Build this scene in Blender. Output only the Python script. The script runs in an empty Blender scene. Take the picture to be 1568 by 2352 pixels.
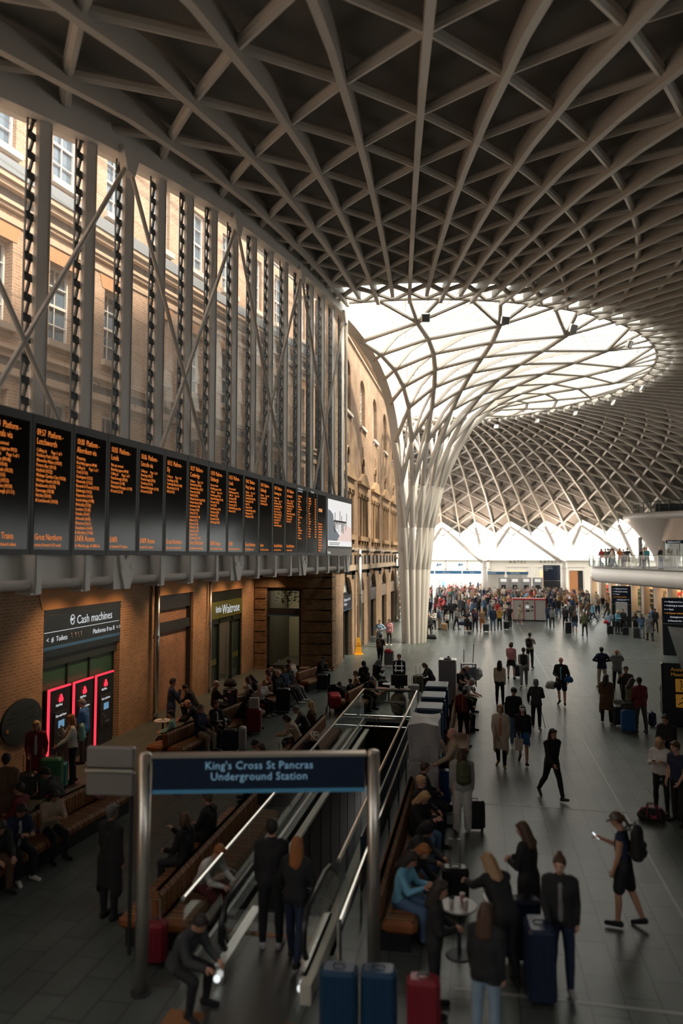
import bpy, math, random
import numpy as np
from math import sin, cos, pi, radians, atan2, hypot, sqrt
from mathutils import Vector, Matrix, Euler
random.seed(7)
SC = bpy.context.scene
COL = SC.collection
# ------------------------------------------------------------------ camera
FPX, CAMZ = 1650.0, 5.8
PITCH = math.atan(101 / FPX)
YAW = math.atan(316 / FPX * cos(PITCH))
cam_d = bpy.data.cameras.new('camera')
cam = bpy.data.objects.new('camera', cam_d); COL.objects.link(cam)
cam.location = (0, 0, CAMZ)
cam.rotation_euler = (pi / 2 + PITCH, 0, YAW)
cam_d.sensor_fit = 'VERTICAL'; cam_d.sensor_height = 36.0; cam_d.sensor_width = 24.0
cam_d.lens = FPX * 36.0 / 2352
cam_d.clip_end = 600
cam_d.dof.use_dof = True
cam_d.dof.focus_distance = 27.0
cam_d.dof.aperture_fstop = 0.43
SC.camera = cam
SC.view_settings.view_transform = 'Standard'
SC.view_settings.look = 'None'
SC.view_settings.gamma = 1.0
SC.view_settings.exposure = 0.38
SC.view_settings.use_curve_mapping = False
SC.cycles.use_denoising = True
SC.cycles.max_bounces = 5; SC.cycles.diffuse_bounces = 3; SC.cycles.glossy_bounces = 2
SC.cycles.transparent_max_bounces = 10; SC.cycles.transmission_bounces = 2
SC.cycles.caustics_reflective = False; SC.cycles.caustics_refractive = False
SC.cycles.sample_clamp_indirect = 6.0
SC.render.use_persistent_data = False
# ------------------------------------------------------------------ sky and sun
W = bpy.data.worlds.new('sky'); SC.world = W; W.use_nodes = True
bg = W.node_tree.nodes['Background']
bg.inputs[0].default_value = (1.0, 0.97, 0.935, 1); bg.inputs[1].default_value = 3.6
def lamp(name, kind, loc, energy, color=(1, 1, 1), rot=(0, 0, 0), **kw):
    d = bpy.data.lights.new(name, kind); d.energy = energy; d.color = color
    for k, v in kw.items(): setattr(d, k, v)
    o = bpy.data.objects.new(name, d); COL.objects.link(o); o.location = loc; o.rotation_euler = rot
    return o
def aim(dirv): return Vector(dirv).to_track_quat('-Z', 'Y').to_euler()
lamp('sun', 'SUN', (40, 0, 60), 8.0, (1.0, 0.84, 0.66), aim((-0.62, 0.10, -0.80)), angle=radians(9))

# ------------------------------------------------------------------ picture position -> place
_fw0 = np.array([-sin(YAW), cos(YAW), 0]); _R = np.array([cos(YAW), sin(YAW), 0])
_fw = _fw0 * cos(PITCH) + np.array([0, 0, sin(PITCH)]); _U = -_fw0 * sin(PITCH) + np.array([0, 0, cos(PITCH)])
def G(px, py, z=0.0):
    """point of the horizontal plane z that lies on the sight line through a photo position"""
    d = _fw * FPX + _R * (px - 784) - _U * (py - 1176)
    p = np.array([0, 0, CAMZ]) + d * ((z - CAMZ) / d[2])
    return (float(p[0]), float(p[1]))

# ------------------------------------------------------------------ materials
MATS = {}
def mat(name, col, rough=0.6, metal=0.0, emit=0.0, noise=0.06, nscale=3.0, bump=0.0, spec=0.5, coat=0.0):
    if name in MATS: return MATS[name]
    m = bpy.data.materials.new(name); m.use_nodes = True; MATS[name] = m
    nt = m.node_tree; N = nt.nodes; L = nt.links; b = N['Principled BSDF']
    c = (col[0], col[1], col[2], 1)
    b.inputs['Base Color'].default_value = c
    b.inputs['Roughness'].default_value = rough; b.inputs['Metallic'].default_value = metal
    b.inputs['Specular IOR Level'].default_value = spec
    if coat: b.inputs['Coat Weight'].default_value = coat
    if emit:
        b.inputs['Emission Color'].default_value = c; b.inputs['Emission Strength'].default_value = emit
    if noise:
        tc = N.new('ShaderNodeTexCoord'); nz = N.new('ShaderNodeTexNoise'); nz.inputs['Scale'].default_value = nscale
        nz.inputs['Detail'].default_value = 3
        L.new(tc.outputs['Object'], nz.inputs['Vector'])
        mp = N.new('ShaderNodeMapRange'); mp.inputs[3].default_value = 1 - noise; mp.inputs[4].default_value = 1 + noise
        L.new(nz.outputs[0], mp.inputs[0])
        mx = N.new('ShaderNodeVectorMath'); mx.operation = 'SCALE'; mx.inputs[0].default_value = col[:3]
        L.new(mp.outputs[0], mx.inputs['Scale']); L.new(mx.outputs[0], b.inputs['Base Color'])
        if bump:
            bp = N.new('ShaderNodeBump'); bp.inputs['Strength'].default_value = bump; bp.inputs['Distance'].default_value = 0.02
            L.new(nz.outputs[0], bp.inputs['Height']); L.new(bp.outputs[0], b.inputs['Normal'])
    return m
def glow(name, col, s):
    m = bpy.data.materials.new(name); m.use_nodes = True; nt = m.node_tree; nt.nodes.clear()
    e = nt.nodes.new('ShaderNodeEmission'); e.inputs[0].default_value = (*col, 1); e.inputs[1].default_value = s
    o = nt.nodes.new('ShaderNodeOutputMaterial'); nt.links.new(e.outputs[0], o.inputs[0]); MATS[name] = m
    return m
def glass_mat(name, tint=(0.9, 0.95, 0.93), refl=0.12, rough=0.03):
    m = bpy.data.materials.new(name); m.use_nodes = True; nt = m.node_tree; nt.nodes.clear(); N = nt.nodes; L = nt.links
    t = N.new('ShaderNodeBsdfTransparent'); t.inputs[0].default_value = (*tint, 1)
    g = N.new('ShaderNodeBsdfGlossy'); g.inputs['Roughness'].default_value = rough; g.inputs[0].default_value = (.9, .9, .9, 1)
    f = N.new('ShaderNodeFresnel'); f.inputs[0].default_value = 1.45
    a = N.new('ShaderNodeMath'); a.operation = 'MULTIPLY_ADD'; a.inputs[1].default_value = refl * 3; a.inputs[2].default_value = .01
    mx = N.new('ShaderNodeMixShader'); o = N.new('ShaderNodeOutputMaterial')
    L.new(f.outputs[0], a.inputs[0]); L.new(a.outputs[0], mx.inputs[0]); L.new(t.outputs[0], mx.inputs[1]); L.new(g.outputs[0], mx.inputs[2]); L.new(mx.outputs[0], o.inputs[0])
    MATS[name] = m
    return m
def brick_mat(name, c1, c2, mortar, bw=0.235, bh=0.085, ms=0.010, dirt=0.35, plane='xz', bump=0.6):
    m = bpy.data.materials.new(name); m.use_nodes = True; nt = m.node_tree; N = nt.nodes; L = nt.links; b = N['Principled BSDF']
    tc = N.new('ShaderNodeTexCoord'); sp = N.new('ShaderNodeSeparateXYZ'); L.new(tc.outputs['Object'], sp.inputs[0])
    ad = N.new('ShaderNodeMath'); ad.operation = 'ADD'; L.new(sp.outputs[0], ad.inputs[0]); L.new(sp.outputs[1], ad.inputs[1])
    cb = N.new('ShaderNodeCombineXYZ')
    if plane == 'xz': L.new(ad.outputs[0], cb.inputs[0]); L.new(sp.outputs[2], cb.inputs[1])
    else: L.new(sp.outputs[1], cb.inputs[0]); L.new(sp.outputs[0], cb.inputs[1])
    br = N.new('ShaderNodeTexBrick'); br.inputs['Scale'].default_value = 1.0
    br.inputs['Brick Width'].default_value = bw; br.inputs['Row Height'].default_value = bh; br.inputs['Mortar Size'].default_value = ms
    br.inputs['Color1'].default_value = (*c1, 1); br.inputs['Color2'].default_value = (*c2, 1); br.inputs['Mortar'].default_value = (*mortar, 1)
    br.inputs['Mortar Smooth'].default_value = 0.2; br.inputs['Bias'].default_value = -0.2
    L.new(cb.outputs[0], br.inputs['Vector'])
    nz = N.new('ShaderNodeTexNoise'); nz.inputs['Scale'].default_value = 0.9; nz.inputs['Detail'].default_value = 5; nz.inputs['Roughness'].default_value = 0.65
    L.new(tc.outputs['Object'], nz.inputs['Vector'])
    mp = N.new('ShaderNodeMapRange'); mp.inputs[1].default_value = 0.3; mp.inputs[2].default_value = 0.75; mp.inputs[3].default_value = 1 - dirt; mp.inputs[4].default_value = 1.12
    L.new(nz.outputs[0], mp.inputs[0])
    sc = N.new('ShaderNodeVectorMath'); sc.operation = 'SCALE'; L.new(br.outputs[0], sc.inputs[0]); L.new(mp.outputs[0], sc.inputs['Scale'])
    L.new(sc.outputs[0], b.inputs['Base Color']); b.inputs['Roughness'].default_value = 0.85
    bp = N.new('ShaderNodeBump'); bp.inputs['Strength'].default_value = bump; bp.inputs['Distance'].default_value = 0.01; bp.invert = True
    L.new(br.outputs['Fac'], bp.inputs['Height']); L.new(bp.outputs[0], b.inputs['Normal'])
    MATS[name] = m
    return m, b, br
def stripe_mat(name):
    m = bpy.data.materials.new(name); m.use_nodes = True; nt = m.node_tree; N = nt.nodes; L = nt.links; b = N['Principled BSDF']
    tc = N.new('ShaderNodeTexCoord'); sp = N.new('ShaderNodeSeparateXYZ'); L.new(tc.outputs['Object'], sp.inputs[0])
    mm = N.new('ShaderNodeMath'); mm.operation = 'MULTIPLY'; mm.inputs[1].default_value = 2.6; L.new(sp.outputs[0], mm.inputs[0])
    fr = N.new('ShaderNodeMath'); fr.operation = 'FRACT'; L.new(mm.outputs[0], fr.inputs[0])
    cr = N.new('ShaderNodeValToRGB'); cr.color_ramp.interpolation = 'CONSTANT'; L.new(fr.outputs[0], cr.inputs[0])
    E = [(0, (0.240, 0.080, 0.024)), (.16, (0.024, 0.016, 0.011)), (.22, (0.360, 0.176, 0.056)), (.34, (0.096, 0.040, 0.016)), (.46, (0.400, 0.256, 0.112)), (.5, (0.176, 0.064, 0.024)), (.68, (0.016, 0.011, 0.010)), (.74, (0.304, 0.120, 0.032)), (.9, (0.080, 0.040, 0.024))]
    el = cr.color_ramp.elements
    el[0].position = 0; el[0].color = (*E[0][1], 1); el[1].position = E[1][0]; el[1].color = (*E[1][1], 1)
    for p, c in E[2:]:
        e = el.new(p); e.color = (*c, 1)
    L.new(cr.outputs[0], b.inputs['Base Color']); b.inputs['Roughness'].default_value = 0.7
    MATS[name] = m
    return m

WHITE = mat('white_painted_steel', (.80, .76, .71), .5, nscale=.7)
TUBE = mat('cream_lattice_steel', (.62, .575, .52), .5, nscale=.6)
CLAD = mat('ceiling_panels', (.235, .215, .195), .85, nscale=.5, noise=.12)
DARK = mat('dark_steel', (.035, .04, .042), .5, metal=.3)
BLACK = mat('black_plastic', (.012, .014, .016), .4)
STEEL = mat('brushed_steel', (.55, .54, .51), .28, metal=.95)
CHROME = mat('polished_steel', (.75, .73, .69), .16, metal=1.0)
STONE = mat('pale_stone', (.42, .33, .25), .85, nscale=1.5, noise=.15, bump=.2)
PSTONE = mat('white_stone', (.62, .55, .48), .8, nscale=.8)
LEAD = mat('lead_flashing', (.22, .25, .28), .5, nscale=.8)
FASCIA = mat('grey_fascia', (.10, .095, .09), .7)
GLASS = glass_mat('clear_glass')
GLASS_D = mat('dark_window_glass', (.02, .03, .035), .06, spec=.8, noise=0)
NAVY = mat('navy_sign', (.006, .012, .028), .35)
BLUE = mat('blue_trim', (.03, .11, .2), .4)
WTEXT = glow('white_lettering', (.85, .88, .9), .55)
brick_mat('london_brick', (.42, .235, .115), (.31, .155, .07), (.48, .37, .26))
brick_mat('red_brick', (.36, .17, .09), (.27, .12, .06), (.42, .31, .22))
brick_mat('sooty_brick', (.36, .21, .10), (.17, .10, .05), (.16, .11, .07), dirt=.6)
brick_mat('yellow_brick', (.40, .25, .15), (.29, .17, .10), (.36, .27, .19), dirt=.45)
brick_mat('outer_brick', (.50, .31, .20), (.38, .22, .13), (.62, .5, .4), dirt=.25)
def floor_material():
    m, b, br = brick_mat('slate_floor', (.102, .120, .110), (.072, .088, .081), (.014, .018, .016), bw=.9, bh=.45, ms=.011, dirt=.25, plane='f', bump=.15)
    b.inputs['Roughness'].default_value = .36
    b.inputs['Specular IOR Level'].default_value = .55
    return m
FLOOR = floor_material()

# ------------------------------------------------------------------ geometry collector
class Geo:
    def __init__(s): s.v = []; s.f = []; s.m = []; s.mi = 0
    def add(s, vs, fs):
        n = len(s.v); s.v += [tuple(v) for v in vs]
        for f in fs: s.f.append(tuple(i + n for i in f)); s.m.append(s.mi)
        return s
    def box(s, c, d, rz=0, rx=0, ry=0):
        h = [x / 2 for x in d]
        vs = [Vector((sx * h[0], sy * h[1], sz * h[2])) for sx in (-1, 1) for sy in (-1, 1) for sz in (-1, 1)]
        if rz or rx or ry:
            M = Euler((rx, ry, rz)).to_matrix(); vs = [M @ v for v in vs]
        c = Vector(c)
        return s.add([v + c for v in vs], [(0, 1, 3, 2), (4, 6, 7, 5), (0, 4, 5, 1), (2, 3, 7, 6), (0, 2, 6, 4), (1, 5, 7, 3)])
    def bb(s, x0, x1, y0, y1, z0, z1): return s.box(((x0 + x1) / 2, (y0 + y1) / 2, (z0 + z1) / 2), (abs(x1 - x0), abs(y1 - y0), abs(z1 - z0)))
    def rbox(s, c, d, r=.03, rz=0, rx=0):
        """box with chamfered edges"""
        hx, hy, hz = [x / 2 for x in d]; r = min(r, hx * .9, hy * .9, hz * .9)
        rings = []
        for z, q in ((-hz, r), (-hz + r, 0), (hz - r, 0), (hz, r)):
            ring = []
            for sx, sy in ((1, 1), (-1, 1), (-1, -1), (1, -1)):
                k = r
                a = (sx * (hx - q), sy * (hy - q - (k if not q else k * .6)))
                b_ = (sx * (hx - q - (k if not q else k * .6)), sy * (hy - q))
                ring += ([a, b_] if sx * sy > 0 else [b_, a])
            rings.append([(x, y, z) for x, y in ring])
        vs = [v for R in rings for v in R]; n = 8
        fs = [tuple(range(n))[::-1], tuple(range(3 * n, 4 * n))]
        for k in range(3):
            for i in range(n): fs.append((k * n + i, k * n + (i + 1) % n, (k + 1) * n + (i + 1) % n, (k + 1) * n + i))
        M = Euler((rx, 0, rz)).to_matrix(); c = Vector(c)
        return s.add([M @ Vector(v) + c for v in vs], fs)
    def tube(s, pts, r, n=8, cap=True, radii=None):
        pts = [Vector(p) for p in pts]; rings = []; up = None
        for i, p in enumerate(pts):
            t = (pts[min(i + 1, len(pts) - 1)] - pts[max(i - 1, 0)]).normalized()
            if up is None:
                up = Vector((0, 0, 1)) if abs(t.z) < .9 else Vector((1, 0, 0))
            a = t.cross(up).normalized(); b = a.cross(t).normalized(); up = b
            rr = radii[i] if radii else r
            rings.append([p + a * (cos(2 * pi * k / n) * rr) + b * (sin(2 * pi * k / n) * rr) for k in range(n)])
        vs = [v for R in rings for v in R]; fs = []
        for i in range(len(pts) - 1):
            for k in range(n): fs.append((i * n + k, (i + 1) * n + k, (i + 1) * n + (k + 1) % n, i * n + (k + 1) % n))
        if cap: fs += [tuple(range(n)), tuple(range((len(pts) - 1) * n, len(pts) * n))[::-1]]
        return s.add(vs, fs)
    def bar(s, a, b, w, h, up=(0, 0, 1), w2=None):
        """rectangular bar from a to b; w across, h along up"""
        a = Vector(a); b = Vector(b); t = (b - a).normalized(); u = Vector(up); sx = t.cross(u).normalized(); u = sx.cross(t).normalized()
        vs = []
        for p, ww in ((a, w), (b, w2 or w)):
            for i, j in ((-1, -1), (1, -1), (1, 1), (-1, 1)): vs.append(p + sx * (i * ww / 2) + u * (j * h / 2))
        return s.add(vs, [(0, 3, 2, 1), (4, 5, 6, 7), (0, 1, 5, 4), (1, 2, 6, 5), (2, 3, 7, 6), (3, 0, 4, 7)])
    def ell(s, c, r, nu=12, nv=8, M=None):
        vs = []; c = Vector(c)
        for j in range(nv + 1):
            ph = pi * j / nv
            for i in range(nu):
                th = 2 * pi * i / nu
                v = Vector((r[0] * sin(ph) * cos(th), r[1] * sin(ph) * sin(th), r[2] * cos(ph)))
                if M: v = M @ v
                vs.append(c + v)
        fs = [(j * nu + i, (j + 1) * nu + i, (j + 1) * nu + (i + 1) % nu, j * nu + (i + 1) % nu) for j in range(nv) for i in range(nu)]
        return s.add(vs, fs)
    def cap(s, a, ra, b, rb, n=10):
        """round-ended taper"""
        a = Vector(a); b = Vector(b); d = b - a; L_ = d.length
        if L_ < 1e-5: return s.ell(a, (ra,) * 3)
        t = d / L_; pts = []; rs = []
        for k in range(4): q = pi / 2 * k / 4; pts.append(a - t * ra * cos(q)); rs.append(max(ra * sin(q), 1e-4))
        pts.append(a); rs.append(ra); pts.append(b); rs.append(rb)
        for k in range(1, 5): q = pi / 2 * k / 4; pts.append(b + t * rb * sin(q)); rs.append(max(rb * cos(q), 1e-4))
        return s.tube(pts, 0, n, True, rs)
    def prism(s, poly, a, b, axis='y'):
        """polygon in (u,v) extruded along axis from a to b"""
        def P(u, v, w): return (u, w, v) if axis == 'y' else ((w, u, v) if axis == 'x' else (u, v, w))
        n = len(poly); vs = [P(u, v, a) for u, v in poly] + [P(u, v, b) for u, v in poly]
        fs = [tuple(range(n)), tuple(range(n, 2 * n))[::-1]] + [(i, i + n, (i + 1) % n + n, (i + 1) % n) for i in range(n)]
        return s.add(vs, fs)
    def lathe(s, prof, c=(0, 0, 0), n=20, a0=0, a1=2 * pi):
        full = abs(a1 - a0 - 2 * pi) < 1e-6; m = n if full else n + 1; vs = []
        for r, z in prof:
            for k in range(m):
                th = a0 + (a1 - a0) * k / n; vs.append((c[0] + r * cos(th), c[1] + r * sin(th), c[2] + z))
        fs = []
        for i in range(len(prof) - 1):
            for k in range(n if full else m - 1): fs.append((i * m + k, i * m + (k + 1) % m, (i + 1) * m + (k + 1) % m, (i + 1) * m + k))
        return s.add(vs, fs)
    def quad(s, *p): return s.add(p, [tuple(range(len(p)))])
    def tx(s, M):
        s.v = [tuple(M @ Vector(v)) for v in s.v]; return s
    def mesh(s, name, mats, smooth=False):
        me = bpy.data.meshes.new(name); me.from_pydata(s.v, [], s.f)
        for m in mats: me.materials.append(m)
        if len(mats) > 1: me.polygons.foreach_set('material_index', s.m)
        if smooth: me.polygons.foreach_set('use_smooth', [True] * len(s.f))
        me.validate(); me.update()
        return me
def link(name, data, parent=None, loc=(0, 0, 0), rz=0, label=None, cat=None, group=None, kind=None, rot=None):
    o = bpy.data.objects.new(name, data); COL.objects.link(o)
    o.location = loc; o.rotation_euler = rot or (0, 0, rz)
    if parent: o.parent = parent
    if label: o['label'] = label
    if cat: o['category'] = cat
    if group: o['group'] = group
    if kind: o['kind'] = kind
    return o
def thing(name, label, cat, loc=(0, 0, 0), rz=0, group=None): return link(name, None, None, loc, rz, label, cat, group)
def part(name, g, m, parent=None, smooth=False, **kw):
    return link(name, g.mesh(name, m if isinstance(m, list) else [m], smooth), parent, **kw)
def struct(name, g, m, smooth=False, **kw): return part(name, g, m, None, smooth, kind='structure', **kw)
def text(name, body, size, m, parent, loc, rot=(pi / 2, 0, 0), sx=1.0, align='LEFT', depth=.002, spacing=1.0, line=1.0, thin=0):
    c = bpy.data.curves.new('t', 'FONT'); c.body = body; c.size = size; c.align_x = align; c.extrude = depth
    c.space_character = spacing; c.space_line = line; c.resolution_u = 2; c.offset = -thin
    t = bpy.data.objects.new('t', c); COL.objects.link(t)
    bpy.context.view_layer.update()
    me = bpy.data.meshes.new_from_object(t.evaluated_get(bpy.context.evaluated_depsgraph_get()))
    bpy.data.objects.remove(t); bpy.data.curves.remove(c)
    me.materials.clear(); me.materials.append(m)
    o = link(name, me, parent, loc, rot=rot); o.scale = (sx, 1, 1)
    return o

# ------------------------------------------------------------------ walls with openings (local x along, z up, -y faces the hall)
def arc(x0, x1, z, n=10, rise=None):
    """points of an arch from x1 to x0 springing at z"""
    w = (x1 - x0) / 2; cx = (x0 + x1) / 2; rise = rise or w
    return [(cx + w * cos(pi * k / n), z + rise * sin(pi * k / n)) for k in range(n + 1)]
def wall(name, L_, H, T, ops, m, loc, rz, z0=0.0, x00=0.0):
    """ops: (x0,x1,z0,z1,rise)  rise>0: arched head inside the top of the opening"""
    g = Geo(); xs = sorted({x00, L_} | {o[0] for o in ops} | {o[1] for o in ops}); zs = sorted({z0, H} | {o[2] for o in ops} | {o[3] for o in ops})
    xs = [x for x in xs if x00 <= x <= L_]
    for i in range(len(xs) - 1):
        j = 0
        while j < len(zs) - 1:
            cx = (xs[i] + xs[i + 1]) / 2
            def solid(j): 
                cz = (zs[j] + zs[j + 1]) / 2
                return zs[j] >= z0 and not any(o[0] < cx < o[1] and o[2] < cz < o[3] for o in ops)
            if solid(j):
                k = j
                while k + 1 < len(zs) - 1 and solid(k + 1): k += 1
                g.quad((xs[i], 0, zs[j]), (xs[i + 1], 0, zs[j]), (xs[i + 1], 0, zs[k + 1]), (xs[i], 0, zs[k + 1]))
                g.quad((xs[i], T, zs[j]), (xs[i], T, zs[k + 1]), (xs[i + 1], T, zs[k + 1]), (xs[i + 1], T, zs[j]))
                j = k + 1
            else: j += 1
    g.quad((x00, 0, z0), (x00, 0, H), (x00, T, H), (x00, T, z0)); g.quad((L_, 0, z0), (L_, T, z0), (L_, T, H), (L_, 0, H)); g.quad((x00, 0, H), (L_, 0, H), (L_, T, H), (x00, T, H))
    for o in ops:
        a, b, c, d = o[:4]; rise = o[4] if len(o) > 4 else 0
        if rise:
            A = arc(a, b, d - rise, 12, rise)
            for k in range(12):
                (u0, v0), (u1, v1) = A[k], A[k + 1]
                g.quad((u0, 0, v0), (u0, 0, d), (u1, 0, d), (u1, 0, v1)); g.quad((u0, T, v0), (u1, T, v1), (u1, T, d), (u0, T, d))
                g.quad((u0, 0, v0), (u1, 0, v1), (u1, T, v1), (u0, T, v0))
            d = d - rise
        else: g.quad((a, 0, d), (a, T, d), (b, T, d), (b, 0, d))
        g.quad((a, 0, c), (a, T, c), (a, T, d), (a, 0, d)); g.quad((b, 0, c), (b, 0, d), (b, T, d), (b, T, c))
        if c > z0: g.quad((a, 0, c), (b, 0, c), (b, T, c), (a, T, c))
    return struct(name, g, m, loc=loc, rz=rz)
_wn = [0]
def window(parent_loc, rz, x0, x1, z0, z1, y=.25, rise=0, nx=2, nz=4, fm=None, gm=None, sill=None, sash=True, sill_drop=0):
    _wn[0] += 1
    base = Matrix.Translation(parent_loc) @ Matrix.Rotation(rz, 4, 'Z')
    w = link('window_%d' % _wn[0], None, None, base @ Vector((x0, 0, z0)), rz, kind='structure')
    fm = fm or WHITE; gm = gm or GLASS_D; W_ = x1 - x0; H = z1 - z0; g = Geo(); t = .06
    g.bb(0, t, y - .03, y + .05, 0, H - rise); g.bb(W_ - t, W_, y - .03, y + .05, 0, H - rise); g.bb(0, W_, y - .03, y + .05, 0, t)
    if rise:
        A = arc(0, W_, H - rise, 10, rise)
        g.tube([(u, y, v) for u, v in A], .04, 6)
    else: g.bb(0, W_, y - .03, y + .05, H - t, H)
    for i in range(1, nx): g.bb(W_ * i / nx - .015, W_ * i / nx + .015, y - .01, y + .03, 0, H - rise * .1)
    for j in range(1, nz):
        zt = (H - rise) * j / nz; q = .04 if (sash and j == nz // 2) else .015
        g.bb(0, W_, y - .02, y + .03, zt - q, zt + q)
    if rise: g.bb(0, W_, y - .02, y + .03, H - rise - .02, H - rise + .03)
    part('window_frame', g, fm, w)
    g = Geo()
    if rise: g.add([(u, y + .06, v) for u, v in [(0, 0), (W_, 0)] + arc(0, W_, H - rise, 10, rise)], [tuple(range(13))])
    else: g.quad((0, y + .06, 0), (W_, y + .06, 0), (W_, y + .06, H), (0, y + .06, H))
    part('pane', g, gm, w)
    if sill:
        g = Geo(); g.bb(-.12, W_ + .12, -.16, .2, -.2, -.02)
        if sill_drop: g.bb(-.02, .12, -.1, .05, -.2 - sill_drop, -.2); g.bb(W_ - .12, W_ + .02, -.1, .05, -.2 - sill_drop, -.2)
        part('window_sill', g, sill, w)
    return w
# ================================================================== FLOOR
WX0, WX1, WY0, WY1 = -3.95, -2.15, 10.6, 25.3      # escalator well
g = Geo()
for x0, x1, y0, y1 in ((-40, WX0, -8, 175), (WX1, 75, -8, 175), (WX0, WX1, -8, WY0), (WX0, WX1, WY1, 175)):
    g.quad((x0, y0, 0), (x1, y0, 0), (x1, y1, 0), (x0, y1, 0)); g.quad((x0, y0, -.3), (x0, y1, -.3), (x1, y1, -.3), (x1, y0, -.3))
struct('floor', g, FLOOR)
INLAY = mat('pale_stone_inlay', (.30, .31, .29), .4)
g = Geo(); g.bb(3.13, 3.18, 9, 62, 0, .004); struct('trim_1', g, INLAY)
g = Geo(); g.bb(-1.8, 9.5, 17.55, 17.6, 0, .004); struct('trim_2', g, INLAY)
g = Geo(); g.bb(-.4, 5, 10.1, 10.16, 0, .004); struct('trim_3', g, INLAY)
random.seed(3); g = Geo()
for k in range(14):
    x = random.uniform(1.5, 9); y = random.uniform(36, 52); g.bb(x, x + .35, y, y + .05, 0, .004); g.bb(x + .3, x + .35, y, y + .5, 0, .004)
struct('trim_4', g, INLAY)
# the escalator well below the floor
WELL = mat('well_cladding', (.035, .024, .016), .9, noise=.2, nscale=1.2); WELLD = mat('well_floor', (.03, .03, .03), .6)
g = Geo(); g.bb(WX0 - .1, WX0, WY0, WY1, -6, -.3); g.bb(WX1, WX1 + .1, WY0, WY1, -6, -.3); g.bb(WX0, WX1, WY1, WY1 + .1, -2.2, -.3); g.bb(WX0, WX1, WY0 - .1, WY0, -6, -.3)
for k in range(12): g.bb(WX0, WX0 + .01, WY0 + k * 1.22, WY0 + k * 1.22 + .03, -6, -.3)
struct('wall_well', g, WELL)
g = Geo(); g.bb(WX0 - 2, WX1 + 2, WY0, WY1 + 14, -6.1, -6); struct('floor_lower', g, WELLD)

# ================================================================== ROOF SHELL
C0 = (-4.85, 49.3); TH0 = -96.2
_T = [(0.7, 0), (1.35, 5), (1.7, 7.7), (2.4, 10.5), (3.3, 13), (4.2, 14.4), (5.4, 15.6), (7.8, 16.75), (11.3, 17.35), (15, 17.5), (20.6, 17.4), (25, 17.0), (28.6, 16.55), (31.6, 16.0), (34.7, 15.3), (37.7, 14.5), (42, 13), (47, 10.9), (49.6, 9.6), (52.6, 8.1), (56, 6.2)]
_r = [a for a, b in _T]; _z = [b for a, b in _T]
def zr(r):
    # smoothed profile
    return float(sum(np.interp([r - .9, r - .45, r, r + .45, r + .9] if r > 6 else [r], _r, _z)) / (5 if r > 6 else 1))
def RP(r, th, dz=.5):
    a = radians(th); return Vector((C0[0] + r * cos(a), C0[1] + r * sin(a), zr(r) + dz))
DTH = 5.27; K1 = 19
def rk(k): return 49.6 * .945 ** k
def tk(k, j): return -86.4 + DTH * j + (DTH / 2 if k % 2 == 0 else 0)
THMAX = 112
ceil_root = link('ceiling', None, kind='structure')
# cladding: facets above the ribs
g = Geo()
rows = {}
for k in range(-1, K1 + 1):
    js = [j for j in range(-4, 60) if TH0 - .01 <= tk(k, j) <= THMAX]
    th = [tk(k, j) for j in js]
    if th[0] > TH0 + .3 and k >= 0: th = [TH0] + th
    rows[k] = [(t, RP(rk(k), t, 0.9 if k >= 0 else 0.8)) for t in th]
for k in range(-1, K1):
    a, b = rows[k], rows[k + 1]; i = j = 0
    ia = len(g.v); g.v += [tuple(p) for _, p in a]; ib = len(g.v); g.v += [tuple(p) for _, p in b]
    while i < len(a) - 1 or j < len(b) - 1:
        if j >= len(b) - 1 or (i < len(a) - 1 and a[i + 1][0] <= b[j + 1][0]):
            if not (k == -1): g.f.append((ia + i, ia + i + 1, ib + j)); g.m.append(0)
            i += 1
        else:
            g.f.append((ia + i, ib + j + 1, ib + j)); g.m.append(0); j += 1
part('ceiling_panels', g, CLAD, ceil_root)
# radial ribs
for q in range(-8, 160):
    th = -86.4 + DTH / 2 * q
    if not (TH0 + .4 < th < THMAX): continue
    ks = [k for k in range(-1, K1 + 2) if (k % 2 == 1) == (q % 2 == 0)]
    g = Geo(); P = [(k, RP(rk(k), th, .5)) for k in ks]
    for (k, a), (_, b) in zip(P[:-1], P[1:]): g.bar(a, b, .16, .48)
    part('radial_rib', g, TUBE, ceil_root)
# zigzag tubes between the ribs, one mesh per spiral
for fam, sg in (('a', 1), ('b', -1)):
    for j0 in range(-60, 70):
        g = Geo(); n = 0
        for k in range(-1, K1 + 1):
            ta = -86.4 + DTH * j0 + DTH / 2 * (sg * (k + 1) + 1); tb = ta + sg * DTH / 2
            if not (TH0 - .1 <= ta <= THMAX and TH0 - .1 <= tb <= THMAX):
                if TH0 < tb and ta < TH0 and tb <= THMAX or (ta > TH0 and tb < TH0):
                    f = (TH0 - ta) / (tb - ta); A_ = RP(rk(k), ta); B_ = RP(rk(k + 1), tb); Mx = A_.lerp(B_, f)
                    g.tube([Mx, B_] if ta < TH0 else [A_, Mx], .12, 8); n += 1
                continue
            g.tube([RP(rk(k), ta), RP(rk(k + 1), tb)], .12 if k < 14 else .11, 8); n += 1
        if n: part('lattice_tube', g, TUBE, ceil_root, smooth=False)
# rim ring
g = Geo()
for j in range(-3, 60):
    t0, t1 = tk(K1 + 1, j), tk(K1 + 1, j + 1)
    if t0 >= TH0 - 2 and t1 <= THMAX: g.tube([RP(rk(K1 + 1), max(t0, TH0)), RP(rk(K1 + 1), t1)], .1, 8)
part('rim_tube', g, TUBE, ceil_root)
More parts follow.
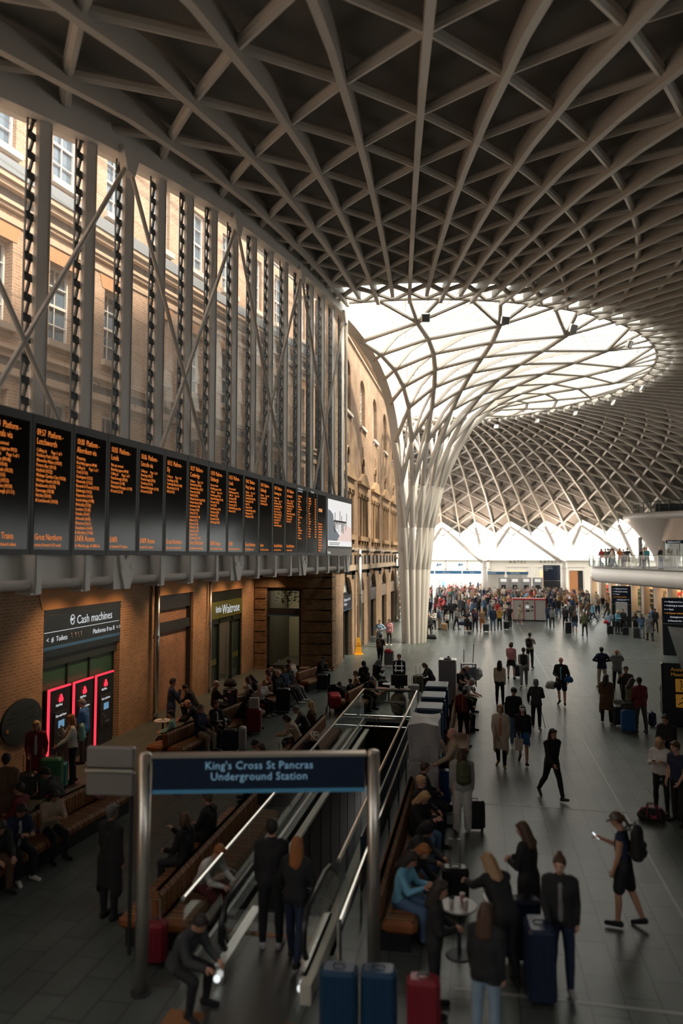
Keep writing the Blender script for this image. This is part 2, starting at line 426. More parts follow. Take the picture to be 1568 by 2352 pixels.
# ================================================================== FUNNEL COLUMN
FR = [1.1, 1.42, 1.75, 2.4, 3.4, 4.8, 6.2, 7.8, 9.7, 11.8, 14.0]; FZ = [0, 4.9, 7.7, 10.45, 13.2, 15.1, 16.1, 16.75, 17.15, 17.35, 17.5]
FD = 17.4
fun = thing('funnel_column', 'white steel lattice column that fans out from the floor into the skylight funnel', 'column', (C0[0], C0[1], 0))
def FP(i, j):
    th = radians(-65.4 + FD * j - 3.4 * i); return Vector((FR[i] * cos(th), FR[i] * sin(th), FZ[i])), math.degrees(th)
def clipseg(a, ta, b, tb, lo=TH0):
    if ta < lo and tb < lo: return None
    if ta < lo: return a.lerp(b, (lo - ta) / (tb - ta)), b
    if tb < lo: return a, a.lerp(b, (lo - ta) / (tb - ta))
    return a, b
for j in range(-1, 14):
    g = Geo(); n = 0
    for i in range(10):
        a, ta = FP(i, j); b, tb = FP(i + 1, j); s = clipseg(a, ta, b, tb)
        if ta > 108 or tb < -200 or not s: continue
        r0 = .18 if i < 4 else .16; g.cap(s[0], r0, s[1], r0 if i < 3 else .14, 12); n += 1
    if n: part('rising_tube', g, TUBE, fun, smooth=True)
for j in range(-10, 13):
    g = Geo(); n = 0
    for i in range(1, 10):
        jj = j + i
        a, ta = FP(i, jj); b, tb = FP(i + 1, jj + 1); s = clipseg(a, ta, b, tb)
        if tb > 110 or not s: continue
        r0 = .15 if i < 4 else .14; g.cap(s[0], r0, s[1], r0 if i < 3 else .12, 12); n += 1
    if n: part('slanting_tube', g, TUBE, fun, smooth=True)
for j in range(-3, 13):
    g = Geo(); n = 0
    for i in range(3, 9):
        # thin flat fins running between the tubes
        a, ta = FP(i, j); b, tb = FP(i + 2, j + 1)
        if ta < TH0 or tb > 108 or tb < TH0: continue
        m = (a + b) / 2; m.z += .25
        g.bar(a, m, .05, .24); g.bar(m, b, .05, .24); n += 1
    if n: part('flat_fin', g, TUBE, fun)
for j in range(-1, 13):    # fan from the top nodes to the roof rim
    a, ta = FP(10, j); g = Geo(); n = 0
    for q in range(-3, 60):
        tt = tk(K1 + 1, q)
        if abs(tt - ta) < DTH * 2.05 and TH0 <= tt <= THMAX:
            b = RP(rk(K1 + 1), tt) - Vector((C0[0], C0[1], 0)); g.tube([a, b], .11, 8); n += 1
    if n and ta > TH0: part('rim_strut', g, TUBE, fun)
# skylight glass over the funnel, with thin glazing bars
g = Geo(); SKY_A = (-96, 112)
for i in range(24):
    a0 = radians(SKY_A[0] + (SKY_A[1] - SKY_A[0]) * i / 24); a1 = radians(SKY_A[0] + (SKY_A[1] - SKY_A[0]) * (i + 1) / 24)
    for r0, r1, z0, z1 in ((1.5, 8, 20.2, 19.6), (8, 17.2, 19.6, 18.6)):
        g.quad(*[(C0[0] + r * cos(a), C0[1] + r * sin(a), z) for r, a, z in ((r0, a0, z0), (r1, a0, z1), (r1, a1, z1), (r0, a1, z0))])
struct('window_skylight', g, GLASS)
g = Geo()
for i in range(0, 40):
    a = radians(-95 + 5.27 * i)
    if a > radians(THMAX): break
    g.tube([(C0[0] + 3 * cos(a), C0[1] + 3 * sin(a), 20.05), (C0[0] + 17.2 * cos(a), C0[1] + 17.2 * sin(a), 18.6)], .05, 6)
for r, z in ((6, 19.8), (9, 19.5), (12, 19.2), (15, 18.85)):
    g.tube([(C0[0] + r * cos(radians(t)), C0[1] + r * sin(radians(t)), z) for t in range(-95, 113, 6)], .045, 6)
struct('trim_5', g, WHITE)
# floodlights on the rim
for th in (-81, -67, -53, -36, 6, 22, 38, 52, 66, 80):
    p = RP(15.9, th, -.05); f = thing('floodlight', None, 'light', p, radians(th + 90), 'floodlights round the skylight rim')
    _fl = globals().setdefault('_FL', []); _fl.append(1)
    f['label'] = 'small square floodlight on the skylight rim, %s counted round from the glazed screen' % ['first', 'second', 'third', 'fourth', 'fifth', 'sixth', 'seventh', 'eighth', 'ninth', 'tenth'][len(_fl) - 1]
    g = Geo(); g.rbox((0, 0, -.35), (.42, .2, .42), .04, rx=.4); part('lamp_housing', g, STEEL, f)
    g = Geo(); g.bar((0, 0, -.3), (0, 0, .2), .06, .06); part('bracket', g, STEEL, f)
sd = Vector((sin(radians(6.2)), cos(radians(6.2)), 0)); P0 = Vector((-4.91, 48.82, 0))
def SP(s, z, off=0): return P0 + sd * s + Vector((0, 0, z)) + Vector((-sd.y, sd.x, 0)) * off
# ================================================================== GLAZED SCREEN (local x = s along, -y hall side)
SRZ = radians(90 - 6.2)
def base_at(x, y, az): return (x, y, 0), radians(90 - az)
SL = tuple(P0)
def arch_under(s):
    """underside height of the edge beam over screen coordinate s (s=0 at the funnel foot)"""
    r = abs(s - .55); return zr(r)
# edge beam
g = Geo(); prof = []
RR = [.55, .8, 1.05, 1.35, 1.7, 2.05, 2.4, 2.85, 3.3, 3.8, 4.3, 5, 6, 7.2, 8.6, 10, 12, 14, 17, 20, 23, 26, 29, 32, 35, 38, 41, 44, 48, 52.5]
for i, r in enumerate(RR):
    z = float(np.interp(r, [.55] + _r[1:], [0] + _z[1:])) if r < 6 else zr(r)
    prof.append(Vector((.55 - r, 0, z)))
rings = []
for i, p in enumerate(prof):
    t = (prof[min(i + 1, len(prof) - 1)] - prof[max(i - 1, 0)]).normalized(); nrm = Vector((t.z, 0, -t.x))
    up = Vector((t.z, 0, -t.x))
    d = .55 + .6 * min(1, p.z / 15)
    rings.append([p + Vector((0, y, 0)) + up * h for y, h in ((-.28, 0), (.28, 0), (.28, d), (-.28, d))])
vs = [v for R in rings for v in R]; fs = []
for i in range(len(rings) - 1):
    for k in range(4): fs.append((i * 4 + k, i * 4 + (k + 1) % 4, i * 4 + 4 + (k + 1) % 4, i * 4 + 4 + k))
g.add(vs, fs); struct('beam_edge', g, WHITE, loc=SL, rz=SRZ)
scr = link('window_screen', None, kind='structure', loc=SL, rz=SRZ)
MUL = [-35.84 + 1.51 * n for n in range(-7, 15)]
DGLASS = glass_mat('louvre_glass', (.95, .96, .95), .08, .22)
_nt = DGLASS.node_tree; _tr = _nt.nodes.new('ShaderNodeBsdfTranslucent'); _tr.inputs[0].default_value = (.9, .9, .88, 1)   # dust on the panes
_lw = _nt.nodes.new('ShaderNodeLayerWeight'); _lw.inputs[0].default_value = .35; _mm = _nt.nodes.new('ShaderNodeMath'); _mm.operation = 'MULTIPLY_ADD'; _mm.inputs[1].default_value = .14; _mm.inputs[2].default_value = .0
_mx = _nt.nodes.new('ShaderNodeMixShader'); _out = [n for n in _nt.nodes if n.type == 'OUTPUT_MATERIAL'][0]; _old = _out.inputs[0].links[0].from_socket
_nt.links.new(_lw.outputs['Facing'], _mm.inputs[0]); _nt.links.new(_mm.outputs[0], _mx.inputs[0]); _nt.links.new(_old, _mx.inputs[1]); _nt.links.new(_tr.outputs[0], _mx.inputs[2]); _nt.links.new(_mx.outputs[0], _out.inputs[0])
SERR = mat('louvre_bracket_steel', (.09, .105, .11), .45, metal=.4)
for n, s in enumerate(MUL):
    zt = arch_under(s) + .15
    g = Geo(); g.bb(s - .36, s - .02, -.07, .03, 5.2, zt); g.bb(s - .02, s, -.09, .05, 5.2, zt)
    for k in range(int((zt - 6) / .8)): g.tube([(s - .32, -.075, 6.3 + k * .8), (s - .32, -.09, 6.3 + k * .8)], .025, 8)
    part('mullion', g, WHITE, scr)
    g = Geo(); g.bb(s - .62, s - .60, .0, .04, 5.8, zt - .1)
    k = 0
    while 6 + k * .42 < zt - .5:
        z = 6 + k * .42
        g.bar((s - .57, -.02, z), (s - .40, .03, z + .44), .05, .05, up=(0, -1, 0)); g.bar((s - .50, .0, z + .28), (s - .50, .02, z + .44), .2, .04, up=(0, -1, 0)); k += 1
    part('louvre_bracket', g, SERR, scr)
    if n < len(MUL) - 1:
        s1 = MUL[n + 1]; g = Geo(); z = 5.9; zt2 = min(arch_under(s), arch_under(s1)) + .3
        while z < zt2:
            g.box(((s + s1 - .4) / 2, .08, z + .42), (s1 - s - .1, .012, .9), rx=-.05); z += .84
        part('louvre_glass', g, DGLASS, scr)
# tie rods in V pairs between gussets
GUS = [-33.42 + 6.04 * k for k in range(-1, 4)]
for a, b in zip(GUS[:-1] + [GUS[-1]], GUS[1:] + [GUS[-1] + 6.04]):
    for s0, s1 in ((a, b), (b, a)):
        if b > -13 and s0 == b: s0 = -14.8
        if b > -13 and s1 == b: s1 = -14.8
        g = Geo(); zt = arch_under(s0) - .35
        g.tube([(s0 + (.12 if s1 > s0 else -.12), -.3, zt), (s1 + (-.12 if s1 > s0 else .12), -.3, 5.75)], .055, 8)
        part('tie_rod', g, TUBE, scr)
for s in GUS:
    g = Geo(); zt = arch_under(s); g.prism([(s - .35, zt + .1), (s + .35, zt + .1), (s + .16, zt - .45), (s - .16, zt - .45)], -.4, -.2); part('gusset_plate', g, WHITE, scr)

# ================================================================== SUPPORT BEAM under the boards
bm = link('beam_support', None, kind='structure', loc=SL, rz=SRZ)
g = Geo(); g.bb(-46, -14.9, -.1, 0, 5.22, 6.0)
for n, s in enumerate(MUL): g.bb(s - .25, s - .23, -.11, -.1, 5.4, 5.75)
part('web_plate', g, mat('beam_white', (.9, .87, .82), .5, nscale=.7), bm)
g = Geo(); g.tube([(-46, -.3, 5.24), (-15.1, -.3, 5.24)], .1, 12); part('pipe', g, TUBE, bm)
gs = [round(x, 2) for x in GUS]
for n, s in enumerate(MUL):
    s = s - .6
    if min(abs(s - q) for q in gs) < .4:
        q = min(gs, key=lambda q: abs(s - q)); g = Geo()
        g.prism([(q - .3, 5.86), (q - .16, 5.86), (q - .08, 5.62), (q + .14, 5.62), (q + .22, 5.86), (q + .34, 5.86), (q + .3, 5.5), (q + .12, 5.04), (q - .1, 5.04), (q - .26, 5.5)], -.48, -.4)
        for dx in (-.17, .2): g.tube([(q + dx, -.5, 5.55), (q + dx, -.38, 5.55)], .07, 12)
        g.bb(q - .45, q - .1, -.42, 0, 5.04, 5.8); part('pin_bracket', g, mat('beam_white', (.9, .87, .82), .5), bm); continue
    g = Geo(); g.bb(s - .02, s + .02, -.46, 0, 5.06, 5.86); g.bb(s - .02, s + .16, -.46, -.42, 5.06, 5.86); g.bb(s - .12, s + .12, -.44, -.2, 5.05, 5.09); part('beam_bracket', g, mat('beam_white', (.9, .87, .82), .5), bm)

# ================================================================== DEPARTURE BOARDS
brd = thing('departure_board', 'long black departure board with orange text mounted along the white steel beam', 'departure board', SL, SRZ)
brd.scale = (.938, 1, .954); brd.location = P0 + sd * -2.958 + Vector((0, 0, .22))
AMB = glow('amber_dots', (1.0, .28, .055), .85)
SCREEN = mat('board_glass', (.006, .006, .006), .12, spec=.15, noise=0)
FRAME = mat('board_frame', (.008, .012, .013), .5, noise=0)
PAN = [
 ('09:54', 'Arrivals via', ['Not yet arrived', 'Boarding approx 09:23', 'Calling at:      Page 1 of 1', 'Stevenage (09:40)', 'Hitchin (10:10)', 'Biggleswade (10:25)', 'Sandy (10:31)', 'St Neots (10:52)', 'Huntingdon (10:59)', 'Peterborough (11:11)'], 'Grand Trains', 'tickets purchased onboa'),
 ('09:57', 'Letchworth', ['Calling at:      Page 1 of 1', 'Finsbury Park (10:02)', 'Alexandra Palace (10:07)', 'Potters Bar (10:16)', 'Hatfield (10:22)', 'Welwyn Garden City (10:26)', 'Welwyn North (10:30)', 'Knebworth (10:34)', 'Stevenage (10:38)', 'Hitchin (10:43)', '& Letchworth (10:50)'], 'Great Northern', 'service formed of 8 coach'),
 ('10:00', 'Aberdeen via', ['Preparing', 'Boarding approx 09:40', 'Calling at:      Page 1 of 1', 'York (11:53)', 'Darlington (12:23)', 'Newcastle (12:52)', 'Berwick-U-Tweed (13:37)', 'Edinburgh (14:22)', 'Haymarket (14:34)', 'Inverkeithing (14:48)', 'Kirkcaldy (15:05)', 'Leuchars (15:30)', 'Dundee (15:47)', 'Arbroath (16:05)', 'Montrose (16:21)', 'Stonehaven (16:44)', '& Aberdeen (17:06)'], 'LNER Azuma', '4e Mind the gap. A LNER Az'),
 ('10:03', 'Leeds', ['Not yet arrived', 'Boarding approx 09:43', 'Calling at:      Page 1 of 1', 'Peterborough (10:50)', 'Doncaster (11:40)', 'Wakefield Westgate (11:59)', '& Leeds (12:16)'], 'LNER', 'ce formed of 9 coaches.'),
 ('10:06', 'Lincoln via', ['Calling at:      Page 1 of 1', 'Stevenage (10:27)', 'Peterborough (10:56)', 'Grantham (11:15)', 'Newark Northgate (11:34)', '& Lincoln (12:00)'], 'LNER Azuma', 'ormed of 5 coaches.'),
 ('10:12', 'Ely', ['Calling at:      Page 1 of 1', 'Cambridge (11:01)', 'Cambridge North (11:08)', 'Waterbeach (11:14)', '& Ely (11:23)'], 'Great Northern', 'thern service formed of 8'),
 ('10:27', 'Cambridge', ['Calling at:      Page 1 of 1', 'Finsbury Park (10:32)', 'Alexandra Palace (10:37)', 'Potters Bar (10:46)', 'Hatfield (10:52)', 'Welwyn Garden City (10:56)', 'Welwyn North (11:00)', 'Knebworth (11:04)', 'Stevenage (11:08)', 'Hitchin (11:13)', 'Letchworth (11:18)', 'Baldock (11:22)', 'Royston (11:30)', 'Meldreth (11:35)', 'Shepreth (11:38)', 'Foxton (11:42)', '& Cambridge (11:52)'], 'Great Northern', 'eat Northern service form'),
 ('10:30', 'Edinburgh', ['Not yet arrived', 'Boarding approx 10:10', 'Calling at:      Page 1 of 1', 'Peterborough (11:16)', 'Newark Northgate (11:46)', 'Doncaster (12:10)', 'York (12:33)', 'Northallerton (12:54)', 'Darlington (13:05)', 'Durham (13:22)', 'Newcastle (13:36)', '& Edinburgh (15:08)'], 'LNER Azuma', 'n service formed of 9 coac'),
 ('10:33', 'Leeds', ['Not yet arrived', 'Boarding approx 10:13', 'Calling at:      Page 1 of 1', 'Stevenage (10:54)', 'Grantham (11:40)', 'Doncaster (12:12)', 'Wakefield Westgate (12:30)', '& Leeds (12:47)'], 'LNER', 'NER service formed of 9 c'),
 ('10:42', 'Kings Lynn via', ['Calling at:      Page 1 of 1', 'Cambridge (11:30)', 'Cambridge North (11:35)', 'Waterbeach (11:42)', 'Ely (11:51)', 'Littleport (11:59)', 'Downham Market (12:09)', 'Watlington (12:15)', '& Kings Lynn (12:24)'], 'Great Northern', 'll Great Northern servi'),
 ('10:45', 'Edinburgh', ['Calling at:      Page 1 of 1', 'Newcastle (13:30)', 'Morpeth (13:45)', '& Edinburgh (15:10)'], 'Lumo', 'rs of Lumo service form'),
 ('10:57', 'Stevenage via', ['Hertford North', 'Calling at:      Page 1 of 1', 'Finsbury Park (11:02)', 'Alexandra Palace (11:07)', 'Bowes Park (11:10)', 'Palmers Green (11:12)', 'Winchmore Hill (11:15)', 'Enfield Chase (11:20)', 'Gordon Hill (11:22)', 'Cuffley (11:28)', 'Hertford North (11:36)'], 'Great Northern', 'service formed of 8 co'),
 ('10:57', 'Letchworth', ['Calling at:      Page 1 of 1', 'Finsbury Park (11:02)', 'Alexandra Palace (11:07)', 'Potters Bar (11:16)', 'Hatfield (11:22)', 'Welwyn Garden City (11:26)', 'Knebworth (11:34)', 'Stevenage (11:38)', 'Hitchin (11:43)'], 'Great Northern', 'service formed of 8'),
]
E0 = -36.1 - 1.26
for n in range(-1, 16):
    x0 = E0 + 1.2612 * n; x1 = x0 + 1.2612
    g = Geo(); g.mi = 0; g.bb(x0 + .008, x1 - .008, -.62, -.5, 5.87, 8.68); p = part('display_panel', g, FRAME, brd)
    g = Geo(); g.bb(x0 + .09, x1 - .09, -.626, -.61, 5.98, 8.5); part('display_glass', g, SCREEN, p)
    def T(b, x, z, sz, sx=.62, al='LEFT', m=AMB, line=1.0): text('display_text', b, sz, m, p, (x, -.632, z), sx=sx, align=al, depth=.001, line=line, thin=sz * .018)
    if 0 <= n < len(PAN):
        t, d, L_, op, ft = PAN[n]
        T(t + '  Platform -', x0 + .11, 8.27, .19, .62); T(d, x0 + .11, 8.09, .19, .68)
        T('\n'.join(L_), x0 + .11, 7.94, .104, .74, line=.97); T(op, x0 + .11, 6.17, .185, .68); T(ft, x0 + .11, 6.04, .1, .76)
    elif n == 13:
        T('West Yorkshire Coast\nHumberside Services', x0 + .1, 8.5, .09, .7, m=WTEXT); T('\n'.join(['Aldershot Rise', 'Beverley', 'Bradford Int', 'Brough', 'Darlington', 'Dewsbury Bus', 'Durham', 'Goole', 'Grimsby Town', 'Halifax', 'Harrogate', 'Hull', 'Keighley', 'Leeds Bradford', 'Northallerton', 'Redcar', 'Scarborough']), x0 + .11, 8.2, .105, .7)
        T('\n'.join(['1', '6', '4', '', '9', '2', '', '5', '3', '7', '8', '', '2', '1', '4', '6', '3']), x1 - .15, 8.2, .105, .7)
    elif n == 14:
        T('Arrivals', x0 + .4, 8.48, .15, .8, m=WTEXT); T('\n'.join(['Edinburgh', 'Cambridge', 'Kings Lynn', 'Leeds', 'Hull', 'Ely', 'Newark', 'York', 'Lincoln', 'Stevenage', 'Baldock', 'Leeds', 'Peterboro', 'Inverness', 'Skipton', 'Royston']), x0 + .11, 8.2, .105, .7)
        T('\n'.join(['09:32'] * 3 + ['09:41'] * 4 + ['09:50'] * 4 + ['On time'] * 5), x1 - .34, 8.2, .105, .55)
    elif n == 15:
        T('09:38:00', x0 + .16, 7.75, .22, .66, m=glow('clock_amber', (1, .45, .18), 1.3)); T('\n'.join(['Please keep your', 'baggage with you', 'at all times. Any', 'unattended items', 'may be removed', 'by the security', 'services without', 'further notice.', 'Please stand back', 'from the edge.', 'Thank you.']), x0 + .12, 7.2, .115, .66)
ad = thing('advertising_screen', 'lit advertising screen showing a grey pier at the far end of the board', 'screen', SL, SRZ)
ad.scale = (.951, 1, .954); ad.location = P0 + sd * -2.78 + Vector((0, 0, .22))
g = Geo(); g.bb(-17.13, -13.03, -.62, -.5, 5.87, 8.68); part('screen_housing', g, FRAME, ad)
g = Geo(); g.bb(-17.05, -13.1, -.63, -.6, 5.87, 6.2); part('lower_panel', g, mat('grey_panel', (.3, .28, .26), .5), ad)
g = Geo(); g.quad((-16.95, -.64, 6.3), (-13.2, -.64, 6.3), (-13.2, -.64, 8.42), (-16.95, -.64, 8.42)); part('lit_sky_image', g, glow('ad_sky', (.78, .76, .74), .85), ad)
g = Geo(); g.add([(x, -.645, z) for x, z in ((-16.95, 6.55), (-15.6, 6.55), (-15.2, 6.8), (-16, 7.15), (-16.2, 7.75), (-16.6, 7.9), (-16.95, 7.95))], [tuple(range(7))]); part('image_hillside', g, glow('ad_hill', (.25, .27, .29), .6), ad)
g = Geo(); g.add([(x, -.646, z) for x, z in ((-15.6, 6.55), (-13.2, 6.55), (-13.2, 7.2), (-14.2, 7.35), (-14.9, 6.95))], [tuple(range(5))]); part('image_foam', g, glow('ad_foam', (.8, .62, .56), .8), ad)
g = Geo(); random.seed(5)
for k in range(26):
    x = -16.1 + k * .08; g.bb(x, x + random.uniform(.02, .06), -.65, -.647, 7.4 - random.uniform(0, .5), 7.45)
g.bb(-16.1, -14.1, -.65, -.647, 7.42, 7.5)
for x, h in ((-15.95, .35), (-15.2, .45), (-14.9, .25), (-14.1, .4)): g.bb(x, x + .07, -.65, -.647, 7.5, 7.5 + h)
part('image_pier', g, mat('pier_brown', (.10, .06, .05), .6), ad)
g = Geo(); g.bb(-16.95, -13.2, -.652, -.648, 6.3, 6.52); part('caption_strip', g, glow('ad_caption', (.85, .84, .82), .8), ad)
text('caption_text', 'The pier at first light, seen from the long beach road\nwhen the tide turns and the last of the mist lifts', .075, BLACK, ad, (-16.8, -.66, 6.43))
text('maker_name', 'Ocean', .2, WTEXT, ad, (-17.0, -.64, 5.95), sx=.8)

# ================================================================== LEFT WALL below the beam (x = world Y)
WLX = -11.5; WLZ = radians(90)
LW = (WLX, 24.0, 0)
wall('wall_left', 12.6, 5.35, .5, [(-6.4, -2.2, 0, 4.34), (.38, 3.9, 0, 4.34), (6.0, 10.1, 0, 4.22)], MATS['london_brick'], LW, WLZ, x00=-34)
BRK = MATS['red_brick']
g = Geo()
for x0, x1, z in ((-6.6, -2.0, 4.34), (.15, 4.1, 4.34), (5.8, 10.3, 4.22)): g.prism([(x0 + .1, z), (x1 - .1, z), (x1 + .15, z + .58), (x0 - .15, z + .58)], -.02, .1)
struct('trim_7', g, mat('gauged_brick_lintel', (.50, .25, .10), .8, noise=.18, nscale=2))
g = g; g = Geo(); g.bb(.38, 3.9, .28, .34, 0, 4.34); o = struct('wall_niche', g, BRK, loc=LW, rz=WLZ)
bpy.data.objects['trim_7'].location = LW; bpy.data.objects['trim_7'].rotation_euler = (0, 0, WLZ)
g = Geo(); g.bb(.38, 3.9, .1, .3, 3.78, 4.33); g.bb(.38, 3.9, .08, .3, 4.1, 4.16); g.bb(.38, 3.9, .12, .3, 2.95, 3.3); g.bb(3.84, 3.9, .1, .3, 0, 4.3)
struct('trim_8', g, mat('black_paint', (.02, .022, .024), .5), loc=LW, rz=WLZ)
# soffit slab between the brick wall and the screen
g = Geo(); g.add([(-13.5, -8, 5.35), tuple(SP(-46, 5.35)), tuple(SP(-13.9, 5.35)), (-8.0, 36, 5.35), (-13.5, 36, 5.35)], [(0, 1, 2, 3, 4)])
g.add([(-13.5, -8, 5.5), tuple(SP(-46, 5.5)), tuple(SP(-13.9, 5.5)), (-8.0, 36, 5.5), (-13.5, 36, 5.5)], [(4, 3, 2, 1, 0)]); struct('ceiling_soffit', g, WHITE)
# return wall (faces the camera) of banded brickwork
RWL = (-11.45, 36.0, 0)
wall('wall_return', 4.05, 5.45, .5, [(.62, 2.45, 0, 4.35, .3)], MATS['sooty_brick'], RWL, 0)
g = Geo()
for k in range(9):
    z = .75 + k * .56
    for x0, x1 in ((0, .55), (2.5, 4.05)):
        if z < 4.6: g.bb(x0, x1 + (.05 if x1 > 4 else 0), -.05, .01, z - .49, z)
        else: g.bb(0, 4.1, -.05, .01, z - .49, min(z, 5.4)); break
g.bb(2.45, 4.15, -.12, .01, 0, .24); g.bb(0, .6, -.12, .01, 0, .24)
struct('trim_9', g, MATS['sooty_brick'], loc=RWL)
g = Geo()
for k in range(9):
    z = .75 + k * .56; g.bb(0, 1.0, -.05, .01, z - .49, min(z, 5.4))
g.bb(-.1, 1.1, -.12, .01, 0, .24)
struct('trim_10', g, MATS['sooty_brick'], loc=(-7.4, 36.0, 0), rz=WLZ)
# ================================================================== BUILDING SIDE WALL right of the screen
BL = (-7.4, 36.0, 0)
AC = [4.6, 9.2, 14.8, 20.7, 26.4]       # door arches
UW = [4.6, 10.1, 15.75, 21.4, 27.1]
ops = [(c - 1.4, c + 1.4, 0, 4.6, 1.2) for c in AC]
ops += [(c - 1.0, c + 1.0, 14.2, 17.3, .7) for c in UW]
for c in UW: ops += [(c - 1.65, c - .68, 7.05, 9.7), (c - .42, c + .42, 7.05, 9.7), (c + .68, c + 1.65, 7.05, 9.7)]
for c in UW: ops += [(c - .4, c + .4, 11.1, 12.1, .4)]
wall('wall_building', 31.0, 19.2, .5, ops, MATS['yellow_brick'], BL, WLZ)
for c in UW:
    window(BL, WLZ, c - 1.0, c + 1.0, 14.2, 17.3, .28, .7, 3, 4, sill=PSTONE, sill_drop=.25)
    for a, b in ((c - 1.65, c - .68), (c - .42, c + .42), (c + .68, c + 1.65)): window(BL, WLZ, a, b, 7.05, 9.7, .3, 0, 1, 2, fm=DARK)
    window(BL, WLZ, c - .4, c + .4, 11.1, 12.1, .2, .4, 1, 1, fm=DARK)
_tn = [10]
def trim(g, m, loc=(0, 0, 0), rz=0):
    _tn[0] += 1; return struct('trim_%d' % _tn[0], g, m, loc=loc, rz=rz)
for c in UW:      # carved window surrounds with pediments and corbelled sills
    g = Geo(); g.bb(c - 1.9, c + 1.9, -.2, .02, 6.75, 7.03)
    for dx in (-1.55, -.5, .5, 1.55): g.bb(c + dx - .1, c + dx + .1, -.15, .02, 6.5, 6.75)
    for dx in (-1.8, -.55, .55, 1.8): g.tube([(c + dx, -.02, 7.05), (c + dx, -.02, 9.5)], .07, 8); g.bb(c + dx - .12, c + dx + .12, -.14, .02, 9.5, 9.75)
    g.bb(c - 1.9, c + 1.9, -.06, .02, 9.75, 10.3); g.bb(c - 2.0, c + 2.0, -.25, .02, 10.3, 10.5)
    g.prism([(c - 2.0, 10.5), (c + 2.0, 10.5), (c + .5, 11.1), (c - .5, 11.1)], -.2, .02)
    g.tube([(c + .47 * cos(q), -.03, 12.1 - .4 + .47 * sin(q)) for q in [pi * k / 8 for k in range(9)]], .05, 6); g.bb(c - .03, c + .03, -.05, .02, 12.1, 12.9)
    trim(g, mat('weathered_stone', (.36, .23, .13), .85, noise=.2, nscale=1.5), BL, WLZ)
g = Geo(); g.bb(-.4, 31, -.22, .02, 18.9, 19.25); g.bb(-.4, 31, -.12, .02, 18.5, 18.6); g.bb(-.4, 31, -.1, .02, 4.95, 5.25); g.bb(0, 31, -.05, .02, 6.1, 6.3); trim(g, STONE, BL, WLZ)
g = Geo()
for k in range(16): g.bb(1.2 + k * 1.9, 1.75 + k * 1.9, -.1, .05, 5.3, 5.85)
for c in UW: g.bb(c - .9, c - .3, -.5, 0, 4.75, 4.95); g.bb(c - .9, c - .35, -.5, -.4, 4.5, 4.95); g.bb(c - .7, c - .2, -.5, 0, 6.0, 6.15)
trim(g, DARK, BL, WLZ)
# corner pier of stone, far side of the doors
g = Geo()
for k in range(10): g.rbox((28.9, -.12, .3 + k * .56), (1.5, .4, .52), .06)
trim(g, MATS['sooty_brick'], BL, WLZ)
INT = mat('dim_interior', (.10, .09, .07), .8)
for n, c in enumerate(AC):
    d = link('door_%d' % (n + 1), None, kind='structure', loc=(BL[0], BL[1] + c, 0), rz=WLZ); d.scale = (1.27, 1, 1.0)
    g = Geo()
    for x in (-1.1, -.05, 1.0): g.bb(x, x + .1, .2, .3, 0, 3.1)
    g.bb(-1.1, 1.1, .2, .3, 3.0, 3.1); g.bb(-1.1, 1.1, .2, .3, 3.6, 3.7); g.tube([(u, .25, v) for u, v in arc(-1.08, 1.08, 3.57, 12, .96)], .05, 6)
    part('door_frame', g, DARK, d)
    g = Geo(); g.quad((-1.0, .26, 0), (.0, .26, 0), (.0, .26, 3.05), (-1.0, .26, 3.05)); part('door_leaf', g, mat('door_glass', (.03, .05, .05), .08, spec=.8, noise=0), d)
    g = Geo(); g.add([(u, .3, v) for u, v in arc(-1.05, 1.05, 3.6, 12, .9)], [tuple(range(13))]); part('fanlight', g, mat('fanlight_glass', (.55, .55, .5), .2, emit=.12, noise=0), d)
    g = Geo(); g.bb(-1.08, 1.08, .02, .18, 2.75, 3.58); part('door_sign', g, NAVY if n in (0, 2) else mat('brown_sign', (.16, .12, .09), .5), d)
    if n == 0:
        text('sign_text', 'Platforms 0 to 8\nTickets', .24, WTEXT, d, (-.85, .01, 3.25))
        g = Geo(); g.bb(-1.08, 1.08, .015, .19, 2.72, 2.76); part('sign_trim', g, BLUE, d)
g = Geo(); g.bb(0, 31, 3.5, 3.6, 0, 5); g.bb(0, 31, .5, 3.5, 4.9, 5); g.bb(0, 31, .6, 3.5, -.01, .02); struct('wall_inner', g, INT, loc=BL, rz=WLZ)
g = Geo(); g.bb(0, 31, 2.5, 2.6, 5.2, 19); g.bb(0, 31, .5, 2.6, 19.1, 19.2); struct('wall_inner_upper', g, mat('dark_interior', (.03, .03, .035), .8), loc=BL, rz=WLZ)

# ================================================================== OUTER FACADE behind the glass
OL = (-8.0, 37.5, 0); ORZ = radians(90 - 11.1)
cols = [-26.35, -24.05, -21.72, -19.4, -17.12, -14.8, -12.5, -10.2, -7.9, -5.6, -3.3]
ops = []
for c in cols: ops += [(c - .5, c + .5, 16.6, 18.9), (c - .5, c + .5, 11.9, 14.15), (c - .5, c + .5, 8.0, 10.2)]
wall('wall_outer', -1.5, 19.6, .5, ops, MATS['outer_brick'], OL, ORZ, z0=5.2, x00=-40)
WB = mat('sash_glass', (.10, .16, .22), .05, spec=.9, noise=0)
for c in cols:
    if c > -22.5 or c > -27: window(OL, ORZ, c - .5, c + .5, 16.6, 18.9, .16, 0, 2, 4, gm=WB, sill=PSTONE)
    window(OL, ORZ, c - .5, c + .5, 11.9, 14.15, .3, 0, 2, 4, gm=WB, sill=STONE)
    window(OL, ORZ, c - .5, c + .5, 8.0, 10.2, .3, 0, 2, 4, gm=WB, sill=STONE)
g = Geo()
